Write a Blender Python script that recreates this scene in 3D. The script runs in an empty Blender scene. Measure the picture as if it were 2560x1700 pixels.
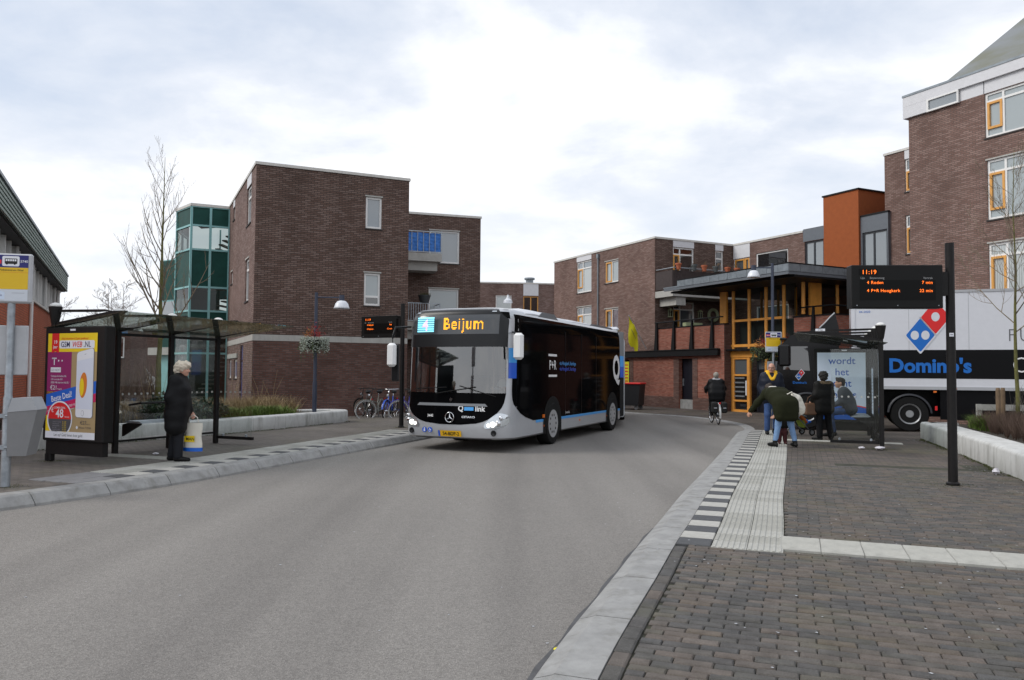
import bpy, math, random
import numpy as np
from mathutils import Vector, Matrix
random.seed(7); rng = np.random.default_rng(7)
S = bpy.context.scene
COL = S.collection
R = math.radians
# ------------------------------------------------------------------ camera
PITCH, ROLL, CAMH = math.atan(82/1950), 0.008, 1.66
cd = bpy.data.cameras.new('camera'); cam = bpy.data.objects.new('camera', cd); COL.objects.link(cam)
cd.sensor_width = 36; cd.lens = 36*1950/2560; cd.clip_start = .05; cd.clip_end = 3000
f = Vector((0, math.cos(PITCH), math.sin(PITCH))); u0 = Vector((0, -math.sin(PITCH), math.cos(PITCH))); r0 = Vector((1, 0, 0))
cr = r0*math.cos(ROLL)+u0*math.sin(ROLL); cu = u0*math.cos(ROLL)-r0*math.sin(ROLL)
m = Matrix((cr, cu, -f)).transposed().to_4x4(); m.translation = (0, 0, CAMH); cam.matrix_world = m
S.camera = cam
# ------------------------------------------------------------------ sky and sun
SUN_AZ, SUN_EL = R(262), R(40)       # compass bearing of the sun seen from above (0 = +Y, clockwise)
W = bpy.data.worlds.new('World'); S.world = W; W.use_nodes = True
nt = W.node_tree; N = nt.nodes; Lk = nt.links; N.clear()
out = N.new('ShaderNodeOutputWorld'); bg = N.new('ShaderNodeBackground'); Lk.new(bg.outputs[0], out.inputs[0])
sky = N.new('ShaderNodeTexSky'); sky.sky_type = 'NISHITA'; sky.sun_disc = False; sky.sun_elevation = SUN_EL; sky.sun_rotation = SUN_AZ
sky.air_density = 1.0; sky.dust_density = 2.0; sky.ozone_density = 1.0
tc = N.new('ShaderNodeTexCoord'); sp = N.new('ShaderNodeSeparateXYZ'); Lk.new(tc.outputs['Generated'], sp.inputs[0])
def mth(op, a, b=None):
    n = N.new('ShaderNodeMath'); n.operation = op
    for i, v in ((0, a), (1, b)):
        if v is None: continue
        if isinstance(v, (int, float)): n.inputs[i].default_value = v
        else: Lk.new(v, n.inputs[i])
    return n.outputs[0]
den = mth('ADD', mth('MAXIMUM', sp.outputs[2], 0.0), .22)
px = mth('DIVIDE', sp.outputs[0], den); py = mth('DIVIDE', sp.outputs[1], den)
cb = N.new('ShaderNodeCombineXYZ'); Lk.new(px, cb.inputs[0]); Lk.new(py, cb.inputs[1])
def wnoise(scale, det, rough, off, dist=0.0):
    mp = N.new('ShaderNodeMapping'); mp.inputs[1].default_value = off; Lk.new(cb.outputs[0], mp.inputs[0]); mp.inputs[3].default_value = (1, 1.12, 1)
    n = N.new('ShaderNodeTexNoise'); n.inputs['Scale'].default_value = scale; n.inputs['Detail'].default_value = det
    n.inputs['Roughness'].default_value = rough; n.inputs['Distortion'].default_value = dist; Lk.new(mp.outputs[0], n.inputs['Vector']); return n.outputs['Fac']
na = wnoise(1.15, 7, .55, (3.1, 1.7, 0), .35); nb = wnoise(3.1, 6, .58, (7.3, 2.2, 0), .3)
dens = mth('ADD', mth('MULTIPLY', na, .72), mth('MULTIPLY', nb, .28))
# three tones: thin bluish gaps, grey undersides, bright white tops
rp = N.new('ShaderNodeValToRGB'); Lk.new(dens, rp.inputs[0]); cr_ = rp.color_ramp
cr_.elements[0].position = .38; cr_.elements[0].color = (.50, .555, .65, 1)
cr_.elements[1].position = .70; cr_.elements[1].color = (1.04, 1.04, 1.045, 1)
e = cr_.elements.new(.49); e.color = (.60, .635, .70, 1); e = cr_.elements.new(.58); e.color = (.77, .785, .82, 1)
skm = N.new('ShaderNodeVectorMath'); skm.operation = 'SCALE'; skm.inputs[3].default_value = .11; Lk.new(sky.outputs[0], skm.inputs[0])
thin = N.new('ShaderNodeMapRange'); thin.inputs[1].default_value = .33; thin.inputs[2].default_value = .5; thin.inputs[3].default_value = .80; thin.inputs[4].default_value = 1.0
Lk.new(dens, thin.inputs[0])
mx = N.new('ShaderNodeMix'); mx.data_type = 'RGBA'; Lk.new(thin.outputs[0], mx.inputs[0]); Lk.new(skm.outputs[0], mx.inputs[6]); Lk.new(rp.outputs[0], mx.inputs[7])
hz = N.new('ShaderNodeMapRange'); hz.inputs[1].default_value = .0; hz.inputs[2].default_value = .30; hz.inputs[3].default_value = .75; hz.inputs[4].default_value = 0.0
Lk.new(sp.outputs[2], hz.inputs[0])
mx2 = N.new('ShaderNodeMix'); mx2.data_type = 'RGBA'; Lk.new(hz.outputs[0], mx2.inputs[0]); Lk.new(mx.outputs[2], mx2.inputs[6]); mx2.inputs[7].default_value = (.80, .81, .825, 1)
Lk.new(mx2.outputs[2], bg.inputs[0]); bg.inputs[1].default_value = 1.0
sd = bpy.data.lights.new('sun', 'SUN'); sun = bpy.data.objects.new('sun', sd); COL.objects.link(sun)
sd.energy = 1.2; sd.angle = R(24); sd.color = (1, .96, .9)
sdir = Vector((math.sin(SUN_AZ)*math.cos(SUN_EL), math.cos(SUN_AZ)*math.cos(SUN_EL), math.sin(SUN_EL)))
sun.rotation_euler = sdir.to_track_quat('Z', 'Y').to_euler()
S.view_settings.view_transform = 'Standard'; S.view_settings.look = 'None'; S.view_settings.exposure = 0.5; S.view_settings.gamma = 1.0
try: S.view_settings.use_curve_mapping = False
except Exception: pass
S.cycles.max_bounces = 8; S.cycles.transparent_max_bounces = 24; S.cycles.caustics_reflective = False; S.cycles.caustics_refractive = False
# ------------------------------------------------------------------ materials
MAT = {}
def lin(h):
    if isinstance(h, str):
        c = [int(h[i:i+2], 16)/255 for i in (0, 2, 4)]
        return tuple(v/12.92 if v <= .04045 else ((v+.055)/1.055)**2.4 for v in c)
    return tuple(h)
def newmat(name):
    m = bpy.data.materials.new(name); m.use_nodes = True; MAT[name] = m
    return m, m.node_tree.nodes, m.node_tree.links, m.node_tree.nodes['Principled BSDF']
def nd(N, t, **kw):
    n = N.new(t)
    for k, v in kw.items(): setattr(n, k, v)
    return n
def mat(name, col, rough=.6, metal=0, spec=.5, var=.0, vscale=6, bump=0, bscale=60, coat=0, emit=None, es=1, grime=0):
    """plain paint/fabric/metal with optional tonal mottling, grime and fine bump"""
    if name in MAT: return MAT[name]
    m, N, L, b = newmat(name); c = lin(col)
    b.inputs['Base Color'].default_value = (*c, 1); b.inputs['Roughness'].default_value = rough; b.inputs['Metallic'].default_value = metal
    b.inputs['Specular IOR Level'].default_value = spec
    if coat: b.inputs['Coat Weight'].default_value = coat; b.inputs['Coat Roughness'].default_value = .06
    if emit is not None:
        b.inputs['Emission Color'].default_value = (*lin(emit), 1); b.inputs['Emission Strength'].default_value = es
    if var or bump or grime:
        t = nd(N, 'ShaderNodeTexCoord')
    if var:
        n = nd(N, 'ShaderNodeTexNoise'); n.inputs['Scale'].default_value = vscale; n.inputs['Detail'].default_value = 6; n.inputs['Roughness'].default_value = .65
        L.new(t.outputs['Object'], n.inputs['Vector'])
        r = nd(N, 'ShaderNodeValToRGB'); r.color_ramp.elements[0].position = .3; r.color_ramp.elements[1].position = .7
        r.color_ramp.elements[0].color = (*[v*(1-var) for v in c], 1); r.color_ramp.elements[1].color = (*[min(1, v*(1+var)) for v in c], 1)
        L.new(n.outputs['Fac'], r.inputs[0]); src = r.outputs[0]
        if grime:
            n2 = nd(N, 'ShaderNodeTexNoise'); n2.inputs['Scale'].default_value = 2.2; n2.inputs['Detail'].default_value = 8; n2.inputs['Roughness'].default_value = .7
            mp = nd(N, 'ShaderNodeMapping'); mp.inputs[3].default_value = (2.5, 2.5, .5); L.new(t.outputs['Object'], mp.inputs[0]); L.new(mp.outputs[0], n2.inputs['Vector'])
            r2 = nd(N, 'ShaderNodeValToRGB'); r2.color_ramp.elements[0].position = .5; r2.color_ramp.elements[1].position = .75; L.new(n2.outputs['Fac'], r2.inputs[0])
            mm = nd(N, 'ShaderNodeMath', operation='MULTIPLY'); mm.inputs[1].default_value = grime; L.new(r2.outputs[0], mm.inputs[0])
            x = nd(N, 'ShaderNodeMix', data_type='RGBA'); L.new(mm.outputs[0], x.inputs[0]); L.new(src, x.inputs[6]); x.inputs[7].default_value = (.11, .10, .07, 1); src = x.outputs[2]
        L.new(src, b.inputs['Base Color'])
    if bump:
        n = nd(N, 'ShaderNodeTexNoise'); n.inputs['Scale'].default_value = bscale; n.inputs['Detail'].default_value = 4; L.new(t.outputs['Object'], n.inputs['Vector'])
        bp = nd(N, 'ShaderNodeBump'); bp.inputs['Strength'].default_value = bump; bp.inputs['Distance'].default_value = .01; L.new(n.outputs['Fac'], bp.inputs['Height']); L.new(bp.outputs[0], b.inputs['Normal'])
    return m
def brick_mat(name, c1, c2, c3, mortar, scale=(.22, .065), zx=True, stain=.25, red=None, rot=0, bump=.35, rough=.85, moss=None, msize=.012):
    """running-bond brick by position on the wall (local x and z) or on the ground (local x and y)"""
    m, N, L, b = newmat(name); t = nd(N, 'ShaderNodeTexCoord'); s = nd(N, 'ShaderNodeSeparateXYZ'); c = nd(N, 'ShaderNodeCombineXYZ')
    if zx:
        L.new(t.outputs['Object'], s.inputs[0]); a = nd(N, 'ShaderNodeMath', operation='ADD'); L.new(s.outputs[0], a.inputs[0]); L.new(s.outputs[1], a.inputs[1])
        L.new(a.outputs[0], c.inputs[0]); L.new(s.outputs[2], c.inputs[1])
    else:
        mp = nd(N, 'ShaderNodeMapping'); mp.inputs[2].default_value = (0, 0, rot); L.new(t.outputs['Object'], mp.inputs[0]); L.new(mp.outputs[0], s.inputs[0]); L.new(s.outputs[0], c.inputs[0]); L.new(s.outputs[1], c.inputs[1])
    br = nd(N, 'ShaderNodeTexBrick'); L.new(c.outputs[0], br.inputs['Vector']); br.inputs['Scale'].default_value = 1
    br.inputs['Brick Width'].default_value = scale[0]; br.inputs['Row Height'].default_value = scale[1]; br.inputs['Mortar Size'].default_value = msize; br.inputs['Mortar Smooth'].default_value = .3; br.inputs['Bias'].default_value = -.1
    br.inputs['Color1'].default_value = (*c1, 1); br.inputs['Color2'].default_value = (*c2, 1); br.inputs['Mortar'].default_value = (*mortar, 1)
    # a third brick tone, picked brick by brick
    br2 = nd(N, 'ShaderNodeTexBrick'); L.new(c.outputs[0], br2.inputs['Vector']); br2.inputs['Scale'].default_value = 1; br2.offset_frequency = 2; br2.inputs['Bias'].default_value = -.35
    br2.inputs['Brick Width'].default_value = scale[0]; br2.inputs['Row Height'].default_value = scale[1]; br2.inputs['Mortar Size'].default_value = 0
    br2.inputs['Color1'].default_value = (0, 0, 0, 1); br2.inputs['Color2'].default_value = (1, 1, 1, 1)
    n0 = nd(N, 'ShaderNodeTexNoise'); n0.inputs['Scale'].default_value = .9; n0.inputs['Detail'].default_value = 5; L.new(t.outputs['Object'], n0.inputs['Vector'])
    x0 = nd(N, 'ShaderNodeMix', data_type='RGBA'); 
    mm = nd(N, 'ShaderNodeMath', operation='MULTIPLY'); L.new(br2.outputs['Color'], mm.inputs[0]); L.new(n0.outputs['Fac'], mm.inputs[1]); 
    nm = nd(N, 'ShaderNodeMath', operation='SUBTRACT'); nm.inputs[0].default_value = 1; L.new(br.outputs['Fac'], nm.inputs[1])
    mm2 = nd(N, 'ShaderNodeMath', operation='MULTIPLY'); L.new(mm.outputs[0], mm2.inputs[0]); L.new(nm.outputs[0], mm2.inputs[1])
    L.new(mm2.outputs[0], x0.inputs[0]); L.new(br.outputs['Color'], x0.inputs[6]); x0.inputs[7].default_value = (*c3, 1)
    # weather stain
    n1 = nd(N, 'ShaderNodeTexNoise'); n1.inputs['Scale'].default_value = .55; n1.inputs['Detail'].default_value = 7; n1.inputs['Roughness'].default_value = .62; L.new(t.outputs['Object'], n1.inputs['Vector'])
    r1 = nd(N, 'ShaderNodeMapRange'); r1.inputs[1].default_value = .32; r1.inputs[2].default_value = .68; r1.inputs[3].default_value = 1-stain; r1.inputs[4].default_value = 1+stain; L.new(n1.outputs['Fac'], r1.inputs[0])
    v = nd(N, 'ShaderNodeVectorMath', operation='SCALE'); L.new(x0.outputs[2], v.inputs[0]); L.new(r1.outputs[0], v.inputs[3]); src = v.outputs[0]
    if moss:
        n2 = nd(N, 'ShaderNodeTexNoise'); n2.inputs['Scale'].default_value = .8; n2.inputs['Detail'].default_value = 9; n2.inputs['Roughness'].default_value = .75; L.new(t.outputs['Object'], n2.inputs['Vector'])
        r2 = nd(N, 'ShaderNodeMapRange'); r2.inputs[1].default_value = .5; r2.inputs[2].default_value = .8; r2.inputs[3].default_value = 0; r2.inputs[4].default_value = moss; L.new(n2.outputs['Fac'], r2.inputs[0])
        x = nd(N, 'ShaderNodeMix', data_type='RGBA'); L.new(r2.outputs[0], x.inputs[0]); L.new(src, x.inputs[6]); x.inputs[7].default_value = (.12, .125, .045, 1); src = x.outputs[2]
    L.new(src, b.inputs['Base Color']); b.inputs['Roughness'].default_value = rough; b.inputs['Specular IOR Level'].default_value = .2
    n3 = nd(N, 'ShaderNodeTexNoise'); n3.inputs['Scale'].default_value = 70; L.new(t.outputs['Object'], n3.inputs['Vector'])
    ad = nd(N, 'ShaderNodeMath', operation='MULTIPLY_ADD'); L.new(n3.outputs['Fac'], ad.inputs[0]); ad.inputs[1].default_value = .25; L.new(nm.outputs[0], ad.inputs[2])
    bp = nd(N, 'ShaderNodeBump'); bp.inputs['Strength'].default_value = bump; bp.inputs['Distance'].default_value = .008; L.new(ad.outputs[0], bp.inputs['Height']); L.new(bp.outputs[0], b.inputs['Normal'])
    return m
def glass_mat(name, tint=(.75, .82, .82), op=.25, rough=.02, dirt=0):
    """thin clear pane: see-through with a tint and a Fresnel mirror on top"""
    m, N, L, b = newmat(name); N.remove(b); o = N['Material Output']
    tr = nd(N, 'ShaderNodeBsdfTransparent'); tr.inputs[0].default_value = (*tint, 1)
    gl = nd(N, 'ShaderNodeBsdfGlossy'); gl.inputs['Roughness'].default_value = rough
    fr = nd(N, 'ShaderNodeFresnel'); ge = nd(N, 'ShaderNodeNewGeometry'); io = nd(N, 'ShaderNodeMapRange'); io.inputs[3].default_value = 1.5; io.inputs[4].default_value = 1/1.5; L.new(ge.outputs['Backfacing'], io.inputs[0]); L.new(io.outputs[0], fr.inputs[0])
    x = nd(N, 'ShaderNodeMixShader'); ma = nd(N, 'ShaderNodeMath', operation='MULTIPLY_ADD'); L.new(fr.outputs[0], ma.inputs[0]); ma.inputs[1].default_value = 1.0; ma.inputs[2].default_value = op
    ma.use_clamp = True
    L.new(ma.outputs[0], x.inputs[0]); L.new(tr.outputs[0], x.inputs[1]); L.new(gl.outputs[0], x.inputs[2]); last = x.outputs[0]
    if dirt:
        t = nd(N, 'ShaderNodeTexCoord'); n = nd(N, 'ShaderNodeTexNoise'); n.inputs['Scale'].default_value = 3; n.inputs['Detail'].default_value = 9; n.inputs['Roughness'].default_value = .75; L.new(t.outputs['Object'], n.inputs['Vector'])
        r = nd(N, 'ShaderNodeMapRange'); r.inputs[1].default_value = .4; r.inputs[2].default_value = .75; r.inputs[3].default_value = .12*dirt; r.inputs[4].default_value = dirt; L.new(n.outputs['Fac'], r.inputs[0])
        df = nd(N, 'ShaderNodeBsdfDiffuse'); df.inputs[0].default_value = (.21, .22, .17, 1); y = nd(N, 'ShaderNodeMixShader'); L.new(r.outputs[0], y.inputs[0]); L.new(last, y.inputs[1]); L.new(df.outputs[0], y.inputs[2]); last = y.outputs[0]
    L.new(last, o.inputs[0]); return m
# ------------------------------------------------------------------ mesh builder
class MB:
    def __init__(s): s.v = []; s.f = []; s.mi = []; s.mats = []; s.cur = 0
    def use(s, m):
        if m not in s.mats: s.mats.append(m)
        s.cur = s.mats.index(m); return s
    def add(s, vs, fs):
        o = len(s.v); s.v.extend([tuple(p) for p in vs]); s.f.extend([tuple(i+o for i in q) for q in fs]); s.mi.extend([s.cur]*len(fs)); return s
    def quad(s, a, b, c, d): return s.add([a, b, c, d], [(0, 1, 2, 3)])
    def poly(s, pts): return s.add(pts, [tuple(range(len(pts)))])
    def box(s, x0, x1, y0, y1, z0, z1, bev=0):
        if x1 < x0: x0, x1 = x1, x0
        if y1 < y0: y0, y1 = y1, y0
        if z1 < z0: z0, z1 = z1, z0
        if bev <= 0:
            return s.add([(x0,y0,z0),(x1,y0,z0),(x1,y1,z0),(x0,y1,z0),(x0,y0,z1),(x1,y0,z1),(x1,y1,z1),(x0,y1,z1)],
                         [(0,3,2,1),(4,5,6,7),(0,1,5,4),(1,2,6,5),(2,3,7,6),(3,0,4,7)])
        b = min(bev, (x1-x0)/2.01, (y1-y0)/2.01, (z1-z0)/2.01)
        vs = []; 
        for z, i in ((z0, b), (z0+b, 0), (z1-b, 0), (z1, b)):
            xa, xb, ya, yb = x0+i, x1-i, y0+i, y1-i; c = b if i == 0 else b*.3
            vs += [(xa+c,ya,z),(xb-c,ya,z),(xb,ya+c,z),(xb,yb-c,z),(xb-c,yb,z),(xa+c,yb,z),(xa,yb-c,z),(xa,ya+c,z)]
        fs = [tuple(range(7, -1, -1)), tuple(range(24, 32))]
        for k in range(3):
            for i in range(8): j = (i+1) % 8; fs.append((k*8+i, k*8+j, k*8+8+j, k*8+8+i))
        return s.add(vs, fs)
    def prism(s, pts, axis, a, b):
        """closed outline pts (2-D) extruded along axis 'x','y' or 'z' from a to b"""
        def P(p, t): return {'x': (t, p[0], p[1]), 'y': (p[0], t, p[1]), 'z': (p[0], p[1], t)}[axis]
        n = len(pts); vs = [P(p, a) for p in pts]+[P(p, b) for p in pts]
        fs = [tuple(range(n-1, -1, -1)), tuple(range(n, 2*n))]+[(i, (i+1) % n, n+(i+1) % n, n+i) for i in range(n)]
        return s.add(vs, fs)
    def tube(s, pts, r, n=8, cap=True, closed=False):
        pts = [Vector(p) for p in pts]; k = len(pts); rs = r if isinstance(r, (list, tuple)) else [r]*k
        ref = None; vs = []
        for i, p in enumerate(pts):
            if closed: t = pts[(i+1) % k]-pts[i-1]
            else: t = pts[min(i+1, k-1)]-pts[max(i-1, 0)]
            if t.length < 1e-9: t = Vector((0, 0, 1))
            t.normalize()
            if ref is None: ref = Vector((0, 0, 1)) if abs(t.z) < .9 else Vector((1, 0, 0))
            a = t.cross(ref); 
            if a.length < 1e-4: ref = Vector((1, 0, 0)) if abs(t.x) < .9 else Vector((0, 1, 0)); a = t.cross(ref)
            a.normalize(); b = t.cross(a); ref = b*-1 if False else ref
            for j in range(n):
                w = 2*math.pi*j/n; vs.append(p+a*(math.cos(w)*rs[i])+b*(math.sin(w)*rs[i]))
        fs = []
        for i in range(k if closed else k-1):
            q = (i+1) % k
            for j in range(n): fs.append((i*n+j, i*n+(j+1) % n, q*n+(j+1) % n, q*n+j))
        if cap and not closed: fs += [tuple(range(n-1, -1, -1)), tuple((k-1)*n+j for j in range(n))]
        return s.add(vs, fs)
    def cyl(s, p, q, r, n=12, r2=None): return s.tube([p, q], [r, r if r2 is None else r2], n)
    def lathe(s, prof, c=(0, 0, 0), n=16, axis='z'):
        vs = []; 
        for (r, h) in prof:
            for j in range(n):
                w = 2*math.pi*j/n; a, b = math.cos(w)*r, math.sin(w)*r
                vs.append({'z': (c[0]+a, c[1]+b, c[2]+h), 'x': (c[0]+h, c[1]+a, c[2]+b), 'y': (c[0]+a, c[1]+h, c[2]+b)}[axis])
        k = len(prof); fs = []
        for i in range(k-1):
            for j in range(n): fs.append((i*n+j, i*n+(j+1) % n, (i+1)*n+(j+1) % n, (i+1)*n+j))
        if prof[0][0] > 1e-6: fs.append(tuple(range(n-1, -1, -1)))
        if prof[-1][0] > 1e-6: fs.append(tuple((k-1)*n+j for j in range(n)))
        return s.add(vs, fs)
    def torus(s, c, Rr, r, axis='x', n=28, k=6):
        pts = []
        for i in range(n):
            w = 2*math.pi*i/n; a, b = math.cos(w)*Rr, math.sin(w)*Rr
            pts.append({'x': (c[0], c[1]+a, c[2]+b), 'y': (c[0]+a, c[1], c[2]+b), 'z': (c[0]+a, c[1]+b, c[2])}[axis])
        vs = []
        for i in range(n):
            w = 2*math.pi*i/n
            for j in range(k):
                q = 2*math.pi*j/k; rr = Rr+r*math.cos(q); h = r*math.sin(q); a, b = math.cos(w)*rr, math.sin(w)*rr
                vs.append({'x': (c[0]+h, c[1]+a, c[2]+b), 'y': (c[0]+a, c[1]+h, c[2]+b), 'z': (c[0]+a, c[1]+b, c[2]+h)}[axis])
        fs = [(i*k+j, ((i+1) % n)*k+j, ((i+1) % n)*k+(j+1) % k, i*k+(j+1) % k) for i in range(n) for j in range(k)]
        return s.add(vs, fs)
    def grid(s, fn, nu, nv):
        vs = [fn(i/nu, j/nv) for j in range(nv+1) for i in range(nu+1)]
        fs = [(j*(nu+1)+i, j*(nu+1)+i+1, (j+1)*(nu+1)+i+1, (j+1)*(nu+1)+i) for j in range(nv) for i in range(nu)]
        return s.add(vs, fs)
    def xform(s, M, start=0):
        for i in range(start, len(s.v)): s.v[i] = tuple(M @ Vector(s.v[i]))
        return s
    def mesh(s, name, m=None, smooth=False):
        me = bpy.data.meshes.new(name); me.from_pydata(s.v, [], s.f)
        if s.mats:
            for k in s.mats: me.materials.append(k if not isinstance(k, str) else MAT[k])
            me.polygons.foreach_set('material_index', s.mi)
        elif m is not None: me.materials.append(MAT[m] if isinstance(m, str) else m)
        if smooth is True: me.polygons.foreach_set('use_smooth', [True]*len(s.f))
        me.validate(clean_customdata=False)
        me.update()
        if smooth and smooth is not True:
            try: me.set_sharp_from_angle(angle=R(smooth)); me.polygons.foreach_set('use_smooth', [True]*len(me.polygons))
            except Exception: pass
        return me
    def build(s, name, m=None, parent=None, smooth=False, M=None):
        return place(name, s.mesh(name, m, smooth), parent, M)
def place(name, me, parent=None, M=None):
    o = bpy.data.objects.new(name, me); COL.objects.link(o)
    if parent is not None: o.parent = parent
    if M is not None: o.matrix_local = M
    return o
def empty(name, loc, rz=0, label=None, cat=None, group=None):
    o = bpy.data.objects.new(name, None); COL.objects.link(o); o.location = loc; o.rotation_euler = (0, 0, rz); o.empty_display_size = .3
    if label: tag(o, label, cat, group)
    return o
def tag(o, label=None, cat=None, group=None, kind=None):
    if label: o['label'] = label
    if cat: o['category'] = cat
    if group: o['group'] = group
    if kind: o['kind'] = kind
    return o
def TR(loc, rz=0): return Matrix.Translation(loc) @ Matrix.Rotation(rz, 4, 'Z')
_tc = {}
def text_geo(t, size=1, bold=0, shear=0, align='CENTER', sx=1, res=3, space=1):
    key = (t, bold, shear, align, res, space)
    if key not in _tc:
        c = bpy.data.curves.new('lettering', 'FONT'); c.body = t; c.size = 1; c.align_x = align; c.offset = bold; c.shear = shear; c.resolution_u = res; c.fill_mode = 'BOTH' if False else c.fill_mode; c.space_character = space
        o = bpy.data.objects.new('lettering', c); me = bpy.data.meshes.new_from_object(o)
        _tc[key] = ([tuple(v.co[:2]) for v in me.vertices], [tuple(p.vertices) for p in me.polygons])
        bpy.data.objects.remove(o); bpy.data.meshes.remove(me); bpy.data.curves.remove(c)
    v, f_ = _tc[key]
    return [(x*size*sx, y*size) for x, y in v], f_
class Print:
    """flat print on a rectangle: local x across, z up, each layer a hair in front (-y)"""
    def __init__(s, step=.0012): s.mb = MB(); s.n = 0; s.step = step
    def _y(s, layer): return -layer*s.step
    def rect(s, x0, z0, x1, z1, m, layer=1): s.mb.use(m).quad((x0, s._y(layer), z0), (x1, s._y(layer), z0), (x1, s._y(layer), z1), (x0, s._y(layer), z1)); return s
    def poly(s, pts, m, layer=1): s.mb.use(m).poly([(x, s._y(layer), z) for x, z in pts]); return s
    def disc(s, x, z, r, m, layer=1, n=28, rz=None, a0=0, a1=2*math.pi):
        full = abs(a1-a0) > 6.28; k = n if full else n+1
        return s.poly([(x+math.cos(a0+(a1-a0)*i/n)*r, z+math.sin(a0+(a1-a0)*i/n)*(rz or r)) for i in range(k)], m, layer)
    def rrect(s, x0, z0, x1, z1, r, m, layer=1):
        p = []
        for cx, cz, a in ((x1-r, z1-r, 0), (x0+r, z1-r, 90), (x0+r, z0+r, 180), (x1-r, z0+r, 270)):
            for i in range(6): w = R(a+90*i/5); p.append((cx+r*math.cos(w), cz+r*math.sin(w)))
        return s.poly(p, m, layer)
    def text(s, t, x, z, size, m, layer=2, rot=0, **kw):
        v, f_ = text_geo(t, size, **kw); c, q = math.cos(rot), math.sin(rot); y = s._y(layer)
        s.mb.use(m).add([(x+a*c-b*q, y, z+a*q+b*c) for a, b in v], f_); return s
    def build(s, name, parent, M=None): return s.mb.build(name, None, parent, M=M)
# signed-distance bodies (people, clothes): smooth unions polygonised with surface nets
def sdf_mesh(prims, h=.012, k=.02, noise=0, nscale=18):
    lo = np.min([np.min([p[1]-p[-1], p[2]-p[-1]], axis=0) for p in [bb(q) for q in prims]], axis=0)-3*h
    hi = np.max([np.max([p[1]+p[-1], p[2]+p[-1]], axis=0) for p in [bb(q) for q in prims]], axis=0)+3*h
    ns = np.ceil((hi-lo)/h).astype(int)+1
    ax_ = [(lo[i]+h*np.arange(ns[i])).astype(np.float32) for i in range(3)]
    D = np.full(tuple(ns), .5, np.float32); mg = k+3*h+noise*2
    for q in prims:
        _, a0, b0, rr_ = bb(q); l_ = np.minimum(a0, b0)-rr_-mg; u_ = np.maximum(a0, b0)+rr_+mg
        i0 = np.maximum(0, np.floor((l_-lo)/h).astype(int)); i1 = np.minimum(ns, np.ceil((u_-lo)/h).astype(int)+1)
        X, Y, Z = np.meshgrid(*[ax_[i][i0[i]:i1[i]] for i in range(3)], indexing='ij')
        if q[0] == 'c':
            a, b, ra, rb = np.array(q[1], np.float32), np.array(q[2], np.float32), q[3], q[4]; ab_ = b-a; L2 = max(float(ab_@ab_), 1e-9)
            dx, dy, dz = X-a[0], Y-a[1], Z-a[2]; t = np.clip((dx*ab_[0]+dy*ab_[1]+dz*ab_[2])/L2, 0, 1)
            d = np.sqrt((dx-t*ab_[0])**2+(dy-t*ab_[1])**2+(dz-t*ab_[2])**2)-(ra+t*(rb-ra))
        else:
            c, r = np.array(q[1], np.float32), np.array(q[2], np.float32); v = [X-c[0], Y-c[1], Z-c[2]]
            if len(q) > 3 and q[3] is not None:
                m3 = np.array(q[3].to_3x3(), np.float32); v = [v[0]*m3[0, i]+v[1]*m3[1, i]+v[2]*m3[2, i] for i in range(3)]
            n1 = np.sqrt((v[0]/r[0])**2+(v[1]/r[1])**2+(v[2]/r[2])**2); n2 = np.sqrt((v[0]/r[0]**2)**2+(v[1]/r[1]**2)**2+(v[2]/r[2]**2)**2); d = n1*(n1-1)/np.maximum(n2, 1e-6)
        S_ = D[i0[0]:i1[0], i0[1]:i1[1], i0[2]:i1[2]]; hh = np.clip(.5+.5*(S_-d)/k, 0, 1); S_[...] = S_*(1-hh)+d*hh-k*hh*(1-hh)
    X, Y, Z = np.meshgrid(*ax_, indexing='ij', sparse=True)
    if noise: D = D+noise*(np.sin(X*nscale+2*np.sin(Z*nscale*.7))*np.sin(Y*nscale*1.1+1.3)*np.sin(Z*nscale*.9+2*np.sin(X*nscale*.6)))
    # surface nets
    s = D < 0; sh = tuple(n-1 for n in D.shape); cs = np.zeros(sh, np.int8)
    cor = [(i, j, l) for i in (0, 1) for j in (0, 1) for l in (0, 1)]
    for a in cor: cs += s[a[0]:a[0]+sh[0], a[1]:a[1]+sh[1], a[2]:a[2]+sh[2]]
    act = (cs > 0) & (cs < 8); ijk = np.argwhere(act); idx = -np.ones(sh, int); idx[act] = np.arange(len(ijk)); c = np.zeros((len(ijk), 3)); cnt = np.zeros(len(ijk))
    val = {a: D[ijk[:, 0]+a[0], ijk[:, 1]+a[1], ijk[:, 2]+a[2]] for a in cor}
    for a in cor:
        for ax in range(3):
            if a[ax]: continue
            b = list(a); b[ax] = 1; b = tuple(b); da, db = val[a], val[b]; x = (da < 0) != (db < 0)
            t = np.where(x, da/np.where(x, da-db, 1), 0); pt_ = np.tile(np.array(a, float), (len(ijk), 1)); pt_[:, ax] += t; c += pt_*x[:, None]; cnt += x
    V = lo+h*(ijk+c/cnt[:, None]); F = []
    for ax in range(3):
        o = [0, 0, 0]; o[ax] = 1; A = s[tuple(slice(0, D.shape[i]-o[i]) for i in range(3))]; B = s[tuple(slice(o[i], D.shape[i]) for i in range(3))]
        e = np.argwhere(A != B); u, v = (ax+1) % 3, (ax+2) % 3; e = e[(e[:, u] > 0) & (e[:, v] > 0) & (e[:, u] < D.shape[u]-1) & (e[:, v] < D.shape[v]-1)]
        if not len(e): continue
        def cell(du, dv): q = e.copy(); q[:, u] -= du; q[:, v] -= dv; return idx[q[:, 0], q[:, 1], q[:, 2]]
        Q = np.stack([cell(1, 1), cell(0, 1), cell(0, 0), cell(1, 0)], 1); fl = ~A[e[:, 0], e[:, 1], e[:, 2]]; Q[fl] = Q[fl][:, ::-1]; F.append(Q)
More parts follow.
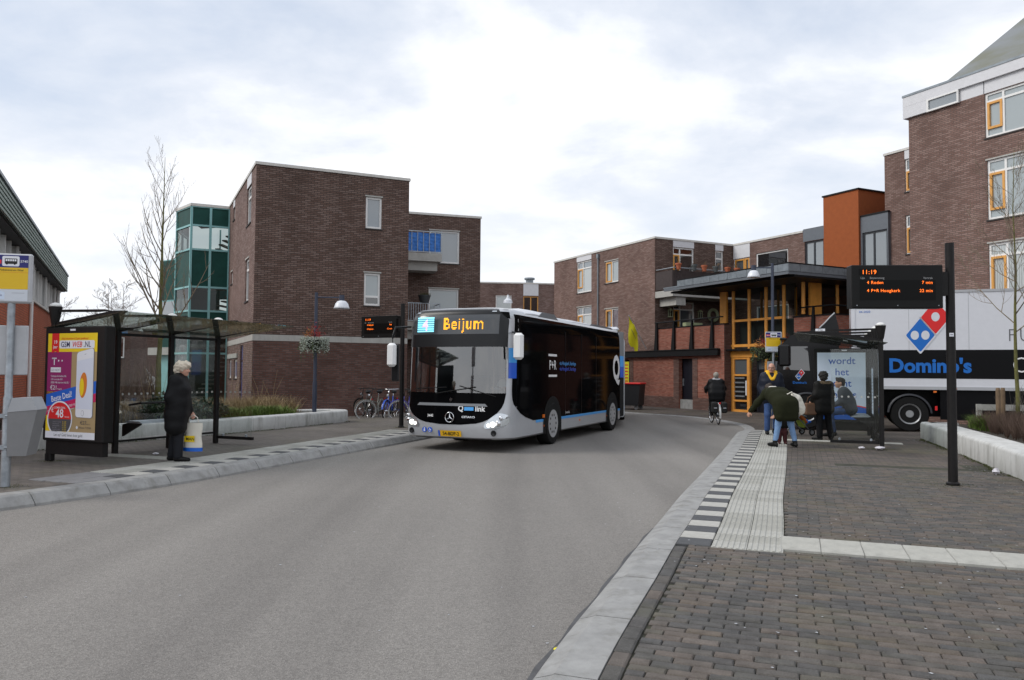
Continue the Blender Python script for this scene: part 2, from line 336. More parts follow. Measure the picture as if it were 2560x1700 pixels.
    return V, np.concatenate(F)
def bb(q):
    if q[0] == 'c': return ('c', np.array(q[1], float), np.array(q[2], float), max(q[3], q[4])+.02)
    r = max(q[2]); return ('e', np.array(q[1], float), np.array(q[1], float), r+.02)
def sdf_obj(name, prims, m, parent, h=.012, k=.02, noise=0, nscale=18, M=None):
    V, F = sdf_mesh(prims, h, k, noise, nscale); me = bpy.data.meshes.new(name); me.from_pydata(V.tolist(), [], F.tolist())
    me.materials.append(MAT[m] if isinstance(m, str) else m); me.polygons.foreach_set('use_smooth', [True]*len(me.polygons)); me.update()
    return place(name, me, parent, M)
# ------------------------------------------------------------------ shared materials
def asphalt():
    m, N, L, b = newmat('asphalt'); t = nd(N, 'ShaderNodeTexCoord')
    mp = nd(N, 'ShaderNodeMapping'); mp.inputs[2].default_value = (0, 0, R(20)); mp.inputs[3].default_value = (1.0, .055, 1); L.new(t.outputs['Object'], mp.inputs[0])
    n = nd(N, 'ShaderNodeTexNoise'); n.inputs['Scale'].default_value = .75; n.inputs['Detail'].default_value = 3; n.inputs['Roughness'].default_value = .5; L.new(mp.outputs[0], n.inputs['Vector'])
    n2 = nd(N, 'ShaderNodeTexNoise'); n2.inputs['Scale'].default_value = .35; n2.inputs['Detail'].default_value = 8; L.new(t.outputs['Object'], n2.inputs['Vector'])
    g = nd(N, 'ShaderNodeTexNoise'); g.inputs['Scale'].default_value = 130; g.inputs['Detail'].default_value = 2; g.inputs['Roughness'].default_value = .8; L.new(t.outputs['Object'], g.inputs['Vector'])
    vo = nd(N, 'ShaderNodeTexVoronoi'); vo.inputs['Scale'].default_value = 85; L.new(t.outputs['Object'], vo.inputs['Vector'])
    a = nd(N, 'ShaderNodeMath', operation='MULTIPLY_ADD'); L.new(n2.outputs['Fac'], a.inputs[0]); a.inputs[1].default_value = .22; L.new(n.outputs['Fac'], a.inputs[2])
    r = nd(N, 'ShaderNodeValToRGB'); L.new(a.outputs[0], r.inputs[0]); e = r.color_ramp.elements
    e[0].position = .40; e[0].color = (.172, .161, .150, 1); e[1].position = .76; e[1].color = (.250, .235, .217, 1); k = e.new(.56); k.color = (.213, .200, .185, 1)
    gr = nd(N, 'ShaderNodeMapRange'); gr.inputs[1].default_value = .25; gr.inputs[2].default_value = .75; gr.inputs[3].default_value = .52; gr.inputs[4].default_value = 1.48; L.new(g.outputs['Fac'], gr.inputs[0])
    vs = nd(N, 'ShaderNodeVectorMath', operation='SCALE'); L.new(r.outputs[0], vs.inputs[0]); L.new(gr.outputs[0], vs.inputs[3])
    sx = nd(N, 'ShaderNodeSeparateColor'); L.new(vo.outputs['Color'], sx.inputs[0]); sr = nd(N, 'ShaderNodeMapRange'); sr.inputs[3].default_value = .82; sr.inputs[4].default_value = 1.2; L.new(sx.outputs[0], sr.inputs[0])
    v2 = nd(N, 'ShaderNodeVectorMath', operation='SCALE'); L.new(vs.outputs[0], v2.inputs[0]); L.new(sr.outputs[0], v2.inputs[3])
    n5 = nd(N, 'ShaderNodeTexNoise'); n5.inputs['Scale'].default_value = 9; n5.inputs['Detail'].default_value = 9; n5.inputs['Roughness'].default_value = .75; L.new(t.outputs['Object'], n5.inputs['Vector'])
    m5 = nd(N, 'ShaderNodeMapRange'); m5.inputs[1].default_value = .3; m5.inputs[2].default_value = .7; m5.inputs[3].default_value = .95; m5.inputs[4].default_value = 1.05; L.new(n5.outputs['Fac'], m5.inputs[0])
    v3 = nd(N, 'ShaderNodeVectorMath', operation='SCALE'); L.new(v2.outputs[0], v3.inputs[0]); L.new(m5.outputs[0], v3.inputs[3])
    L.new(v3.outputs[0], b.inputs['Base Color']); b.inputs['Roughness'].default_value = .78; b.inputs['Specular IOR Level'].default_value = .2
    bp = nd(N, 'ShaderNodeBump'); bp.inputs['Strength'].default_value = .5; bp.inputs['Distance'].default_value = .006; L.new(vo.outputs['Distance'], bp.inputs['Height']); L.new(bp.outputs[0], b.inputs['Normal'])
asphalt()
AX = math.atan2(-.343, .939)
brick_mat('paving', (.095, .085, .080), (.14, .115, .10), (.165, .13, .11), (.045, .043, .035), scale=(.21, .084), zx=False, rot=-AX, stain=.3, moss=.55, bump=.5, msize=.007)
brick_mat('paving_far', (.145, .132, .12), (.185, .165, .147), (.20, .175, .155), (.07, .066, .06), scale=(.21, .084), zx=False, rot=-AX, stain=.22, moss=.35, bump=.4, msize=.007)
def paver_mat(name, objrand):
    m, N, L, b = newmat(name); t = nd(N, 'ShaderNodeTexCoord')
    if objrand: q = nd(N, 'ShaderNodeObjectInfo').outputs['Random']
    else: q = nd(N, 'ShaderNodeNewGeometry').outputs['Random Per Island']
    r = nd(N, 'ShaderNodeValToRGB'); r.color_ramp.interpolation = 'CONSTANT'; L.new(q, r.inputs[0]); e = r.color_ramp.elements
    cols = [(.084, .080, .074), (.106, .092, .081), (.076, .074, .072), (.112, .095, .083), (.094, .086, .078), (.099, .090, .076), (.080, .076, .073), (.116, .100, .088), (.102, .089, .079), (.088, .082, .077), (.108, .090, .074), (.079, .076, .072)]
    e[0].color = (*cols[0], 1); e[0].position = 0; e[1].position = 1/12; e[1].color = (*cols[1], 1)
    for i in range(2, 12): k = e.new(i/12); k.color = (*cols[i], 1)
    g = nd(N, 'ShaderNodeNewGeometry')
    n = nd(N, 'ShaderNodeTexNoise'); n.inputs['Scale'].default_value = 120; n.inputs['Detail'].default_value = 3; n.inputs['Roughness'].default_value = .8; L.new(g.outputs['Position'], n.inputs['Vector'])
    n2 = nd(N, 'ShaderNodeTexNoise'); n2.inputs['Scale'].default_value = 9; n2.inputs['Detail'].default_value = 6; L.new(g.outputs['Position'], n2.inputs['Vector'])
    a = nd(N, 'ShaderNodeMapRange'); a.inputs[1].default_value = .25; a.inputs[2].default_value = .75; a.inputs[3].default_value = .62; a.inputs[4].default_value = 1.42; L.new(n.outputs['Fac'], a.inputs[0])
    a2 = nd(N, 'ShaderNodeMapRange'); a2.inputs[1].default_value = .3; a2.inputs[2].default_value = .7; a2.inputs[3].default_value = .8; a2.inputs[4].default_value = 1.22; L.new(n2.outputs['Fac'], a2.inputs[0])
    mu = nd(N, 'ShaderNodeMath', operation='MULTIPLY'); L.new(a.outputs[0], mu.inputs[0]); L.new(a2.outputs[0], mu.inputs[1])
    v = nd(N, 'ShaderNodeVectorMath', operation='SCALE'); L.new(r.outputs[0], v.inputs[0]); L.new(mu.outputs[0], v.inputs[3])
    n3 = nd(N, 'ShaderNodeTexNoise'); n3.inputs['Scale'].default_value = 1.1; n3.inputs['Detail'].default_value = 8; n3.inputs['Roughness'].default_value = .7; L.new(g.outputs['Position'], n3.inputs['Vector'])
    r3 = nd(N, 'ShaderNodeMapRange'); r3.inputs[1].default_value = .52; r3.inputs[2].default_value = .8; r3.inputs[3].default_value = 0; r3.inputs[4].default_value = .4; L.new(n3.outputs['Fac'], r3.inputs[0])
    x = nd(N, 'ShaderNodeMix', data_type='RGBA'); L.new(r3.outputs[0], x.inputs[0]); L.new(v.outputs[0], x.inputs[6]); x.inputs[7].default_value = (.11, .11, .05, 1)
    sc = nd(N, 'ShaderNodeVectorMath', operation='SCALE'); L.new(x.outputs[2], sc.inputs[0]); sc.inputs[3].default_value = 1.12
    L.new(sc.outputs[0], b.inputs['Base Color']); b.inputs['Roughness'].default_value = .8; b.inputs['Specular IOR Level'].default_value = .22
    bp = nd(N, 'ShaderNodeBump'); bp.inputs['Strength'].default_value = .4; bp.inputs['Distance'].default_value = .004; L.new(n.outputs['Fac'], bp.inputs['Height']); L.new(bp.outputs[0], b.inputs['Normal'])
paver_mat('paver', True); paver_mat('paver_island', False)
mat('joint', (.040, .040, .026), .95, var=.5, vscale=3)
mat('concrete_kerb', (.30, .298, .29), .8, var=.2, vscale=5, bump=.3, bscale=150, grime=.5)
mat('tile_white', (.43, .42, .385), .8, var=.16, vscale=9, bump=.2, bscale=120, grime=.3)
mat('tile_black', (.07, .072, .076), .75, var=.2, vscale=14, bump=.2, bscale=120)
mat('tile_rib', (.36, .355, .32), .85, var=.22, vscale=3.5, bump=.2, bscale=120, grime=.5)
mat('tile_rib2', (.42, .415, .38), .85, var=.2, vscale=5, bump=.2, bscale=120, grime=.3)
mat('tile_grey', (.2, .2, .205), .8, var=.15, bump=.3, bscale=90)
mat('planter_white', (.58, .58, .56), .7, var=.10, vscale=4, bump=.12, bscale=80, grime=.6)
mat('black_metal', (.011, .010, .010), .45, spec=.25, var=.25, vscale=20)
mat('black_glossy', (.006, .006, .007), .12, coat=.3)
mat('soil', (.045, .036, .026), .95, var=.5, vscale=12, bump=.8, bscale=40)
mat('white_paint', (.72, .72, .70), .45, var=.05, vscale=3)
mat('white_trim', (.62, .60, .56), .6, var=.08, vscale=2, grime=.25)
mat('galvanised', (.33, .36, .39), .45, metal=.6, var=.25, vscale=8)
mat('rubber', (.010, .010, .010), .8, spec=.2)
# ------------------------------------------------------------------ plan of the street: (a, b) runs across / along the kerbs
def ab(x, y): return x*.939-y*.343, x*.343+y*.939
def xy(a, b): return a*.939+b*.343, -a*.343+b*.939
KR = [(-1.25, -2), (-.75, 0), (-.35, 2.2), (.09, 3.9), (.51, 5.17), (.77, 5.9), (1.16, 7.1), (1.51, 8.07), (2.16, 9.98), (3.19, 12.8), (4.6, 16.74), (5.55, 19.5), (6.5, 22.2), (7.15, 24), (7.5, 26), (7.4, 28.5), (6.7, 31), (4.9, 33.2), (3.5, 37), (2.2, 46), (1, 56)]
KL = [(-12.5, 2.0), (-9.2, 4.6), (-6.75, 8.1), (-6.02, 9.27), (-5.25, 10.7), (-4.72, 11.95), (-4.2, 13.5), (-3.3, 16.2), (-2.45, 18.7), (-1.7, 21.2), (-.6, 25), (.2, 29), (.5, 34), (0, 42), (-1.6, 56)]
def kline(K):
    q = np.array([ab(*p) for p in K]); q = q[np.argsort(q[:, 1])]; bs = np.linspace(q[0, 1], q[-1, 1], 600); a_ = np.interp(bs, q[:, 1], q[:, 0])
    ker = np.ones(15)/15; a_ = np.convolve(np.pad(a_, 7, mode='edge'), ker, 'valid')
    return lambda b: float(np.interp(b, bs, a_))
kr, kl = kline(KR), kline(KL)
def ss(t): t = max(0., min(1., t)); return t*t*(3-2*t)
def zR(x, y): return .02+.14*(1-ss((y-20.5)/3.2))
def zL(x, y):
    a, b = ab(x, y); v = kl(b)-a
    return .015+.145*(1-ss((v-3.2)/4.5))
def zat(x, y): return zR(x, y) if ab(x, y)[0]-kr(ab(x, y)[1]) > 0 else (zL(x, y) if kl(ab(x, y)[1])-ab(x, y)[0] > 0 else 0.)
g = MB(); n = 24; g.poly([(math.cos(2*math.pi*i/n)*900, math.sin(2*math.pi*i/n)*900, -.04) for i in range(n)]); tag(g.build('ground', 'paving_far'), kind='structure')
# road sheet
bs = np.linspace(-2.5, 52, 70); g = MB()
rows = []
for b in bs:
    p = xy(max(kl(b), -14)-.02, b); q = xy(kr(b)+.03, b); rows.append((p, q))
for i in range(len(rows)-1):
    (p, q), (p2, q2) = rows[i], rows[i+1]; g.quad((*p, 0), (*q, 0), (*q2, 0), (*p2, 0))
g.quad((-60, -14, -.004), (14, -14, -.004), (*rows[0][1], -.004), (-60, rows[0][0][1], -.004)); 
road = tag(g.build('road', 'asphalt'), kind='structure')
def sheet(name, m, vs, bs, kf, sgn, zf):
    g = MB(); P = []
    for b in bs:
        for v in vs: x, y = xy(kf(b)+sgn*v, b); P.append((x, y, zf(x, y)))
    n = len(vs); F = []
    for i in range(len(bs)-1):
        for j in range(n-1):
            q = (i*n+j, i*n+j+1, (i+1)*n+j+1, (i+1)*n+j); F.append(q if sgn > 0 else q[::-1])
    g.add(P, F); return tag(g.build(name, m, smooth=True), kind='structure')
pav_r = sheet('pavement_right', 'paving', [.3, .7, 1.3, 2, 3, 4, 5.5, 7, 9, 12, 16, 22, 30], np.linspace(-2.5, 52, 90), kr, 1, lambda x, y: zR(x, y)-.006)
pav_l = sheet('pavement_left', 'paving_far', [.2, .6, 1.2, 2, 3, 3.8, 4.6, 5.4, 6.2, 7, 7.8, 9, 12, 18, 28], np.linspace(5.0, 52, 80), kl, -1, lambda x, y: zL(x, y)-.006)
# front-right ground where single bricks lie is recessed to their joints
# ------------------------------------------------------------------ kerb stones
def kerb_row(parent, kf, sgn, zf, prof, bs, m, gap=.006):
    for b0, b1 in zip(bs[:-1], bs[1:]):
        g = MB(); rings = []; k = 4
        for i in range(k+1):
            b = b0+gap+(b1-b0-2*gap)*i/k; ring = []
            for v, z in prof:
                x, y = xy(kf(b)+sgn*v, b); top = zf(x, y); ring.append((x, y, max(-.03, z-.16+top) if z > .02 else z))
            rings.append(ring)
        n = len(prof); vs = [p for r_ in rings for p in r_]
        fs = [(i*n+j, i*n+(j+1) % n, (i+1)*n+(j+1) % n, (i+1)*n+j) for i in range(k) for j in range(n)]
        if sgn > 0: fs = [q[::-1] for q in fs]
        fs += [tuple(range(n)) if sgn > 0 else tuple(range(n-1, -1, -1)), tuple(k*n+j for j in (range(n-1, -1, -1) if sgn > 0 else range(n)))]
        g.add(vs, fs); g.build('kerb_stone', m, parent)
kerb_row(pav_r, kr, 1, zR, [(-.05, -.03), (-.045, .05), (-.02, .105), (.0, .125), (.085, .152), (.1, .16), (.318, .16), (.318, -.03)], [-1.2+1.0*i for i in range(48)], 'concrete_kerb')
kerb_row(pav_l, kl, -1, zL, [(-.10, -.03), (-.095, .03), (-.05, .09), (-.012, .14), (.02, .16), (.24, .16), (.24, -.03)], [6.0+.98*i for i in range(28)], 'concrete_kerb')
# asphalt seam strip along the right kerb
g = MB()
for i in range(40):
    b = -1.5+i*.25; p = [xy(kr(b)+v, b) for v in (-.12-.012*math.sin(i*1.7), -.055)]; q = [xy(kr(b+.25)+v, b+.25) for v in (-.12-.012*math.sin((i+1)*1.7), -.055)]
    g.quad((*p[0], .004), (*p[1], .004), (*q[1], .004), (*q[0], .004))
g.build('joint_strip', mat('tar', (.075, .075, .078), .7, var=.3, vscale=5), road)
# ------------------------------------------------------------------ tiles
def slab(w, l, h, bev=.006): return MB().box(-w/2, w/2, -l/2, l/2, -.03, h, bev)
sw = slab(.296, .292, .006).mesh('tile', 'tile_white'); sb = slab(.296, .292, .006).mesh('tile', 'tile_black')
def ribbed(w, l, n, along, m):
    g = MB(); g.box(-w/2, w/2, -l/2, l/2, -.03, .002)
    for i in range(n):
        if along: c = -w/2+(i+.5)*w/n; t = w/n*.30; g.prism([(c-t, .002), (c+t, .002), (c+t*.6, .009), (c-t*.6, .009)], 'y', -l/2+.004, l/2-.004)
        else:
            c = -l/2+(i+.5)*l/n; t = l/n*.28; s_ = len(g.v); g.prism([(c-t, .002), (c+t, .002), (c+t*.6, .009), (c-t*.6, .009)], 'x', -w/2+.004, w/2-.004)
    return g.mesh('tile', m)
rb = [ribbed(.294, .294, 6, True, 'tile_rib'), ribbed(.294, .294, 6, True, 'tile_rib2')]
def lay(me, parent, kf, sgn, zf, v, b):
    x, y = xy(kf(b)+sgn*v, b); x2, y2 = xy(kf(b+.2)+sgn*v, b+.2); rz = math.atan2(y2-y, x2-x)-math.pi/2
    o = place('tile', me, parent, TR((x, y, zf(x, y)+rng.uniform(-.002, .001)), rz+rng.uniform(-.006, .006))); return o
b_start = ab(1.55, 7.0)[1]
i = 0
while True:
    b = b_start+.1+i*.302
    if b > 23.3: break
    lay(sb if i % 2 == 0 else sw, pav_r, kr, 1, zR, .47, b)
    for c in (0, 1): lay(rb[rng.integers(0, 2)], pav_r, kr, 1, zR, .775+.30*c, b-.02)
    i += 1
for i in range(34):
    b = 7.9+i*.302
    if i > 1: lay(sb if i % 2 == 0 else sw, pav_l, kl, -1, zL, .395, b)
    else: lay(slab(.296, .292, .006).mesh('tile', 'tile_grey'), pav_l, kl, -1, zL, .395, b)
    for c in (0, 1):
        if i > 2: lay(rb[rng.integers(0, 2)], pav_l, kl, -1, zL, .70+.3*c, b)
        else: lay(slab(.296, .292, .006).mesh('tile', 'tile_grey'), pav_l, kl, -1, zL, .70+.3*c, b)
# cross rows of ribbed plates
cr1 = ribbed(.335, .56, 11, False, 'tile_rib2')
ca, cb_ = ab(2.41, 7.05)
for i in range(9):
    x, y = xy(ca+.17+i*.339, cb_+.02); place('tile', cr1, pav_r, TR((x, y, zR(x, y)), AX+rng.uniform(-.004, .004)))
cr2 = ribbed(.3, .3, 6, False, 'tile_rib2'); ca, cb_ = ab(6.35, 18.2)
for i in range(8):
    x, y = xy(ca+.2+i*.302, cb_); place('tile', cr2, pav_r, TR((x, y, zR(x, y)), AX))
cr3 = ribbed(.3, .3, 6, False, 'tile_rib2'); ca, cb_ = ab(-5.7, 13.3)
for i in range(5):
    x, y = xy(ca-.2-i*.302, cb_); place('tile', cr3, pav_l, TR((x, y, zL(x, y)), AX))
# ------------------------------------------------------------------ paving bricks of the right platform
BL, BW_ = .204, .073
CT_A, CT_B = ab(2.41, 7.05)
single, rest = [], []
def brick_geo(l, w, h=.05):
    g = MB(); e = .008
    vs = [(-l/2, -w/2, -h), (l/2, -w/2, -h), (l/2, w/2, -h), (-l/2, w/2, -h), (-l/2, -w/2, -e), (l/2, -w/2, -e), (l/2, w/2, -e), (-l/2, w/2, -e), (-l/2+e, -w/2+e, 0), (l/2-e, -w/2+e, 0), (l/2-e, w/2-e, 0), (-l/2+e, w/2-e, 0)]
    fs = [(0, 1, 5, 4), (1, 2, 6, 5), (2, 3, 7, 6), (3, 0, 4, 7), (4, 5, 9, 8), (5, 6, 10, 9), (6, 7, 11, 10), (7, 4, 8, 11), (8, 9, 10, 11)]
    return vs, fs
cand = []
b = 2.2; j = 0
while b < 14.2:
    ak = kr(b); tiles_here = b > b_start
    a0 = ak+(.47+.155+.6+.005 if tiles_here else .318+.008+.107)
    a = a0-(.5*BL if j % 2 else 0)
    # keep courses in line with each other, not with the kerb
    ph = (j % 2)*.5*(BL+.0045)+rng.uniform(-.012, .012); a = math.floor((a0-ph)/(BL+.0045))*(BL+.0045)+ph
    while True:
        l0, l1 = max(a, a0), a+BL
        a += BL+.0045
        if l1 < a0+.04: continue
        cx, cy = xy((l0+l1)/2, b)
        if cx > .72*cy+.6 or l0 > a0+9: break
        if abs(b-CT_B-.02) < .28+BW_/2 and l1 > CT_A: continue
        cand.append((cx, cy, l1-l0, BW_, AX))
    b += BW_+.011; j += 1
b = 1.6
while b < b_start-.1:               # stretcher course laid along the kerb
    x, y = xy(kr(b)+.318+.055, b); x2, y2 = xy(kr(b+.2)+.373, b+.2); cand.append((x, y, BL, .098, math.atan2(y2-y, x2-x))); b += BL+.007
def vis(c): # size on the picture
    x, y = c[0], c[1]
    if y < 2.4: return 0
    if abs(x/y) > .68 or (1.5/y) > .47: return 0
    return 1/y**2
cand.sort(key=vis, reverse=True)
full = brick_geo(BL, BW_); gme = MB().add(*full).mesh('brick', 'paver')
k = 0
for i, (x, y, l, w, rz) in enumerate(cand):
    z = zR(x, y)+rng.normal(0, .0018); rz += rng.normal(0, .008)
    if k < 298 and vis((x, y)) > 0:
        o = place('brick', gme, pav_r, TR((x, y, z), rz) @ Matrix.Rotation(rng.normal(0, .006), 4, 'X')); o.scale = (l/BL, w/BW_, 1); k += 1
    else: rest.append((x, y, z, l, w, rz))
g = MB()
for x, y, z, l, w, rz in rest:
    vs, fs = brick_geo(l, w); c, s_ = math.cos(rz), math.sin(rz); tx, ty = rng.normal(0, .006, 2)
    g.add([(x+p*c-q*s_, y+p*s_+q*c, z+h+tx*q+ty*p*.5) for p, q, h in vs], fs)
tag(g.build('bricks', 'paver_island', pav_r), kind='stuff')
# mortar bed under the single bricks
for p in pav_r.data.vertices:
    if p.co.y < 14.6: p.co.z -= .012
pav_r.data.materials.clear(); pav_r.data.materials.append(MAT['paving']); pav_r.data.materials.append(MAT['joint'])
for p in pav_r.data.polygons:
    if p.center.y < 13.2: p.material_index = 1
# ------------------------------------------------------------------ building materials
MORT = (.16, .14, .125)
brick_mat('brick_brown', (.185, .112, .094), (.262, .172, .148), (.34, .26, .235), (.10, .08, .073), stain=.22, bump=.5, msize=.011)
brick_mat('brick_shaded', (.135, .083, .066), (.20, .132, .108), (.26, .20, .178), (.062, .048, .042), stain=.2, bump=.5, msize=.012)  # brown brick darkened; shade of walls turned from the sun is painted in
brick_mat('brick_base', (.125, .060, .047), (.18, .092, .074), (.20, .14, .12), (.10, .08, .07), stain=.25, bump=.5)
brick_mat('brick_red', (.255, .072, .045), (.345, .115, .078), (.40, .20, .145), (.195, .13, .105), stain=.18, bump=.45)
brick_mat('brick_orange', (.43, .105, .05), (.52, .15, .078), (.47, .125, .065), (.25, .10, .065), stain=.12, bump=.4)
brick_mat('brick_grey', (.185, .108, .088), (.262, .166, .14), (.33, .235, .205), (.115, .088, .078), stain=.2, bump=.4)
mat('frame_white', (.80, .79, .77), .5, var=.05, vscale=2)
mat('frame_orange', (.70, .34, .075), .45, var=.08, vscale=3)
mat('frame_teal', (.23, .48, .48), .45, var=.08, vscale=3)
mat('frame_dark', (.03, .034, .042), .45)
mat('panel_green', (.008, .062, .050), .5, spec=.2, var=.2, vscale=2.5)
mat('panel_white', (.66, .66, .68), .55, var=.05)
mat('panel_grey', (.13, .145, .165), .5, var=.08)
mat('stucco_orange', (.33, .085, .022), .9, var=.10, vscale=5, bump=.3, bscale=90)
mat('zinc', (.23, .26, .285), .42, metal=.35, var=.22, vscale=5)
mat('concrete_pale', (.43, .42, .39), .8, var=.1, vscale=4, grime=.3)
mat('sill_dark', (.035, .028, .026), .7)
mat('door_blue', (.025, .04, .22), .4)
mat('beam_black', (.009, .009, .010), .5, spec=.2)
mat('room_dark', (.012, .012, .013), .9)
mat('wood_orange', (.72, .31, .055), .5, var=.14, vscale=3)
def pane_mat(name, c, rough=.04, spec=.9, fold_shade=0):
    m = mat(name, c, rough, spec=spec); 
    if fold_shade:  # shading of curtain folds waved into the flat pane's colour
        N, L = m.node_tree.nodes, m.node_tree.links; b = N['Principled BSDF']; t = nd(N, 'ShaderNodeTexCoord'); w = nd(N, 'ShaderNodeTexWave'); w.inputs['Scale'].default_value = fold_shade; w.inputs['Distortion'].default_value = 2.5; w.inputs['Detail'].default_value = 2
        L.new(t.outputs['Object'], w.inputs['Vector']); r = nd(N, 'ShaderNodeMapRange'); r.inputs[3].default_value = .72; r.inputs[4].default_value = 1.1; L.new(w.outputs['Fac'], r.inputs[0])
        v = nd(N, 'ShaderNodeVectorMath', operation='SCALE'); v.inputs[0].default_value = lin(c); L.new(r.outputs[0], v.inputs[3]); L.new(v.outputs[0], b.inputs['Base Color'])
    b = m.node_tree.nodes['Principled BSDF']; b.inputs['Coat Weight'].default_value = 1.0; b.inputs['Coat Roughness'].default_value = .02; b.inputs['Coat IOR'].default_value = 1.7
    return m
pane_mat('pane_dark', (.012, .014, .016)); pane_mat('pane_mid', (.10, .115, .125)); pane_mat('pane_curtain', (.50, .535, .53), .3, .5, 4); pane_mat('pane_blind', (.33, .375, .385), .3, .5); pane_mat('pane_sky', (.20, .23, .25), .08)
pane_mat('pane_wine', (.05, .008, .02), .2, .5)
glass_mat('glass_clear', (.80, .86, .85), .05)
glass_mat('glass_tint', (.42, .48, .46), .0)
# ------------------------------------------------------------------ building kit
class Wall:
    """a straight stretch of wall a->b (left to right seen from outside); local x along it, -y outward, z up"""
    def __init__(s, bld, a, b, z0, z1, m, holes=(), th=.3, name='wall'):
        s.bld = bld; a = Vector((a[0], a[1], 0)); b = Vector((b[0], b[1], 0)); d = b-a; s.L = d.length; s.rz = math.atan2(d.y, d.x)
        s.M = TR(a-Vector((bld.location.x, bld.location.y, 0)), s.rz); s.z0, s.z1, s.m, s.holes, s.th, s.name = z0, z1, m, list(holes), th, name
    def hole(s, *h): s.holes.append(h)
    def make(s):
        xs = sorted({0, s.L, *[min(max(v, 0), s.L) for h in s.holes for v in h[:2]]}); zs = sorted({s.z0, s.z1, *[min(max(v, s.z0), s.z1) for h in s.holes for v in h[2:4]]})
        g = MB(); inh = lambda x, z: any(h[0] < x < h[1] and h[2] < z < h[3] for h in s.holes)
        for i in range(len(xs)-1):
            for j in range(len(zs)-1):
                x0, x1, y0, y1 = xs[i], xs[i+1], zs[j], zs[j+1]
                if x1-x0 < 1e-4 or y1-y0 < 1e-4 or inh((x0+x1)/2, (y0+y1)/2): continue
                g.quad((x0, 0, y0), (x1, 0, y0), (x1, 0, y1), (x0, 0, y1))
        for h in s.holes:
            x0, x1, y0, y1 = h[:4]; t = .18
            g.quad((x0, 0, y0), (x0, 0, y1), (x0, t, y1), (x0, t, y0)); g.quad((x1, 0, y1), (x1, 0, y0), (x1, t, y0), (x1, t, y1))
            g.quad((x0, 0, y1), (x1, 0, y1), (x1, t, y1), (x0, t, y1)); g.quad((x1, 0, y0), (x0, 0, y0), (x0, t, y0), (x1, t, y0))
        g.quad((0, 0, s.z1), (s.L, 0, s.z1), (s.L, s.th, s.z1), (0, s.th, s.z1))
        s.obj = g.build(s.name, s.m, s.bld, M=s.M); return s
    def part(s, name, g, m, parent=None, smooth=False): return g.build(name, m, parent or s.bld, smooth, M=s.M if parent is None else None)
    def window(s, x0, x1, z0, z1, frame='frame_white', pane='pane_dark', mull=(), trans=(), sash=(), sill=True, lintel=False, t=.075, panes=None, inset=.05, cell=None):
        """frame with mullions/transoms; sash = list of (x0,x1,z0,z1,material,pane); panes override by cell index"""
        s.holes.append((x0, x1, z0, z1)); g = MB(); y0, y1 = inset, inset+.06
        xs = [x0]+[v for v in mull]+[x1]; zs = [z0]+[v for v in trans]+[z1]
        g.box(x0, x0+t, y0, y1, z0, z1); g.box(x1-t, x1, y0, y1, z0, z1); g.box(x0+t, x1-t, y0, y1, z0, z0+t); g.box(x0+t, x1-t, y0, y1, z1-t, z1)
        for v in mull: g.box(v-t*.5, v+t*.5, y0+.003, y1, z0+t, z1-t)
        for v in trans:
            for i in range(len(xs)-1): g.box(xs[i]+(t if i == 0 else t*.5), xs[i+1]-(t if i == len(xs)-2 else t*.5), y0+.003, y1, v-t*.5, v+t*.5)
        w = s.part('window', g, frame); k = 0
        for j in range(len(zs)-1):
            for i in range(len(xs)-1):
                p = (panes or {}).get(k, pane); k += 1
                q = MB(); q.quad((xs[i], y1-.02, zs[j]), (xs[i+1], y1-.02, zs[j]), (xs[i+1], y1-.02, zs[j+1]), (xs[i], y1-.02, zs[j+1])); q.build('pane', p, w)
        for (a, b, c, d, mm) in sash:
            q = MB(); t2 = .075
            q.box(a, a+t2, y0-.025, y0+.045, c, d); q.box(b-t2, b, y0-.025, y0+.045, c, d); q.box(a+t2, b-t2, y0-.025, y0+.045, c, c+t2); q.box(a+t2, b-t2, y0-.025, y0+.045, d-t2, d); q.build('sash', mm, w)
        if sill: MB().box(x0-.03, x1+.03, -.035, inset, z0-.05, z0-.004).build('sill', 'sill_dark', w)
        if lintel: MB().box(x0-.03, x1+.03, -.02, inset, z1+.004, z1+.055).build('lintel', lintel, w)
        return w
    def trim(s, z0, z1, m='white_trim', out=.04, x0=None, x1=None, name='roof_edge'):
        return s.part(name, MB().box(0-out if x0 is None else x0, s.L+out if x1 is None else x1, -out, .12, z0, z1), m)
def bld(name, base, label, cat='building'): return empty(name, (base[0], base[1], 0), 0, label, cat)
def plain(b, pts, z0, z1, m, name='wall'):
    """unseen outer walls and a flat roof so the block is closed; pts anticlockwise from above"""
    g = MB(); o = b.location; P = [(x-o.x, y-o.y) for x, y in pts]; n = len(P)
    for i in range(n-1): g.quad((*P[i], z0), (*P[i+1], z0), (*P[i+1], z1), (*P[i], z1))
    return g.build(name, m, b)
def flat_roof(b, pts, z, m='beam_black'): o = b.location; return MB().poly([(x-o.x, y-o.y, z) for x, y in pts]).build('roof', m, b)
DV = Vector((.45, -.893)); EV = Vector((.905, .425))
def pt(p, d, t): return (p[0]+d[0]*t, p[1]+d[1]*t)
# ------------------------------------------------------------------ brown brick flats on the left (gable block, set-back wing)
A, B, C = (-8.88, 26.7), (-3.89, 28.95), (-12.40, 33.91)
lb = bld('apartment_block', A, 'tall brown brick apartment block with a white band beside the green stair tower')
w = Wall(lb, A, B, 0, 8.87, 'brick_shaded')
w.window(3.84, 4.44, 6.9, 8.06, pane='pane_sky', lintel='concrete_pale'); w.window(3.82, 4.42, 4.07, 5.26, pane='pane_blind', lintel='concrete_pale', trans=[4.4], panes={0: 'pane_dark'})
w.make(); w.trim(8.80, 8.90, x0=0); w.part('white_band', MB().box(-.012, w.L, -.012, .02, 2.70, 2.91), 'concrete_pale')
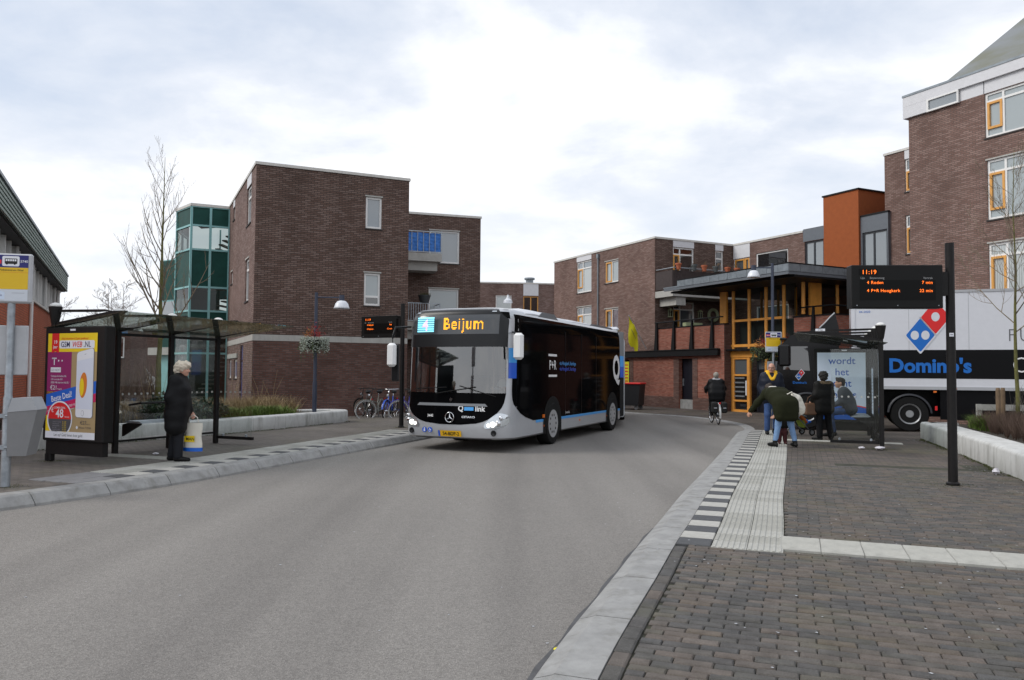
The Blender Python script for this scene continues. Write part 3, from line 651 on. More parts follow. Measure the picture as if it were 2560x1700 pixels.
# lower storey in redder brick, a skin just in front
w.part('brick_base', MB().box(-.006, w.L, -.006, .02, 0, 2.698), 'brick_base')
sdw = Wall(lb, C, A, 0, 8.87, 'brick_brown'); L = sdw.L
def U(u): return L-u                                      # u measured from the front corner
sdw.window(U(2.3), U(1.15), 6.99, 8.40, pane='pane_mid', mull=[U(1.55)], trans=[8.0]); sdw.window(U(6.65), U(6.1), 7.96, 8.5, pane='pane_mid'); sdw.window(U(2.35), U(1.4), 4.19, 5.74, pane='pane_mid', mull=[U(1.75)], trans=[5.35], lintel='concrete_pale'); sdw.window(U(7.0), U(6.42), 5.30, 5.82, pane='pane_mid', lintel='concrete_pale')
sdw.hole(U(3.35), U(2.6), 0, 2.62); sdw.window(U(7.1), U(6.2), 1.35, 2.1, frame='frame_white', pane='door_blue'); sdw.window(U(5.3), U(4.3), 1.35, 2.1, frame='frame_white', pane='door_blue')
sdw.make(); sdw.trim(8.80, 8.90); sdw.part('panel', MB().box(U(2.3), U(1.15), -.012, .02, 8.40, 8.79), 'panel_white'); sdw.part('panel', MB().box(U(6.65), U(6.1), -.012, .02, 8.5, 8.79), 'panel_white')
sdw.part('white_band', MB().box(0, L+.0, -.014, .02, 2.70, 2.91), 'concrete_pale'); sdw.part('lintel', MB().box(U(7.4), U(4.1), -.05, .02, 2.16, 2.34), 'concrete_pale')
d_ = sdw.part('door', MB().box(U(3.35), U(2.6), .06, .10, 0, 2.0), 'door_blue'); MB().box(U(2.76), U(2.72), .02, .06, .95, 1.1).build('handle', 'galvanised', d_); sdw.part('fanlight', MB().box(U(3.35), U(2.6), .06, .10, 2.06, 2.62), 'door_blue')
Bk, Ck = pt(B, (-.44, .9), 10), pt(C, EV, 6)
plain(lb, [B, pt(B, (-.41, .91), 8), pt(C, EV, 4.5), C], 0, 8.87, 'brick_shaded'); flat_roof(lb, [A, B, pt(B, (-.41, .91), 8), pt(C, EV, 4.5), C], 8.86)
# set-back wing with two balconies
A2, B2 = (-4.78, 35.79), (-1.53, 36.82)
wg = bld('apartment_wing', A2, 'set-back brick wing with blue-screened balcony behind the tall brown block')
w = Wall(wg, pt(A2, (-.95, -.30), 2.2), B2, 0, 9.05, 'brick_shaded'); o2 = 2.2
w.window(o2+.94, o2+2.37, 6.75, 8.27, pane='pane_sky', lintel='concrete_pale'); w.window(o2+.93, o2+2.36, 3.95, 5.55, pane='pane_blind', lintel='concrete_pale'); w.make(); w.trim(8.97, 9.07, x0=0)
plain(wg, [B2, pt(B2, (-.30, .95), 9), pt(A2, (-.30, .95), 9)], 0, 9.05, 'brick_shaded'); flat_roof(wg, [pt(A2, (-.95, -.3), 2.2), B2, pt(B2, (-.3, .95), 9), pt(A2, (-.3, .95), 9)], 9.04)
def balcony(w, x0, x1, z, dep, rail_m='galvanised', cloth=None, n=6, h=1.0, box=False):
    s_ = w.part('balcony', MB().box(x0, x1, -dep, -.002, z-.36, z).box(x0, x1-.15, -dep+.25, -.002, z-.76, z-.362), 'concrete_pale')
    g = MB(); zb, zt = z+.07, z+h
    for i in range(n+1): x = x0+.04+(x1-x0-.08)*i/n; g.box(x-.012, x+.012, -dep+.02, -dep+.045, zb, zt)
    for i in range(3): y = -dep+.03+(dep-.1)*i/2; g.box(x1-.03, x1-.005, y-.012, y+.012, zb, zt)
    g.box(x0, x1, -dep+.01, -dep+.055, zt, zt+.04); g.box(x0, x1, -dep+.015, -dep+.05, zb-.04, zb); g.box(x1-.035, x1, -dep+.056, -.02, zt, zt+.04); g.build('railing', rail_m, s_)
    if cloth:
        c = MB(); c.grid(lambda u, v: (x0+.03+(x1-x0-.06)*u, -dep+.062+.012*math.sin(u*50+v*7)+.008*math.sin(v*33+u*11), zb+.02+(zt-zb-.06)*v+.012*math.sin(u*23)*v), 60, 20); c.build('screen_cloth', cloth, s_, True)
    return s_
mat('cloth_blue', (.045, .19, .58), .7, var=.25, vscale=9)
bal = balcony(w, o2-1.2, o2+1.27, 7.0, 1.2, cloth='cloth_blue', n=9, h=.96); bal2 = balcony(w, o2-1.2, o2+1.24, 3.9, 1.2, n=22, h=.82)
mat('pot_dark', (.05, .055, .06), .6); pp = w.M @ Vector((o2+.52, -1.1, 4.76)); e = empty('balcony_planter', (pp.x+wg.location.x, pp.y+wg.location.y, 4.76), w.rz, 'dark grey oval pot with grassy plant on the lower left balcony rail', 'flower pot')
g = MB(); g.lathe([(.2, 0), (.27, .3), (.29, .3), (.29, .34), (0, .33)], n=18); g.build('pot', 'pot_dark', e, 40); g = MB()
for _ in range(120): a = rng.uniform(0, 6.28); q = rng.uniform(0, .26); h = rng.uniform(.08, .2); x, y = math.cos(a)*q, math.sin(a)*q; g.add([(x-.008, y, .32), (x+.008, y, .32), (x*1.25, y*1.25, .32+h)], [(0, 1, 2)])
g.build('plant', mat('leaf_dull', (.05, .055, .02), .8), e)['kind'] = 'stuff'
# far brick block between
A3 = (-2.6, 61.0); fb = bld('far_building', A3, 'low brick building far off seen above the bus roof')
w = Wall(fb, A3, pt(A3, (.99, .08), 3.0), 0, 8.75, 'brick_brown'); w.window(1.3, 2.55, 6.2, 7.75, pane='pane_curtain'); w.make(); w.trim(8.68, 8.78)
w2 = Wall(fb, pt(A3, (.99, .08), 3.0), pt(A3, (.99, .10), 6.6), 0, 8.75, 'brick_brown'); w2.window(.5, 1.7, 6.0, 7.7, frame='frame_orange', pane='pane_dark', mull=[1.1]); w2.make(); w2.trim(8.68, 8.78); w2.part('panel', MB().box(.5, 1.7, -.02, .02, 7.75, 8.67), 'panel_white')
w2.part('chimney', MB().lathe([(.3, 0), (.3, .35), (.42, .36), (.42, .5), (0, .55)], (1.1, .8, 8.75), 12), 'zinc')
w3 = Wall(fb, pt(A3, (-.95, .3), 6), A3, 0, 8.75, 'brick_brown'); w3.make(); w3.trim(8.68, 8.78)
plain(fb, [pt(A3, (.99, .10), 6.6), pt(A3, (.7, .9), 12), pt(A3, (-.3, .9), 9)], 0, 8.75, 'brick_brown'); flat_roof(fb, [pt(A3, (-.95, .3), 6), A3, pt(A3, (.99, .10), 6.6), pt(A3, (.7, .9), 12), pt(A3, (-.3, .9), 9)], 8.74)
# ------------------------------------------------------------------ green glass stair tower
T0 = C; T1 = pt(T0, -EV, 1.55); T2 = (-15.0, 34.55)
st = bld('stair_tower', T1, 'green panelled glass stair tower with pale teal frame left of the brick block', 'stair tower')
LV = [0, 2.39, 3.37, 4.21, 5.24, 6.86, 7.90, 8.72]; KIND = 'ogpgpgp'      # open glass, green panel
def tower_face(a, b, n):
    w = Wall(st, a, b, 0, 8.72, 'frame_teal'); fr = MB(); t = .05
    for i in range(n+1): x = w.L*i/n; fr.box(x-t if i else 0, x+t if i < n else w.L, -.03, .06, 0, 8.72)
    for z in LV[1:]: 
        for i in range(n): fr.box(w.L*i/n+t, w.L*(i+1)/n-t, -.025, .055, z-.04, z+.04)
    f_ = w.part('frame', fr, 'frame_teal')
    for i in range(n):
        for j in range(7):
            k = KIND[j]; x0, x1 = w.L*i/n+t, w.L*(i+1)/n-t; z0, z1 = LV[j]+.04, LV[j+1]-.04
            w.part('glass_pane' if k != 'p' else 'panel', MB().quad((x0, .02, z0), (x1, .02, z0), (x1, .02, z1), (x0, .02, z1)), 'panel_green' if k == 'p' else 'glass_tint')
    w.part('roof_edge', MB().box(-.05, w.L+.05, -.05, .2, 8.722, 8.84), 'white_trim')
tower_face(T1, T0, 2); tower_face(T2, T1, 1); tower_face(pt(T2, (-.2, .98), 2.4), T2, 2)
g = MB(); o = st.location
for k in range(3):                                                     # stair flights and landings seen through the glass
    z = k*2.8
    for i in range(14): q = pt(T2, (.86, .15), .2+i*.17); g.box(q[0]-o.x, q[0]-o.x+.2, q[1]-o.y+.8, q[1]-o.y+1.9, z+i*.2, z+i*.2+.06)
    g.box(-1.0, 1.5, 1.2, 4, z-.12, z)
g.build('stairs', 'concrete_pale', st); MB().poly([(T2[0]-o.x, T2[1]-o.y, 8.7), (0, 0, 8.7), (T0[0]-o.x, T0[1]-o.y, 8.7), (T0[0]-o.x-1, T0[1]-o.y+4, 8.7), (T2[0]-o.x-.5, T2[1]-o.y+4, 8.7)]).build('roof', 'beam_black', st)
bw = MB(); bw.quad((T2[0]-o.x-1.5, T2[1]-o.y+4.4, 0), (T0[0]-o.x-1.6, T0[1]-o.y+4.2, 0), (T0[0]-o.x-1.6, T0[1]-o.y+4.2, 3.9), (T2[0]-o.x-1.5, T2[1]-o.y+4.4, 3.9)); bw.build('rear_wall', 'brick_shaded', st)
rw = MB()
for i in range(4): rw.box(T2[0]-o.x+.3+i*.7, T2[0]-o.x+.36+i*.7, T2[1]-o.y+4.3, T2[1]-o.y+4.36, 3.9, 8.7)
rw.box(T2[0]-o.x-1, T0[0]-o.x-1.6, T2[1]-o.y+4.3, T2[1]-o.y+4.36, 5.2, 6.9); rw.build('rear_frame', 'frame_teal', st)
# annex in front of the tower foot with a teal door
an = bld('tower_annex', (-16.4, 35.2), 'low green panelled annex with pale lintel and teal door left of the stair tower', 'annex')
w = Wall(an, (-16.95, 37.3), (-15.0, 36.0), 0, 6.9, 'frame_teal'); w.hole(.9, 2.2, 0, 2.35); w.make()
w.part('panel', MB().box(.05, w.L-.05, -.03, .01, 2.75, 4.1), 'panel_green'); w.part('panel', MB().box(.05, w.L-.05, -.03, .01, 5.0, 6.85), 'panel_green'); w.part('glass_pane', MB().box(.05, w.L-.05, -.03, .01, 4.2, 4.9), 'pane_sky')
w.part('lintel', MB().box(-.4, w.L-.2, -.25, .02, 2.37, 2.72), 'concrete_pale'); d_ = w.part('door', MB().box(.95, 1.0, .02, .08, 0, 2.3).box(2.1, 2.15, .02, .08, 0, 2.3).box(1.5, 1.56, .02, .08, 0, 2.3).box(1.0, 2.1, .02, .08, .0, .15), 'frame_teal'); MB().box(1.0, 2.1, .05, .06, .16, 2.3).build('pane', 'pane_mid', d_)
plain(an, [(-15.0, 36.0), (-14.3, 38), (-16.2, 39), (-16.95, 37.3)], 0, 6.9, 'panel_green')
# ------------------------------------------------------------------ brick flats right of the bus (three facades round a court)
c0, c1, c2, c3 = (2.70, 50.24), (7.46, 40.72), (12.21, 43.01), (14.49, 38.77)
rc = bld('corner_apartments', c1, 'brown brick flats with plant pots on the corner balcony behind the yellow flag')
w = Wall(rc, c0, c1, 0, 8.85, 'brick_grey')
w.window(2.80, 4.47, 6.55, 8.46, pane='pane_curtain', mull=[3.45], trans=[8.02], sash=[(2.86, 3.43, 6.85, 8.0, 'frame_orange')], panes={0: 'pane_blind', 2: 'pane_sky', 3: 'pane_sky'}); w.part('panel', MB().box(2.80, 4.47, -.014, .02, 8.47, 8.77), 'panel_white')
w.window(5.92, 7.28, 6.85, 8.10, pane='pane_blind', mull=[6.6], sash=[(5.98, 6.58, 6.9, 8.05, 'frame_orange')], lintel='concrete_pale')
w.window(2.82, 4.48, 3.8, 5.68, pane='pane_curtain', mull=[3.45], trans=[5.2], sash=[(2.88, 3.43, 4.0, 5.18, 'frame_orange')], panes={2: 'pane_mid', 3: 'pane_mid'}, lintel='concrete_pale')
w.window(5.92, 7.28, 4.14, 5.36, pane='pane_wine', mull=[6.6], sash=[(5.98, 6.58, 4.2, 5.3, 'frame_orange')], panes={0: 'pane_dark'}, lintel='concrete_pale')
w.make(); w.trim(8.78, 8.88); g = MB(); g.cyl((5.28, -.07, 0), (5.28, -.07, 8.45), .045, 8); g.box(5.2, 5.36, -.14, -.004, 8.4, 8.66); w.part('downpipe', g, 'zinc')
w = Wall(rc, c1, c2, 0, 8.85, 'brick_shaded')
w.window(1.18, 2.57, 7.05, 8.42, pane='pane_dark', mull=[1.66], trans=[8.05], sash=[(1.22, 1.63, 7.06, 8.02, 'frame_orange')], sill=False); w.part('panel', MB().box(1.18, 2.57, -.014, .02, 8.43, 8.77), 'panel_white')
w.window(4.03, 4.59, 7.3, 8.43, pane='pane_mid', trans=[8.0]); w.part('panel', MB().box(4.03, 4.59, -.014, .02, 8.44, 8.77), 'panel_white')
w.window(1.2, 2.6, 3.95, 5.5, pane='pane_dark', mull=[1.66], trans=[5.1], sash=[(1.24, 1.63, 3.97, 5.08, 'frame_orange')], sill=False, panes={1: 'pane_mid'})
w.make(); w.trim(8.78, 8.88)
# upper corner balcony: dark panelled front, concrete slab, deep beam
dep = 1.5; b1 = w.part('balcony', MB().box(.02, 5.0, -dep, -.01, 5.62, 5.95).box(.3, .9, -dep+.1, -.02, 5.18, 5.618), 'concrete_pale')
g = MB()
for i in range(41): x = .05+4.9*i/41; g.box(x, x+.112, -dep+.03, -dep+.07, 6.02, 6.95)
for i in range(12): y = -dep+.08+(dep-.1)*i/12; g.box(.03, .07, y, y+.112, 6.02, 6.95)
g.build('parapet', mat('cladding_brown', (.05, .036, .034), .7, var=.15), b1); MB().tube([(.06, -.05, 7.08), (.06, -dep, 7.08), (4.95, -dep, 7.08)], .025, 8).build('handrail', 'galvanised', b1)
rcw = w
# flower pots on the handrail: each its own thing
mat('terracotta', (.45, .13, .06), .8, var=.12); mat('pot_grey', (.09, .10, .10), .7); mat('twig', (.13, .085, .05), .9); mat('leaf_dark', (.03, .055, .018), .7, var=.4, vscale=12)
lo = rc.location
def wp(w, x, y, z): p = w.M @ Vector((x, y, z)); return (p.x+lo.x, p.y+lo.y, z)
POTS = [(.35, 'terracotta', 'terracotta pot hung at the left end of the corner balcony rail'), (1.35, 'pot_grey', 'grey pot between two terracotta pots on the corner balcony rail'), (2.0, 'terracotta', 'terracotta pot with twigs in front of the balcony door'), (2.75, 'pot_grey', 'low grey pot at the middle of the corner balcony rail'), (3.55, 'terracotta', 'terracotta pot left of the rightmost one on the balcony rail'), (4.2, 'terracotta', 'rightmost terracotta pot on the corner balcony rail')]
for x, mm, lab in POTS:
    e = empty('flower_pot', wp(w, x, -dep-.03, 6.98), w.rz, lab, 'flower pot', 'flower pots on the corner balcony'); MB().lathe([(.10, 0), (.14, .24), (.165, .24), (.165, .32), (.13, .32), (.12, .27), (0, .27)], n=14).build('pot', mm, e, 40)
    g = MB()
    for i in range(9): a = rng.uniform(0, 6.28); h = rng.uniform(.1, .3); g.tube([(0, 0, .26), (math.cos(a)*.08, math.sin(a)*.08, .3+h*.5), (math.cos(a)*.14, math.sin(a)*.14, .28+h)], .006, 4)
    g.build('plant', 'twig', e)
w = Wall(rc, c2, pt(c3, (.47, -.88), 1.30), 0, 8.85, 'brick_grey')
w.window(.05, 1.27, 5.9, 8.02, frame='frame_white', pane='pane_mid', mull=[.85], sash=[(.12, .84, 6.0, 7.98, 'frame_orange'), (.87, 1.2, 6.0, 7.98, 'frame_orange')], sill=False); w.part('panel', MB().box(.05, 1.27, -.014, .02, 8.03, 8.77), 'panel_white')
w.window(1.70, 3.89, 6.2, 8.13, pane='pane_dark', mull=[], sill=True, panes={}); 
w.window(1.70, 3.89, 3.5, 5.3, pane='pane_mid', sill=True)
w.window(4.95, 6.1, 5.5, 8.28, frame='frame_dark', pane='pane_sky', mull=[5.5], sill=False)
w.make(); w.trim(8.78, 8.88, x1=4.85); w.part('panel', MB().box(4.87, 6.12, -.016, .02, 8.30, 8.93), 'panel_grey')
plain(rc, [pt(c3, (.47, -.88), 1.3), pt(c3, (.9, .43), 9), (14, 52), (6, 55), c0], 0, 8.85, 'brick_grey'); flat_roof(rc, [c0, c1, c2, pt(c3, (.47, -.88), 1.3), pt(c3, (.9, .43), 9), (14, 52), (6, 55)], 8.84)
# orange rendered tower
ta = pt(c2, (.47, -.88), 6.12); tb_ = pt(c2, (.47, -.88), 8.1); tcn = pt(tb_, EV, 2.3)
ot = bld('orange_tower', ta, 'orange-brown rendered lift tower rising between two dark window bays', 'tower')
w = Wall(ot, ta, tb_, 0, 10.3, 'stucco_orange'); w.make(); w.trim(10.3, 10.37, 'beam_black', .05)
w2 = Wall(ot, tb_, tcn, 0, 10.3, 'stucco_orange'); w2.make(); w2.trim(10.3, 10.37, 'beam_black', .05, x0=.03)
plain(ot, [tcn, pt(ta, EV, 2.3), ta], 0, 10.3, 'stucco_orange'); flat_roof(ot, [ta, tb_, tcn, pt(ta, EV, 2.3)], 10.31)
# dark glazed link right of it
gl0 = pt(tb_, EV, .12); gl1 = pt(gl0, DV, 1.45); lk = bld('glazed_link', gl0, 'grey panelled link with tall dark-framed windows right of the orange tower', 'building')
w = Wall(lk, gl0, gl1, 0, 9.0, 'panel_grey'); w.window(.1, 1.4, 5.6, 8.25, frame='frame_dark', pane='pane_sky', mull=[.68], trans=[5.9], sill=False); w.make(); w.trim(9.0, 9.07, 'beam_black', .03)
plain(lk, [gl1, pt(gl1, EV, 5), pt(gl0, EV, 5), gl0], 0, 9.0, 'panel_grey'); flat_roof(lk, [gl0, gl1, pt(gl1, EV, 5), pt(gl0, EV, 5)], 9.0)
# ------------------------------------------------------------------ brick podium with balcony, black beam and slanted struts
pr = (9.49, 34.85); pl = pt(pr, DV, -8)
pd = bld('brick_podium', pr, 'red brick ground floor with black beam, slanted struts and dark doors beside the orange entrance', 'building')
w = Wall(pd, pl, pr, 0, 2.5, 'brick_red'); w.hole(4.86, 5.85, 0, 2.4); w.hole(.02, .78, 0, 2.4); w.make()
for x0, x1 in ((.8, 4.84), (5.87, w.L-.002)): w.part('plinth', MB().box(x0, x1, -.012, .02, 0, .56), 'brick_base')
for x0, x1 in ((4.45, 4.856), (5.854, 6.2), (.79, 1.1)): w.part('pilaster', MB().box(x0, x1, -.02, .1, .562, 2.42), 'brick_base')
d_ = w.part('door', MB().box(4.86, 5.85, .22, .28, .46, 2.4), mat('door_navy', (.008, .009, .016), .4)); MB().box(4.93, 4.97, .16, .22, 1.1, 1.45).build('handle', 'galvanised', d_)
w.part('step', MB().box(4.87, 5.84, .05, .5, 0, .45), 'concrete_kerb'); w.part('doorway', MB().quad((.02, .4, 0), (.78, .4, 0), (.78, .4, 2.4), (.02, .4, 2.4)), 'room_dark')
up = Wall(pd, pt(pl, DV, 3.15), pr, 2.5, 3.9, 'brick_red'); up.make()
w.part('beam', MB().box(-1.0, 7.75, -.16, -.025, 2.60, 2.80).box(-1.0, 7.75, -.20, -.025, 2.52, 2.598).box(-1.0, 7.75, -.20, -.025, 2.802, 2.84), 'beam_black')
g = MB()
for x in (3.2, 4.55, 5.9, 7.3):
    g = MB(); g.prism([(x-.2, 2.84), (x+.06, 2.84), (x+.04, 4.2), (x-.04, 4.2)], 'y', -.11, -.03); w.part('strut', g, 'beam_black')
w.part('handrail', MB().tube([(3.05, -.07, 4.22), (8.0, -.07, 4.25)], .03, 8), 'beam_black'); w.part('coping', MB().box(3.16, 8.03, -.02, .25, 3.902, 3.96), 'beam_black')
sdp = Wall(pd, pr, pt(pr, EV, .45), 0, 3.9, 'brick_base'); sdp.make()  # return wall takes the darker brick; its turned-away shade is in the colour
plain(pd, [pt(pl, EV, 1.5), pl], 0, 2.5, 'brick_red'); flat_roof(pd, [pl, pr, pt(pr, EV, 4.2), pt(pl, EV, 4.2)], 2.52)
# things on that balcony
lo = rc.location
for x, lab in ((.91, 'pale green wall lantern left of the balcony window'), (2.89, 'pale green wall lantern right of the balcony window')):
    p = wp(rcw, x, -.13, 4.66); e = empty('wall_lantern', p, rcw.rz, lab, 'lantern', 'lanterns on the balcony wall'); MB().box(-.1, .1, -.1, .1, 0, .03).box(-.085, -.065, -.085, -.065, .03, .36).box(.065, .085, -.085, -.065, .03, .36).box(-.085, -.065, .065, .085, .03, .36).box(.065, .085, .065, .085, .03, .36).box(-.1, .1, -.1, .1, .36, .4).box(-.05, .05, -.05, .05, .4, .46).build('case', mat('lantern_green', (.48, .52, .33), .6), e); MB().box(-.05, .05, -.05, .05, .04, .3).build('glass', 'pane_dark', e)
p = wp(rcw, 3.77, -.13, 4.87); e = MB().torus((0, 0, 0), .30, .085, 'y', 28, 10).build('ring_wreath', mat('wreath_green', (.36, .40, .25), .8, var=.3, vscale=20)); e.location = p; e.rotation_euler = (0, 0, rcw.rz); tag(e, 'pale green ring wreath on the dark balcony wall', 'wreath')
p = wp(rcw, 1.75, -.9, 3.98); e = MB().box(-.55, .55, -.14, .14, 0, .36, .02).build('planter_box', mat('box_green', (.42, .47, .27), .7)); e.location = p; e.rotation_euler = (0, 0, rcw.rz); tag(e, 'pale green planter box behind the balcony handrail', 'planter box')
# ------------------------------------------------------------------ orange-framed entrance pavilion with zinc canopy
q0 = pt(pr, EV, .45)
ev = bld('entrance_pavilion', q0, 'glazed entrance hall with orange timber columns under a flat zinc-edged canopy', 'building')
PL = 9.5; M0 = TR((0, 0, 0), math.atan2(DV.y, DV.x))
def pv(name, g, m, parent=None): return g.build(name, m, parent or ev, M=M0 if parent is None else None)
for x in (.1, 1.08, 2.08, 3.08, 4.10): pv('column', MB().lathe([(.075, 0), (.075, 1.5)], (x, 0, 4.12), 10) if x > 3.5 else MB().lathe([(.075, 0), (.075, 5.4-.0)], (x, 0, 0), 10), 'wood_orange')
pv('timber_panel', MB().box(-.75, -.32, -.04, .06, 4.0, 5.42), 'wood_orange'); pv('timber_panel', MB().box(4.05, 4.15, .35, .98, 4.05, 5.42), 'wood_orange')
for y_ in (1.94, 3.1, 4.3): pv('column', MB().lathe([(.075, 0), (.075, 1.36)], (4.1, y_, 4.05), 10), 'wood_orange')
pv('glass_pane', MB().quad((4.1, 1.0, 4.05), (4.1, 6.0, 4.05), (4.1, 6.0, 5.4), (4.1, 1.0, 5.4)), 'glass_tint')
for x in (.55, 1.55, 2.55): pv('mullion', MB().box(x-.04, x+.04, 1.2, 1.28, 4.1, 5.5), 'wood_orange')
g = MB(); g.box(.18, 3.0, -.05, .05, 4.0, 4.1); pv('rail', g, 'wood_orange'); pv('rail', MB().box(.0, 3.7, -.06, .06, 2.88, 3.0), 'wood_orange'); pv('lintel', MB().box(-.03, 3.7, -.09, .06, 2.42, 2.70), 'wood_orange'); pv('canopy_strip', MB().box(-.3, 3.6, -.35, .04, 2.72, 2.79), 'beam_black')
for x0, x1, z0, z1, mm in ((.18, 3.7, 4.1, 5.45, 'glass_tint'), (.18, 3.7, 3.0, 4.0, 'glass_tint')): pv('glass_pane', MB().quad((x0, .02, z0), (x1, .02, z0), (x1, .02, z1), (x0, .02, z1)), mm)
pv('spandrel', MB().box(.18, 3.7, .3, .34, 2.8, 4.0), mat('spandrel_grey', (.10, .10, .10), .8))
# the letterbox bay and the entrance door
lbx = pv('letterbox_bay', MB().box(-.02, .08, -.06, .06, 0, 2.42).box(.98, 1.14, -.06, .06, 0, 2.42).box(.08, .98, -.055, .05, 0, .12).box(.08, .98, -.055, .05, .47, .55).box(.08, .98, -.055, .05, 1.6, 1.68).box(.08, .98, -.055, .05, 2.34, 2.42), 'wood_orange')
pv('pane', MB().quad((.08, .01, 1.68), (.98, .01, 1.68), (.98, .01, 2.34), (.08, .01, 2.34)), 'pane_mid'); pv('pane', MB().quad((.08, .01, .12), (.98, .01, .12), (.98, .01, .47), (.08, .01, .47)), 'pane_dark')
pv('letterbox_panel', MB().box(.08, .98, 0, .05, .55, 1.6), 'beam_black')
for i in range(5): pv('letter_slot', MB().box(.13, .78, -.02, -.002, .68+i*.2, .74+i*.2), 'galvanised')
pv('bell_panel', MB().box(.84, .92, -.02, -.002, .75, 1.4), 'panel_white')
d_ = pv('door', MB().box(1.2, 1.28, .3, .38, 0, 2.42).box(2.1, 2.18, .3, .38, 0, 2.42).box(1.28, 2.1, .3, .38, 2.3, 2.42), 'frame_dark'); MB().box(1.28, 2.1, .33, .36, .02, 1.9).build('door_leaf', 'door_navy', d_); MB().quad((1.28, .34, 1.9), (2.1, .34, 1.9), (2.1, .34, 2.3), (1.28, .34, 2.3)).build('pane', 'pane_mid', d_)
pv('bay_frame', MB().box(2.95, 3.07, -.06, .06, 0, 2.42).box(3.07, 3.7, -.055, .05, 1.6, 1.68), 'wood_orange'); pv('pane', MB().quad((2.2, .35, .1), (2.95, .35, .1), (2.95, .35, 2.4), (2.2, .35, 2.4)), 'pane_dark'); pv('letterbox_panel', MB().box(3.08, 3.7, 0, .05, 0, 1.6), 'beam_black')
for i in range(5): pv('letter_slot', MB().box(3.1, 3.5, -.02, -.002, .68+i*.2, .74+i*.2), 'galvanised')
# brick pier and parapet on the right part of the pavilion
g = MB().box(3.7, 5.7, -.1, .25, 0, 4.0).box(5.45, 5.7, .25, 7, 0, 4.0); pv('parapet', g, 'brick_red'); pv('coping', MB().box(3.66, 5.74, -.14, .29, 4.0, 4.05).box(5.41, 5.74, .29, 7, 4.0, 4.05), 'beam_black'); pv('handrail', MB().tube([(4.0, -.08, 4.38), (5.6, -.08, 4.38), (5.6, 7, 4.38)], .03, 8), 'beam_black')
for x in (4.75,): pv('strut', MB().prism([(x-.16, 2.8), (x+.06, 2.8), (x+.04, 4.4), (x-.03, 4.4)], 'y', -.2, -.12), 'beam_black')
pv('rear_wall', MB().quad((-.5, 3.2, 0), (5.4, 3.2, 0), (5.4, 3.2, 2.8), (-.5, 3.2, 2.8)), 'room_dark'); pv('hall_floor', MB().box(-.5, 5.4, .4, 3.2, 2.66, 2.78), 'concrete_pale')
# canopy: deep black soffit, zinc face in single sheets
K0 = (10.467, 29.45); ko = ((Vector(K0)-Vector(q0)))
un = Vector((DV.x, DV.y)).normalized(); en = Vector((-un.y, un.x))*1      # local x along DV, local y away from street
kx, ky = ko.dot(un), ko.dot(Vector((-un.y, un.x)))
X1, X0, Y0, Y1 = kx, kx-6.6, ky, ky+8.5
pv('canopy_soffit', MB().box(X0-.9, X1-.02, Y0+.35, Y1, 5.42, 5.50), 'beam_black'); pv('canopy_fascia', MB().box(X0-1.0, X1-.01, Y0+.012, Y0+.1, 5.50, 5.62).box(X1-.1, X1-.012, Y0+.101, Y1, 5.50, 5.62), 'panel_grey')
pv('canopy_roof', MB().box(X0, X1-.02, Y0+.02, Y1, 5.63, 5.86), 'beam_black'); pv('roof_edge', MB().box(X0, X1+.02, Y0-.02, Y1, 5.905, 5.95), 'beam_black'); pv('canopy_tip', MB().box(X0-1.05, X0-.002, Y0+.02, Y1-4, 5.63, 5.68), 'zinc')
nn = 12
for i in range(nn):
    a_, b_ = X0+(X1-X0)*i/nn, X0+(X1-X0)*(i+1)/nn; pv('zinc_sheet', MB().prism([(a_, 5.62), (b_-.012, 5.62+.004), (b_-.012, 5.90), (a_, 5.90)], 'y', Y0-.008-.004*(i % 2), Y0+.018), 'zinc')
for i in range(14):
    a_, b_ = Y0+8.5*i/14, Y0+8.5*(i+1)/14; pv('zinc_sheet', MB().prism([(a_, 5.62), (b_-.012, 5.62), (b_-.012, 5.90), (a_, 5.90)], 'x', X1-.018, X1+.01+.004*(i % 2)), 'zinc')
# ------------------------------------------------------------------ large brick block at the right with sloping roof
ra = (14.71, 28.9); rb_ = pt(ra, DV, 16)
rb2 = bld('right_building', ra, 'large brown brick block at the right with white attic band and grey sloping roof')
w = Wall(rb2, pt(ra, DV, .12), rb_, 0, 11.30, 'brick_grey')
def bigwin(x, z0, z1, pane='pane_blind', n=1):
    w.window(x, x+2.4, z0, z1, pane=pane, mull=[x+.6, x+1.85], trans=[z1-.42], sash=[(x+.07, x+.57, z0+.32, z1-.45, 'frame_orange')], lintel='concrete_pale')
for x in (2.9, 8.4): bigwin(x, 6.95, 8.98); bigwin(x, 4.1, 6.14, 'pane_curtain')
w.window(2.86, 5.26, 9.76, 11.29, pane='pane_blind', mull=[3.46, 4.71], trans=[11.0], sash=[(2.93, 3.43, 10.05, 10.97, 'frame_orange')])
w.make()
g = MB().box(-.16, 16, -.10, .3, 11.72, 12.08); at = w.part('attic_band', g, 'panel_white'); w.part('attic_band', MB().box(-.16, .80, -.10, .3, 11.28, 11.716).box(2.0, 2.83, -.004, .3, 11.302, 11.716).box(5.3, 16, -.004, .3, 11.302, 11.716), 'panel_white'); w.part('attic_edge', MB().box(-.18, 16, -.12, .3, 12.082, 12.16), 'zinc')
wa = Wall(rb2, pt(ra, DV, .12), rb_, 11.30, 11.72, 'panel_white'); 
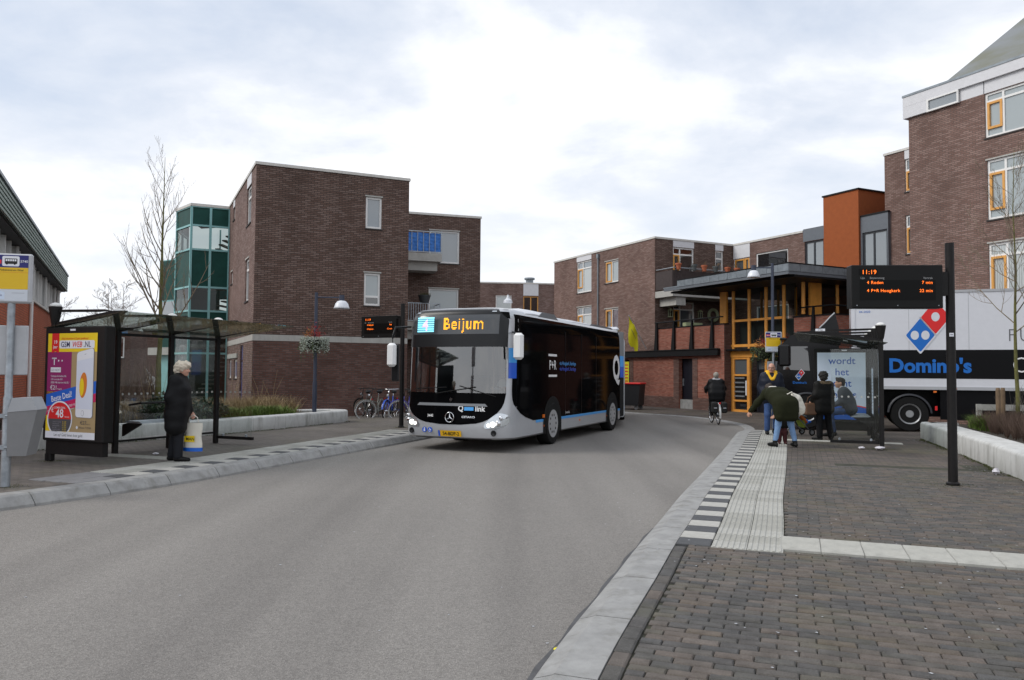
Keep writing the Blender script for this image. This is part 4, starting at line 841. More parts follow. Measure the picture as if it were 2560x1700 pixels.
g = MB(); x0, x1, z0, z1 = .80, 2.0, 11.26, 11.715; g.box(x0, x1, -.115, -.03, z0, z0+.06).box(x0, x1, -.115, -.03, z1-.05, z1).box(x0, x0+.07, -.115, -.03, z0+.06, z1-.05).box(x1-.05, x1, -.115, -.03, z0+.06, z1-.05); wi = w.part('window', g, 'frame_white'); MB().quad((x0, -.06, z0), (x1, -.06, z0), (x1, -.06, z1), (x0, -.06, z1)).build('pane', 'pane_sky', wi); w.part('lintel_fill', MB().box(2.86, 5.29, .0, .06, 11.295, 11.715), 'panel_white')
sl = Wall(rb2, pt(pt(ra, DV, .12), EV, 6), pt(ra, DV, .12), 0, 11.3, 'brick_grey'); sl.make()
plain(rb2, [rb_, pt(rb_, EV, 9), pt(ra, EV, 9)], 0, 11.3, 'brick_grey'); flat_roof(rb2, [ra, rb_, pt(rb_, EV, 9), pt(ra, EV, 9)], 12.0)
m, N_, L_, b_ = newmat('roof_grey'); b_.inputs['Roughness'].default_value = .6
t_ = nd(N_, 'ShaderNodeTexCoord'); n_ = nd(N_, 'ShaderNodeTexNoise'); mp_ = nd(N_, 'ShaderNodeMapping'); mp_.inputs[2].default_value = (.5, .3, .6); mp_.inputs[3].default_value = (.5, 2.2, .4); L_.new(t_.outputs['Object'], mp_.inputs[0]); L_.new(mp_.outputs[0], n_.inputs['Vector']); n_.inputs['Scale'].default_value = .8; n_.inputs['Detail'].default_value = 7
r_ = nd(N_, 'ShaderNodeValToRGB'); e = r_.color_ramp.elements; e[0].position = .4; e[0].color = (.21, .225, .235, 1); e[1].position = .66; e[1].color = (.15, .15, .09, 1); L_.new(n_.outputs['Fac'], r_.inputs[0]); L_.new(r_.outputs[0], b_.inputs['Base Color'])
def rl(x, y, z): return (x, y, z)
g = MB(); g.poly([(1.0, .2, 12.1), (16, .2, 12.1), (7.4, 4.5, 18.0)]).poly([(1.0, .2, 12.1), (7.4, 4.5, 18.0), (1.0, 8.4, 12.1)]).poly([(1.0, 8.4, 12.1), (7.4, 4.5, 18.0), (16, 8.4, 12.1)]).poly([(16, .2, 12.1), (16, 8.4, 12.1), (7.4, 4.5, 18.0)]); w.part('sloping_roof', g, 'roof_grey')
# narrow set-back bay
na = (16.80, 34.95); nb2 = bld('set_back_bay', na, 'narrow set-back brick bay with slim orange windows left of the large block')
w = Wall(nb2, na, pt(na, DV, 3.4), 0, 11.66, 'brick_grey')
for z0, z1 in ((9.75, 11.2), (7.0, 8.7)): w.window(1.02, 1.75, z0, z1, pane='pane_sky', trans=[z1-.5], sash=[(1.06, 1.7, z0+.05, z1-.55, 'frame_orange')])
w.make(); w.trim(11.6, 11.7); w.part('panel', MB().box(1.02, 1.75, -.015, .02, 11.2, 11.59), 'panel_white'); w2 = Wall(nb2, pt(na, EV, 6), na, 0, 11.66, 'brick_grey'); w2.make(); plain(nb2, [pt(na, DV, 3.4), pt(pt(na, DV, 3.4), EV, 6), pt(na, EV, 6)], 0, 11.6, 'brick_grey'); flat_roof(nb2, [na, pt(na, DV, 3.4), pt(pt(na, DV, 3.4), EV, 6), pt(na, EV, 6)], 11.62)
# ------------------------------------------------------------------ orange-red brick building at the left edge
LD = (-.439, .898); l1 = pt((-10.3, 15.0), LD, 17.3); l0 = pt((-10.3, 15.0), LD, -3)
lr = bld('left_building', l1, 'orange-red brick building with pale green slatted eaves at the left edge')
w = Wall(lr, l0, l1, .35, 3.65, 'brick_orange'); w.make(); LL = w.L; w.part('plinth', MB().box(0, LL, -.01, .1, 0, .348), mat('plinth_grey', (.06, .06, .065), .8)); w.part('sill_band', MB().box(0, LL+.05, -.06, .1, 3.652, 3.72), 'white_trim')
for i in range(26):
    x = LL-.2-i*.92
    if x < 1: break
    cur = i % 3
    p_ = w.part('glazing', MB().quad((x-.86, .14, 3.72), (x, .14, 3.72), (x, .14, 4.85), (x-.86, .14, 4.85)), ['pane_curtain', 'pane_dark', 'pane_mid'][cur])
    w.part('window_post', MB().box(x-.92, x-.86, .0, .16, 3.72, 4.85), 'frame_white')
    if i % 4 == 0: w.part('window_fin', MB().box(x-.95, x-.83, -.06, -.001, 3.72, 4.8), 'frame_white')
ns = 6
for k in range(ns):
    z = 4.80+k*.098; w.part('eaves_slat', MB().prism([(-.32, z), (-.32, z+.055), (-.275, z+.07), (-.275, z)], 'x', 0, LL+.75), mat('slat_green', (.23, .29, .255), .5, var=.08))
w.part('eaves_backing', MB().box(0, LL+.74, -.265, -.23, 4.79, 5.38), mat('green_black', (.012, .026, .022), .6)); w.part('soffit', MB().box(0, LL+.74, -.23, .3, 4.76, 4.82), 'beam_black'); w.part('eaves_cap', MB().box(0, LL+.8, -.35, .3, 5.385, 5.45), 'zinc')
w.part('eaves_end', MB().box(LL+.741, LL+.79, -.31, 1.5, 4.78, 5.38), 'slat_green')
g = MB(); g.cyl((LL-9.0, -.06, 0), (LL-9.0, -.06, 3.65), .05, 10); w.part('downpipe', g, 'frame_white'); g = MB(); g.cyl((LL-.1, -.06, 0), (LL-.1, -.06, 4.75), .06, 10); w.part('downpipe', g, 'frame_white')
plain(lr, [l1, pt(l1, (-.898, -.439), 9), pt(l0, (-.898, -.439), 9), l0], 0, 5.35, 'brick_orange'); flat_roof(lr, [l0, l1, pt(l1, (-.898, -.439), 9), pt(l0, (-.898, -.439), 9)], 5.37)
# ------------------------------------------------------------------ articulated city bus
mat('bus_silver', (.50, .515, .54), .32, metal=.35, coat=.5, var=.04, vscale=2); mat('bus_black', (.0035, .0035, .004), .06, spec=.06); MAT['bus_black'].node_tree.nodes['Principled BSDF'].inputs['IOR'].default_value = 1.09; MAT['bus_black'].node_tree.nodes['Principled BSDF'].inputs['Specular IOR Level'].default_value = .5; mat('bus_dark', (.010, .0105, .012), .3, spec=.35)
mat('bus_roof_white', (.62, .64, .68), .35, coat=.4); mat('bus_grey', (.20, .21, .225), .4, coat=.3); mat('blue_light', (.055, .36, .82), .35, coat=.4); mat('blue_deep', (.012, .10, .60), .35, coat=.4)
mat('print_white', (.80, .80, .80), .5); mat('chrome', (.75, .76, .78), .12, metal=1); mat('amber', (.75, .16, .01), .3); mat('lens', (.62, .66, .70), .06, metal=.75)
mat('lamp_on', (1, 1, .95), .3, emit=(1, .97, .86), es=1.6); mat('led_orange', (.1, .02, 0), .4, emit=(1.0, .42, .015), es=1.5); mat('led_red', (.1, .01, 0), .4, emit=(1.0, .17, .012), es=1.7); mat('led_cyan', (.05, .2, .3), .4, emit=(.25, .80, 1.0), es=1.1); mat('led_pink', (.2, .05, .2), .4, emit=(.95, .55, .85), es=.9)
mat('plate_yellow', (.85, .48, .01), .45); mat('print_black', (.01, .01, .01), .5); mat('seat_blue', (.03, .05, .16), .8)
mat('display_back', (.055, .06, .066), .15, coat=.5)
glass_mat('windscreen_glass', (.45, .50, .51), .20)
bus = empty('articulated_bus', (-1.069, 16.91, 0), math.atan2(-.40, .9165), 'black and silver articulated city bus with lit Beijum destination display', 'bus')
bus.scale = (1, 1, 1.028)
HW = 1.275
ZL_ = [.26, .30, .42, .56, .72, .9, 1.05, 1.2, 1.5, 1.8, 2.14, 2.5, 2.72, 2.86, 2.92, 2.96]
def interp(z, xs, ys): return float(np.interp(z, xs, ys))
def hw(z): return HW-interp(z, [.26, .30, 1.5, 2.5, 2.72, 2.86, 2.92, 2.96], [.05, 0, 0, .012, .03, .075, .14, .30])
def rake(z): return interp(z, [.26, .30, .45, .7, 1.05, 1.2, 2.14, 2.72, 2.86, 2.92, 2.96], [.10, .04, .0, .01, .05, .06, .10, .14, .18, .24, .40])
def Fx(s): s = min(1, abs(s)); return -.55+.12*s*s+.43*s**12
def fy(x, z, off=0): return Fx(x/hw(z))+rake(z)-off
SS = [0, .14, .28, .42, .55, .66, .76, .84, .905, .94, .965, .98, .992, 1]; SS = [-v for v in SS[:0:-1]]+SS
LEN = 7.95
g = MB(); rings = []
for z in ZL_:
    h = hw(z); ring = [(s*h, fy(s*h, z), z) for s in SS]+[(h, LEN, z), (-h, LEN, z)]; rings.append(ring)
n = len(SS)+2; vs = [p for r_ in rings for p in r_]; fs = []
for i in range(len(ZL_)-1):
    for j in range(n):
        k = (j+1) % n; q = (i*n+j, i*n+k, (i+1)*n+k, (i+1)*n+j); c = np.mean([vs[t] for t in q], axis=0)
        if j < len(SS)-1 and abs(c[0]) < .905*HW and 1.2 < c[2] < 2.86: continue
        if j == len(SS) : continue
        fs.append(q)
fs.append(tuple((len(ZL_)-1)*n+j for j in range(n))); fs.append(tuple(range(n-1, -1, -1)))
g.add(vs, fs); g.build('body', 'bus_silver', bus, 35)
def patch(name, m, zs, xl, xr, off=.006, nx=24, nz=12, parent=None, smooth=True):
    g = MB(); z0, z1 = zs
    def fn(u, v): z = z0+(z1-z0)*v; a, b = xl(z), xr(z); x = a+(b-a)*u; return (x, fy(x, z, off), z)
    g.grid(fn, nx, nz); return g.build(name, m, parent or bus, smooth)
WX = 1.165
patch('windscreen', 'windscreen_glass', (1.2, 2.14), lambda z: -WX+.02*(2.1-z), lambda z: WX-.02*(2.1-z), nx=32)
hd = patch('header_panel', 'bus_dark', (2.14, 2.935), lambda z: -WX+interp(z, [2.70, 2.935], [0, .24]), lambda z: WX-interp(z, [2.70, 2.935], [0, .24]), .02, nx=40, nz=24)
patch('display_panel', 'display_back', (2.40, 2.80), lambda z: -1.02, lambda z: 1.02, .027, parent=hd)
patch('black_mask', 'bus_black', (.555, 1.2), lambda z: -interp(z, [.555, .58, .62, .67, .74, .80, .9, 1.0, 1.2], [.25, .56, .73, .85, .95, 1.03, 1.10, 1.135, 1.16]), lambda z: interp(z, [.555, .58, .62, .67, .74, .80, .9, 1.0, 1.2], [.25, .56, .73, .85, .95, 1.03, 1.10, 1.135, 1.16]), .007, 32, 20)
patch('trim_strip', 'bus_grey', (.93, .985), lambda z: -.78-(.985-z), lambda z: .78+(.985-z), .016)
patch('bumper_recess', 'bus_dark', (.262, .275), lambda z: -.9, lambda z: .9, .01)
def ftext(t, x, z, size, m, off=.012, parent=None, name='lettering', **kw):
    v, f_ = text_geo(t, size, **kw); g = MB(); g.add([(x+a, fy(x+a, z+b, off), z+b) for a, b in v], f_); return g.build(name, m, parent or bus)
def fpoly(pts, m, off=.012, parent=None, name='print'): g = MB(); g.poly([(x, fy(x, z, off), z) for x, z in pts]); return g.build(name, m, parent or bus)
# lit destination display, row by row of diodes
def led_rows(t, x, z, size, m, rows=11, **kw):
    """the letters cut into lit diode rows"""
    v, f_ = text_geo(t, size, **kw); xs = [p[0] for p in v]; zs = [p[1] for p in v]; g = MB(); lo_, hi_ = min(zs), max(zs)
    tris = [(v[a], v[b], v[c]) for q in f_ for a, b, c in [(q[0], q[i], q[i+1]) for i in range(1, len(q)-1)]]
    st = (hi_-lo_)/rows; wd = st*.98
    nx_ = int((max(xs)-min(xs))/wd)
    for r_ in range(rows):
        zc = lo_+(r_+.5)*st; run = None
        for i in range(nx_+2):
            xc = min(xs)+(i+.5)*wd; ins = False
            for A_, B_, C_ in tris:
                d1 = (xc-B_[0])*(A_[1]-B_[1])-(A_[0]-B_[0])*(zc-B_[1]); d2 = (xc-C_[0])*(B_[1]-C_[1])-(B_[0]-C_[0])*(zc-C_[1]); d3 = (xc-A_[0])*(C_[1]-A_[1])-(C_[0]-A_[0])*(zc-A_[1])
                if not ((d1 < 0 or d2 < 0 or d3 < 0) and (d1 > 0 or d2 > 0 or d3 > 0)): ins = True; break
            if ins:
                a_, b_, c_, d_ = x+xc-wd*.5, x+xc+wd*.5, z+zc-st*.38, z+zc+st*.38
                g.quad((a_, fy(a_, c_, .038), c_), (b_, fy(b_, c_, .038), c_), (b_, fy(b_, d_, .038), d_), (a_, fy(a_, d_, .038), d_))
    return g
led_rows('Beijum', .23, 2.505, .34, 'led_orange', rows=13, bold=.012, sx=.9, space=1.14).build('destination_text', 'led_orange', hd)['kind'] = 'stuff'
g = MB(); 
for i in range(7):
    z = 2.455+i*.046
    if i % 1 == 0: a_, b_ = -.90, -.47; [g.quad((c_, fy(c_, z, .036), z), (c_+.0215, fy(c_+.0215, z, .036), z), (c_+.0215, fy(c_+.0215, z+.03, .036), z+.03), (c_, fy(c_, z+.03, .036), z+.03)) for c_ in np.linspace(a_, b_-.0215, 20)]
g.build('route_stripes', 'led_cyan', hd)
led_rows('4', -.69, 2.48, .34, 'led_pink', rows=12, bold=.02).xform(Matrix.Translation((0, -.006, 0))).build('route_number', 'led_pink', hd)
for x in (-.95, .85): fpoly([(x, 2.855), (x+.1, 2.855), (x+.09, 2.875), (x+.01, 2.875)], 'lens', .03, name='marker_lamp')
# front lettering and badges
ftext('Q', .24, .835, .15, 'print_white', bold=.03); fpoly([(.32, .845), (.53, .845), (.53, .915), (.32, .915)], 'blue_light'); ftext('link', .67, .835, .15, 'print_white', bold=.025)
ftext('3445', -.48, .70, .075, 'print_white', bold=.02); ftext('CITARO', .42, .695, .055, 'chrome', sx=1.5, bold=.02)
g = MB(); cx, cz = 0, .70; yy = fy(0, .7, .03); g.torus((cx, yy, cz), .10, .011, 'y', 32, 8)
for k in range(3):
    a = R(90+120*k); p = (math.cos(a)*.1, math.sin(a)*.1); q = (math.cos(a+R(90))*.018, math.sin(a+R(90))*.018); r_ = (math.cos(a+R(180))*.01, math.sin(a+R(180))*.01)
    g.add([(cx+p[0], yy, cz+p[1]), (cx+q[0], yy, cz+q[1]), (cx+r_[0], yy, cz+r_[1]), (cx-q[0], yy, cz-q[1]), (cx, yy-.02, cz)], [(0, 1, 4), (1, 2, 4), (2, 3, 4), (3, 0, 4)])
g.build('star_badge', 'chrome', bus, 40); MB().lathe([(.035, 0), (.035, .012), (0, .016)], (0, fy(0, 1.06, .02), 1.06), 16, 'y').build('small_badge', 'chrome', bus)
pl_ = fpoly([(-.27, .31), (.27, .31), (.27, .43), (-.27, .43)], 'plate_yellow', .03, name='number_plate'); ftext('54-BDP-2', .03, .335, .098, 'print_black', .034, pl_, bold=.015, sx=1.0); fpoly([(-.27, .31), (-.225, .31), (-.225, .43), (-.27, .43)], 'blue_deep', .033, pl_)
for x, z in ((-.62, .43), (-.48, .43)):
    g = MB(); y_ = fy(x, z, .012); g.add([(x+math.cos(2*math.pi*i/20)*.055, y_, z+math.sin(2*math.pi*i/20)*.055) for i in range(20)], [tuple(range(20))]); ic = g.build('access_sign', 'blue_deep', bus)
    g = MB(); 
    if x < -.55: g.quad((x-.016, y_-.003, z-.035), (x+.016, y_-.003, z-.035), (x+.016, y_-.003, z+.015), (x-.016, y_-.003, z+.015)); g.poly([(x+math.cos(i*.6283)*.013, y_-.003, z+.03+math.sin(i*.6283)*.013) for i in range(10)])
    else: g.torus((x, y_-.003, z-.012), .024, .005, 'y', 16, 4); g.quad((x-.012, y_-.003, z), (x-.002, y_-.003, z), (x-.002, y_-.003, z+.04), (x-.012, y_-.003, z+.04)); g.quad((x, y_-.003, z-.002), (x+.03, y_-.003, z-.002), (x+.03, y_-.003, z+.006), (x, y_-.003, z+.006))
    g.build('symbol', 'print_white', ic)
for sg in (-1, 1):
    def hxl(z): return sg*interp(z, [.49, .53, .60, .68, .76, .80], [.80, .76, .80, .88, .98, 1.04])
    def hxr(z): return sg*interp(z, [.49, .53, .60, .68, .76, .80], [1.02, 1.17, 1.215, 1.225, 1.20, 1.12])
    h_ = patch('headlight', 'lens', (.49, .80), hxl, hxr, .014, 14, 10)
    for dx, dz, r_, mm in ((.96, .575, .055, 'lamp_on'), (1.06, .60, .06, 'chrome'), (1.10, .70, .045, 'chrome'), (.87, .555, .035, 'lamp_on')):
        MB().lathe([(r_, .0), (r_, -.02), (r_*.7, -.028), (0, -.03)], (sg*dx, fy(sg*dx, dz, .012), dz), 14, 'y').build('lamp', mm, h_, True)
    MB().lathe([(.06, 0), (.06, -.02), (.045, -.02), (.0, -.005)], (sg*.97, fy(sg*.97, .40, .0), .40), 16, 'y').build('fog_lamp', 'bus_dark', bus)
    # corner stripes
    for z0, z1, mm in ((1.82, 2.12, 'blue_light'), (1.50, 1.82, 'blue_deep')):
        g = MB()
        def fn(u, v):
            s = .925+.066*u; z = z0+(z1-z0)*v; x = sg*s*hw(z); return (x*1.003, fy(x, z, .005), z)
        g.grid(fn, 10, 3); g.build('corner_stripe', mm, bus, True)
g = MB(); g.tube([(-.35, fy(-.35, 1.18, .05), 1.18), (.55, fy(.55, 1.3, .04), 1.32)], .012, 6).tube([(.2, fy(.2, 1.32, .03), 1.34), (1.0, fy(1.0, 1.12, .03), 1.13)], .010, 6).tube([(-.9, fy(-.9, 1.25, .03), 1.27), (-.1, fy(-.1, 1.3, .03), 1.31)], .010, 6); g.build('wiper', 'rubber', bus)
# mirrors
g = MB(); g.tube([(-1.15, -.25, 2.58), (-1.32, -.62, 2.55), (-1.36, -.66, 2.35), (-1.36, -.66, 2.2)], .022, 8); mo = g.build('mirror_arm', 'bus_dark', bus, True); MB().box(-1.47, -1.25, -.75, -.62, 1.72, 2.22, .05).build('mirror', 'print_white', mo, 40); MB().box(-1.42, -1.22, -.62, -.57, 1.42, 2.2, .03).build('mirror_glass', 'bus_dark', mo)
g = MB(); g.tube([(1.2, -.05, 2.45), (1.33, -.18, 2.42), (1.40, -.20, 2.38)], .02, 8); mo = g.build('mirror_arm', 'bus_dark', bus, True); MB().box(1.30, 1.52, -.28, -.15, 1.88, 2.42, .05).build('mirror', 'print_white', mo, 40)
# sides
def sx_(u, z, off):
    uu = u-rake(z); h = hw(z)
    return (h if uu >= 0 else h*max(0, (uu+.43)/.43)**(1/12))+off
def side_patch(name, m, zs, u0, u1, off=.005, nu=40, nz=24, sg=1, parent=None):
    g = MB(); z0, z1 = zs
    def fn(a, v): z = z0+(z1-z0)*v; p, q = u0(z), u1(z); u = p+(q-p)*a**1.5; return (sg*sx_(u, z, off), u, z)
    g.grid(fn, nu, nz); return g.build(name, m, parent or bus, True)
us = lambda z: interp(z, [.58, .66, .71, .80, .9, 1.0, 1.2, 1.6, 2.2, 2.82], [1.05, .62, .41, .16, .0, -.10, -.12, -.10, -.06, .04])
for sg in (-1, 1):
    sp_ = side_patch('side_glazing', 'bus_black', (.60, 2.82), us, lambda z: LEN, sg=sg)
    side_patch('blue_stripe', 'blue_light', (.54, .598), lambda z: 1.1, lambda z: LEN, .006, sg=sg, nz=1)
    for uc in (2.15, 7.1):
        g = MB(); pts = [(uc+.60*math.cos(a), .49+.60*math.sin(a)) for a in [math.pi*i/20 for i in range(21)]]+[(uc-.60, .27), (uc+.60, .27)]
        g.poly([(sg*(HW+.012), a, z) for a, z in pts]); g.build('dark_arch_plate', 'rubber', bus)  # flat black plate on the side paints the shaded wheel opening
    for u in (1.6, 4.15, 6.55): MB().box(sg*HW, sg*(HW+.012), u-.035, u+.035, .43, .47).build('side_marker', 'amber', bus)
    MB().box(sg*HW, sg*(HW+.02), 1.5, 1.62, .63, .70).build('side_marker', 'amber', bus)
    # door and window joints on the glazing
    g = MB()
    for u in (3.05, 4.3, 5.55): g.box(sg*(HW-.02), sg*(HW+.0062), u-.008, u+.008, .62, 2.6)
    g.build('glazing_joint', 'bus_dark', sp_)
def stext(t, u, z, size, m, name='lettering', **kw):
    v, f_ = text_geo(t, size, **kw); g = MB(); g.add([(sx_(u+a, z+b, .011), u+a, z+b) for a, b in v], f_); return g.build(name, m, bus)
def spoly(pts, m, name='print'): g = MB(); g.poly([(sx_(u, z, .011), u, z) for u, z in pts]); return g.build(name, m, bus)
stext('P+R', 2.15, 1.70, .30, 'print_white', bold=.014, sx=.86, space=1.1); spoly([(1.87, 2.0), (2.43, 2.0), (2.43, 2.05), (1.87, 2.05)], 'print_white'); spoly([(1.87, 1.53), (2.43, 1.53), (2.43, 1.58), (1.87, 1.58)], 'print_white')
stext('via Hoogkerk, Kardinge', 3.22, 1.81, .125, 'blue_light', bold=.012); stext('via Hoogkerk, Kardinge', 3.22, 1.68, .125, 'blue_deep', bold=.012)
stext('Dubbeldiks', 3.2, .66, .07, 'print_white'); stext('Q', 7.55, 1.45, .98, 'print_white', bold=.035, sx=.92)
# roof fairings
def pod(u0, u1, z1, x1, mats, mid):
    g = MB(); prof = [(-1, 2.80), (-1, 2.9), (-.9, z1-.04), (-.7, z1), (.7, z1), (.9, z1-.04), (1, 2.9), (1, 2.80)]
    us_ = [u0, u0+.15, u0+.6, u1-.9, u1-.25, u1]; sc = [.4, .8, 1, 1, .9, .45]
    vs = []; 
    for u, s in zip(us_, sc):
        for x, z in prof: vs.append((x*x1, u, 2.80+(z-2.80)*s))
    k = len(prof); fs = [(i*k+j, i*k+j+1, (i+1)*k+j+1, (i+1)*k+j) for i in range(len(us_)-1) for j in range(k-1)]; fs += [tuple(range(k-1, -1, -1)), tuple((len(us_)-1)*k+j for j in range(k))]
    g.add(vs, fs); o = g.build('roof_fairing', mats, bus, 30)
    for s in (-1, 1): MB().prism([(mid[0], 2.86), (mid[1], 2.86), (mid[1]-.25, z1-.05), (mid[0]+.25, z1-.05)], 'x', s*(x1*.99), s*(x1*.99+.015)).build('vent_panel', 'bus_grey', o)
pod(.5, 2.85, 3.03, 1.20, 'bus_roof_white', (1.4, 2.7)); pod(3.3, 7.85, 2.99, 1.17, 'bus_roof_white', (5.2, 7.6))
MB().lathe([(.10, 0), (.09, .05), (.04, .09), (.02, .16), (0, .17)], (1.0, .15, 3.07), 12).build('antenna', 'bus_roof_white', bus)
# wheels
def wheel(parent, x, u, sg, r=.47, tyre='rubber', name='wheel', w=.28, steer=0):
    g = MB(); g.lathe([(r*.62, -.01), (r*.66, .01), (r*.95, .015), (r, -.03), (r, -w+.03), (r*.95, -w), (r*.6, -w)], n=32, axis='x')
    M_ = Matrix.Translation((x, u, r)) @ Matrix.Rotation(steer, 4, 'Z') @ (Matrix.Identity(4) if sg > 0 else Matrix.Rotation(math.pi, 4, 'Z')); o = g.build(name, tyre, parent, 40, M=M_)
    g = MB(); g.lathe([(0, .012), (r*.2, .012), (r*.26, .004), (r*.5, .004), (r*.58, .008), (r*.67, .012), (r*.68, -.03)], n=32, axis='x'); 
    g.build('rim', 'chrome' if False else mat('rim_silver', (.50, .51, .52), .45, metal=.4), o, 40)
    g = MB()
    for k in range(10): a = 2*math.pi*k/10; g.lathe([(.032, .006), (0, .0075)], (0, math.cos(a)*r*.42, math.sin(a)*r*.42), 8, 'x')
    g.build('rim_hole', 'rubber', o)['kind'] = 'stuff'; return o
for u in (2.15, 7.1):
    for sg in (-1, 1): wheel(bus, sg*(HW+.016), u, sg)
# bellows and trailing section
g_b = Matrix.Translation((0, 8.0, 0)); turn = R(16)
bands = [(.35, 1.5, 'bus_dark'), (1.5, 1.82, 'blue_deep'), (1.82, 2.14, 'blue_light'), (2.14, 2.86, 'bus_grey')]
for z0, z1, mm in bands:
    g = MB(); nu = 17; rows = []
    for i in range(nu):
        t = i/(nu-1); u = 8.0-.04+.75*t; o_ = .015+(.045 if i % 2 else 0); 
        for x, z in [(-HW+.05+0-o_, z0), (-HW+.05-o_, z1)]: rows.append((x-.10*t*t, u, z))
        for x, z in [(HW-.05+o_, z1), (HW-.05+o_, z0)]: rows.append((x-.10*t*t, u, z))
    fs = []
    for i in range(nu-1):
        a = i*4; fs += [(a, a+1, a+5, a+4), (a+2, a+3, a+7, a+6)]
        if z1 > 2.8: fs.append((a+1, a+2, a+6, a+5))
    g.add(rows, fs); g.build('bellows', mm, bus)
Mr = Matrix.Translation((-.1, 8.7, 0)) @ Matrix.Rotation(turn, 4, 'Z')
g = MB(); prof = [(-HW+.05, .28), (-HW, .34), (-HW, 2.6), (-HW+.08, 2.86), (-HW+.3, 2.95), (HW-.3, 2.95), (HW-.08, 2.86), (HW, 2.6), (HW, .34), (HW-.05, .28)]
g.prism(prof, 'y', 0, 7.2); rs = g.build('rear_section', 'bus_silver', bus, M=Mr)
for sg in (-1, 1): MB().box(sg*HW, sg*(HW+.006), .05, 7.15, .60, 2.62).build('side_glazing', 'bus_black', rs); MB().box(sg*HW, sg*(HW+.005), .05, 7.15, .54, .597).build('blue_stripe', 'blue_light', rs)
MB().box(-1.1, 1.1, .6, 6.8, 2.952, 3.1, .08).build('roof_fairing', 'bus_roof_white', rs)
for sg in (-1, 1): wheel(rs, sg*(HW+.02), 3.6, sg)
# cabin seen through the windscreen
g = MB(); g.box(-1.2, 1.2, -.1, 7.6, .32, .38); g.build('floor', 'bus_dark', bus); g = MB(); g.box(-1.15, 1.15, -.28, .25, .7, 1.18, .06); g.build('dashboard', 'bus_dark', bus)
g = MB(); g.torus((0, 0, 0), .22, .018, 'z', 24, 6); g.cyl((0, 0, 0), (0, 0, -.4), .03, 8); g.box(-.2, .2, -.02, .02, -.01, .01); g.build('steering_wheel', 'rubber', bus, True, M=Matrix.Translation((.62, .32, 1.24)) @ Matrix.Rotation(R(-28), 4, 'X'))
for u in (2.6, 3.4, 4.2, 5.0):
    for x in (-.75, .75): g = MB(); g.box(x-.4, x+.4, u, u+.42, .75, .83, .03).box(x-.4, x+.4, u+.36, u+.44, .83, 1.55, .03); g.build('passenger_seat', 'seat_blue', bus)
g = MB(); g.box(.4, .95, .9, 1.4, .8, .9, .03).box(.4, .95, 1.32, 1.42, .9, 1.75, .04); g.build('driver_seat', 'seat_blue', bus); MB().box(-.05, 0, .5, 1.5, .4, 1.5).build('cab_door', mat('cab_glass_grey', (.03, .032, .034), .2), bus)
# ------------------------------------------------------------------ articulated lorry
TRZ = R(-22); lorry = empty('delivery_lorry', (11.38, 22.34, zR(11.38, 22.34)), TRZ, 'black and white articulated lorry with blue Domino\'s lettering on the trailer', 'lorry')
mat('trailer_white', (.66, .67, .71), .4, coat=.3, var=.03); mat('trailer_black', (.004, .004, .005), .4, spec=.15); mat('domino_blue', (.0, .135, .52), .45); mat('domino_red', (.70, .012, .014), .45); mat('cab_black', (.004, .004, .005), .18, spec=.3); mat('rail_grey', (.42, .43, .45), .5); mat('thin_grey', (.12, .12, .13), .5)
TL = 13.4; t0 = -1.5
tr = MB().box(t0, t0+TL, 0, 2.5, 1.2, 4.0).build('trailer', 'trailer_white', lorry)
MB().box(t0+.002, t0+TL, -.006, -.001, 1.52, 2.33).build('black_band', 'trailer_black', tr); MB().box(t0, t0+TL, -.02, .0, 1.2, 1.29).build('side_rail', 'rail_grey', tr); MB().box(t0-.015, t0+.09, -.015, .1, 1.2, 4.02).build('corner_post', 'trailer_white', tr); MB().box(t0, t0+TL, -.018, .05, 3.95, 4.02).build('roof_rail', 'rail_grey', tr)
for i in range(1, 9): MB().box(t0+i*1.5-.006, t0+i*1.5+.006, -.0025, -.0005, 2.335, 3.94).build('panel_seam', 'rail_grey', tr)
for i in range(5): MB().box(t0+2.6+i*2.2, t0+2.68+i*2.2, -.032, -.021, 1.22, 1.25).build('side_marker', 'amber', tr)
P = Print(.0015)
def dia(c, h, w, m, layer, k=.06):
    pts = [(c[0], c[1]+h), (c[0]-w, c[1]), (c[0], c[1]-h), (c[0]+w, c[1])]; q = []
    for i in range(4):
        a, b, d = pts[i-1], pts[i], pts[(i+1) % 4]
        for t in (-1, 0, 1):
            o = a if t < 0 else d; q.append((b[0]+(o[0]-b[0])*k*abs(t)+(0 if t else 0), b[1]+(o[1]-b[1])*k*abs(t))) if t else q.append((b[0]*.97+c[0]*.03, b[1]*.97+c[1]*.03))
    P.poly(q, m, layer)
dia((.29, 2.75), .545, .42, 'trailer_white', 6); dia((.68, 3.26), .545, .42, 'trailer_white', 6); dia((.29, 2.75), .48, .37, 'domino_blue', 7); dia((.68, 3.26), .48, .37, 'domino_red', 7)
for x, z in ((.15, 2.75), (.42, 2.75), (.68, 3.27)): P.disc(x, z, .105, 'trailer_white', 8, rz=.13)
P.build('trailer_logo', tr, Matrix.Translation((0, -.004, 0))); P = Print(.0015); P.text("Domino's", .51, 1.70, .545, 'domino_blue', 6, bold=.035, sx=.98)
P.build('lettering', tr, Matrix.Translation((0, -.004, 0))); P = Print(.0015); P.text('ONLY', 3.35, 1.70, .62, 'print_white', 6, bold=-.012, sx=.9, space=1.2); P.build('lettering', tr, Matrix.Translation((0, -.004, 0))); P = Print(.0015); P.text('FUN', 2.9, 2.56, .5, 'thin_grey', 2, bold=-.014, sx=.8, space=1.4); P.build('lettering', tr, Matrix.Translation((0, -.004, 0))); P = Print(.0015); P.text('04-2020', t0+.35, 3.42, .09, 'domino_blue', 2)
P.build('lettering', tr, Matrix.Translation((0, -.004, 0)))
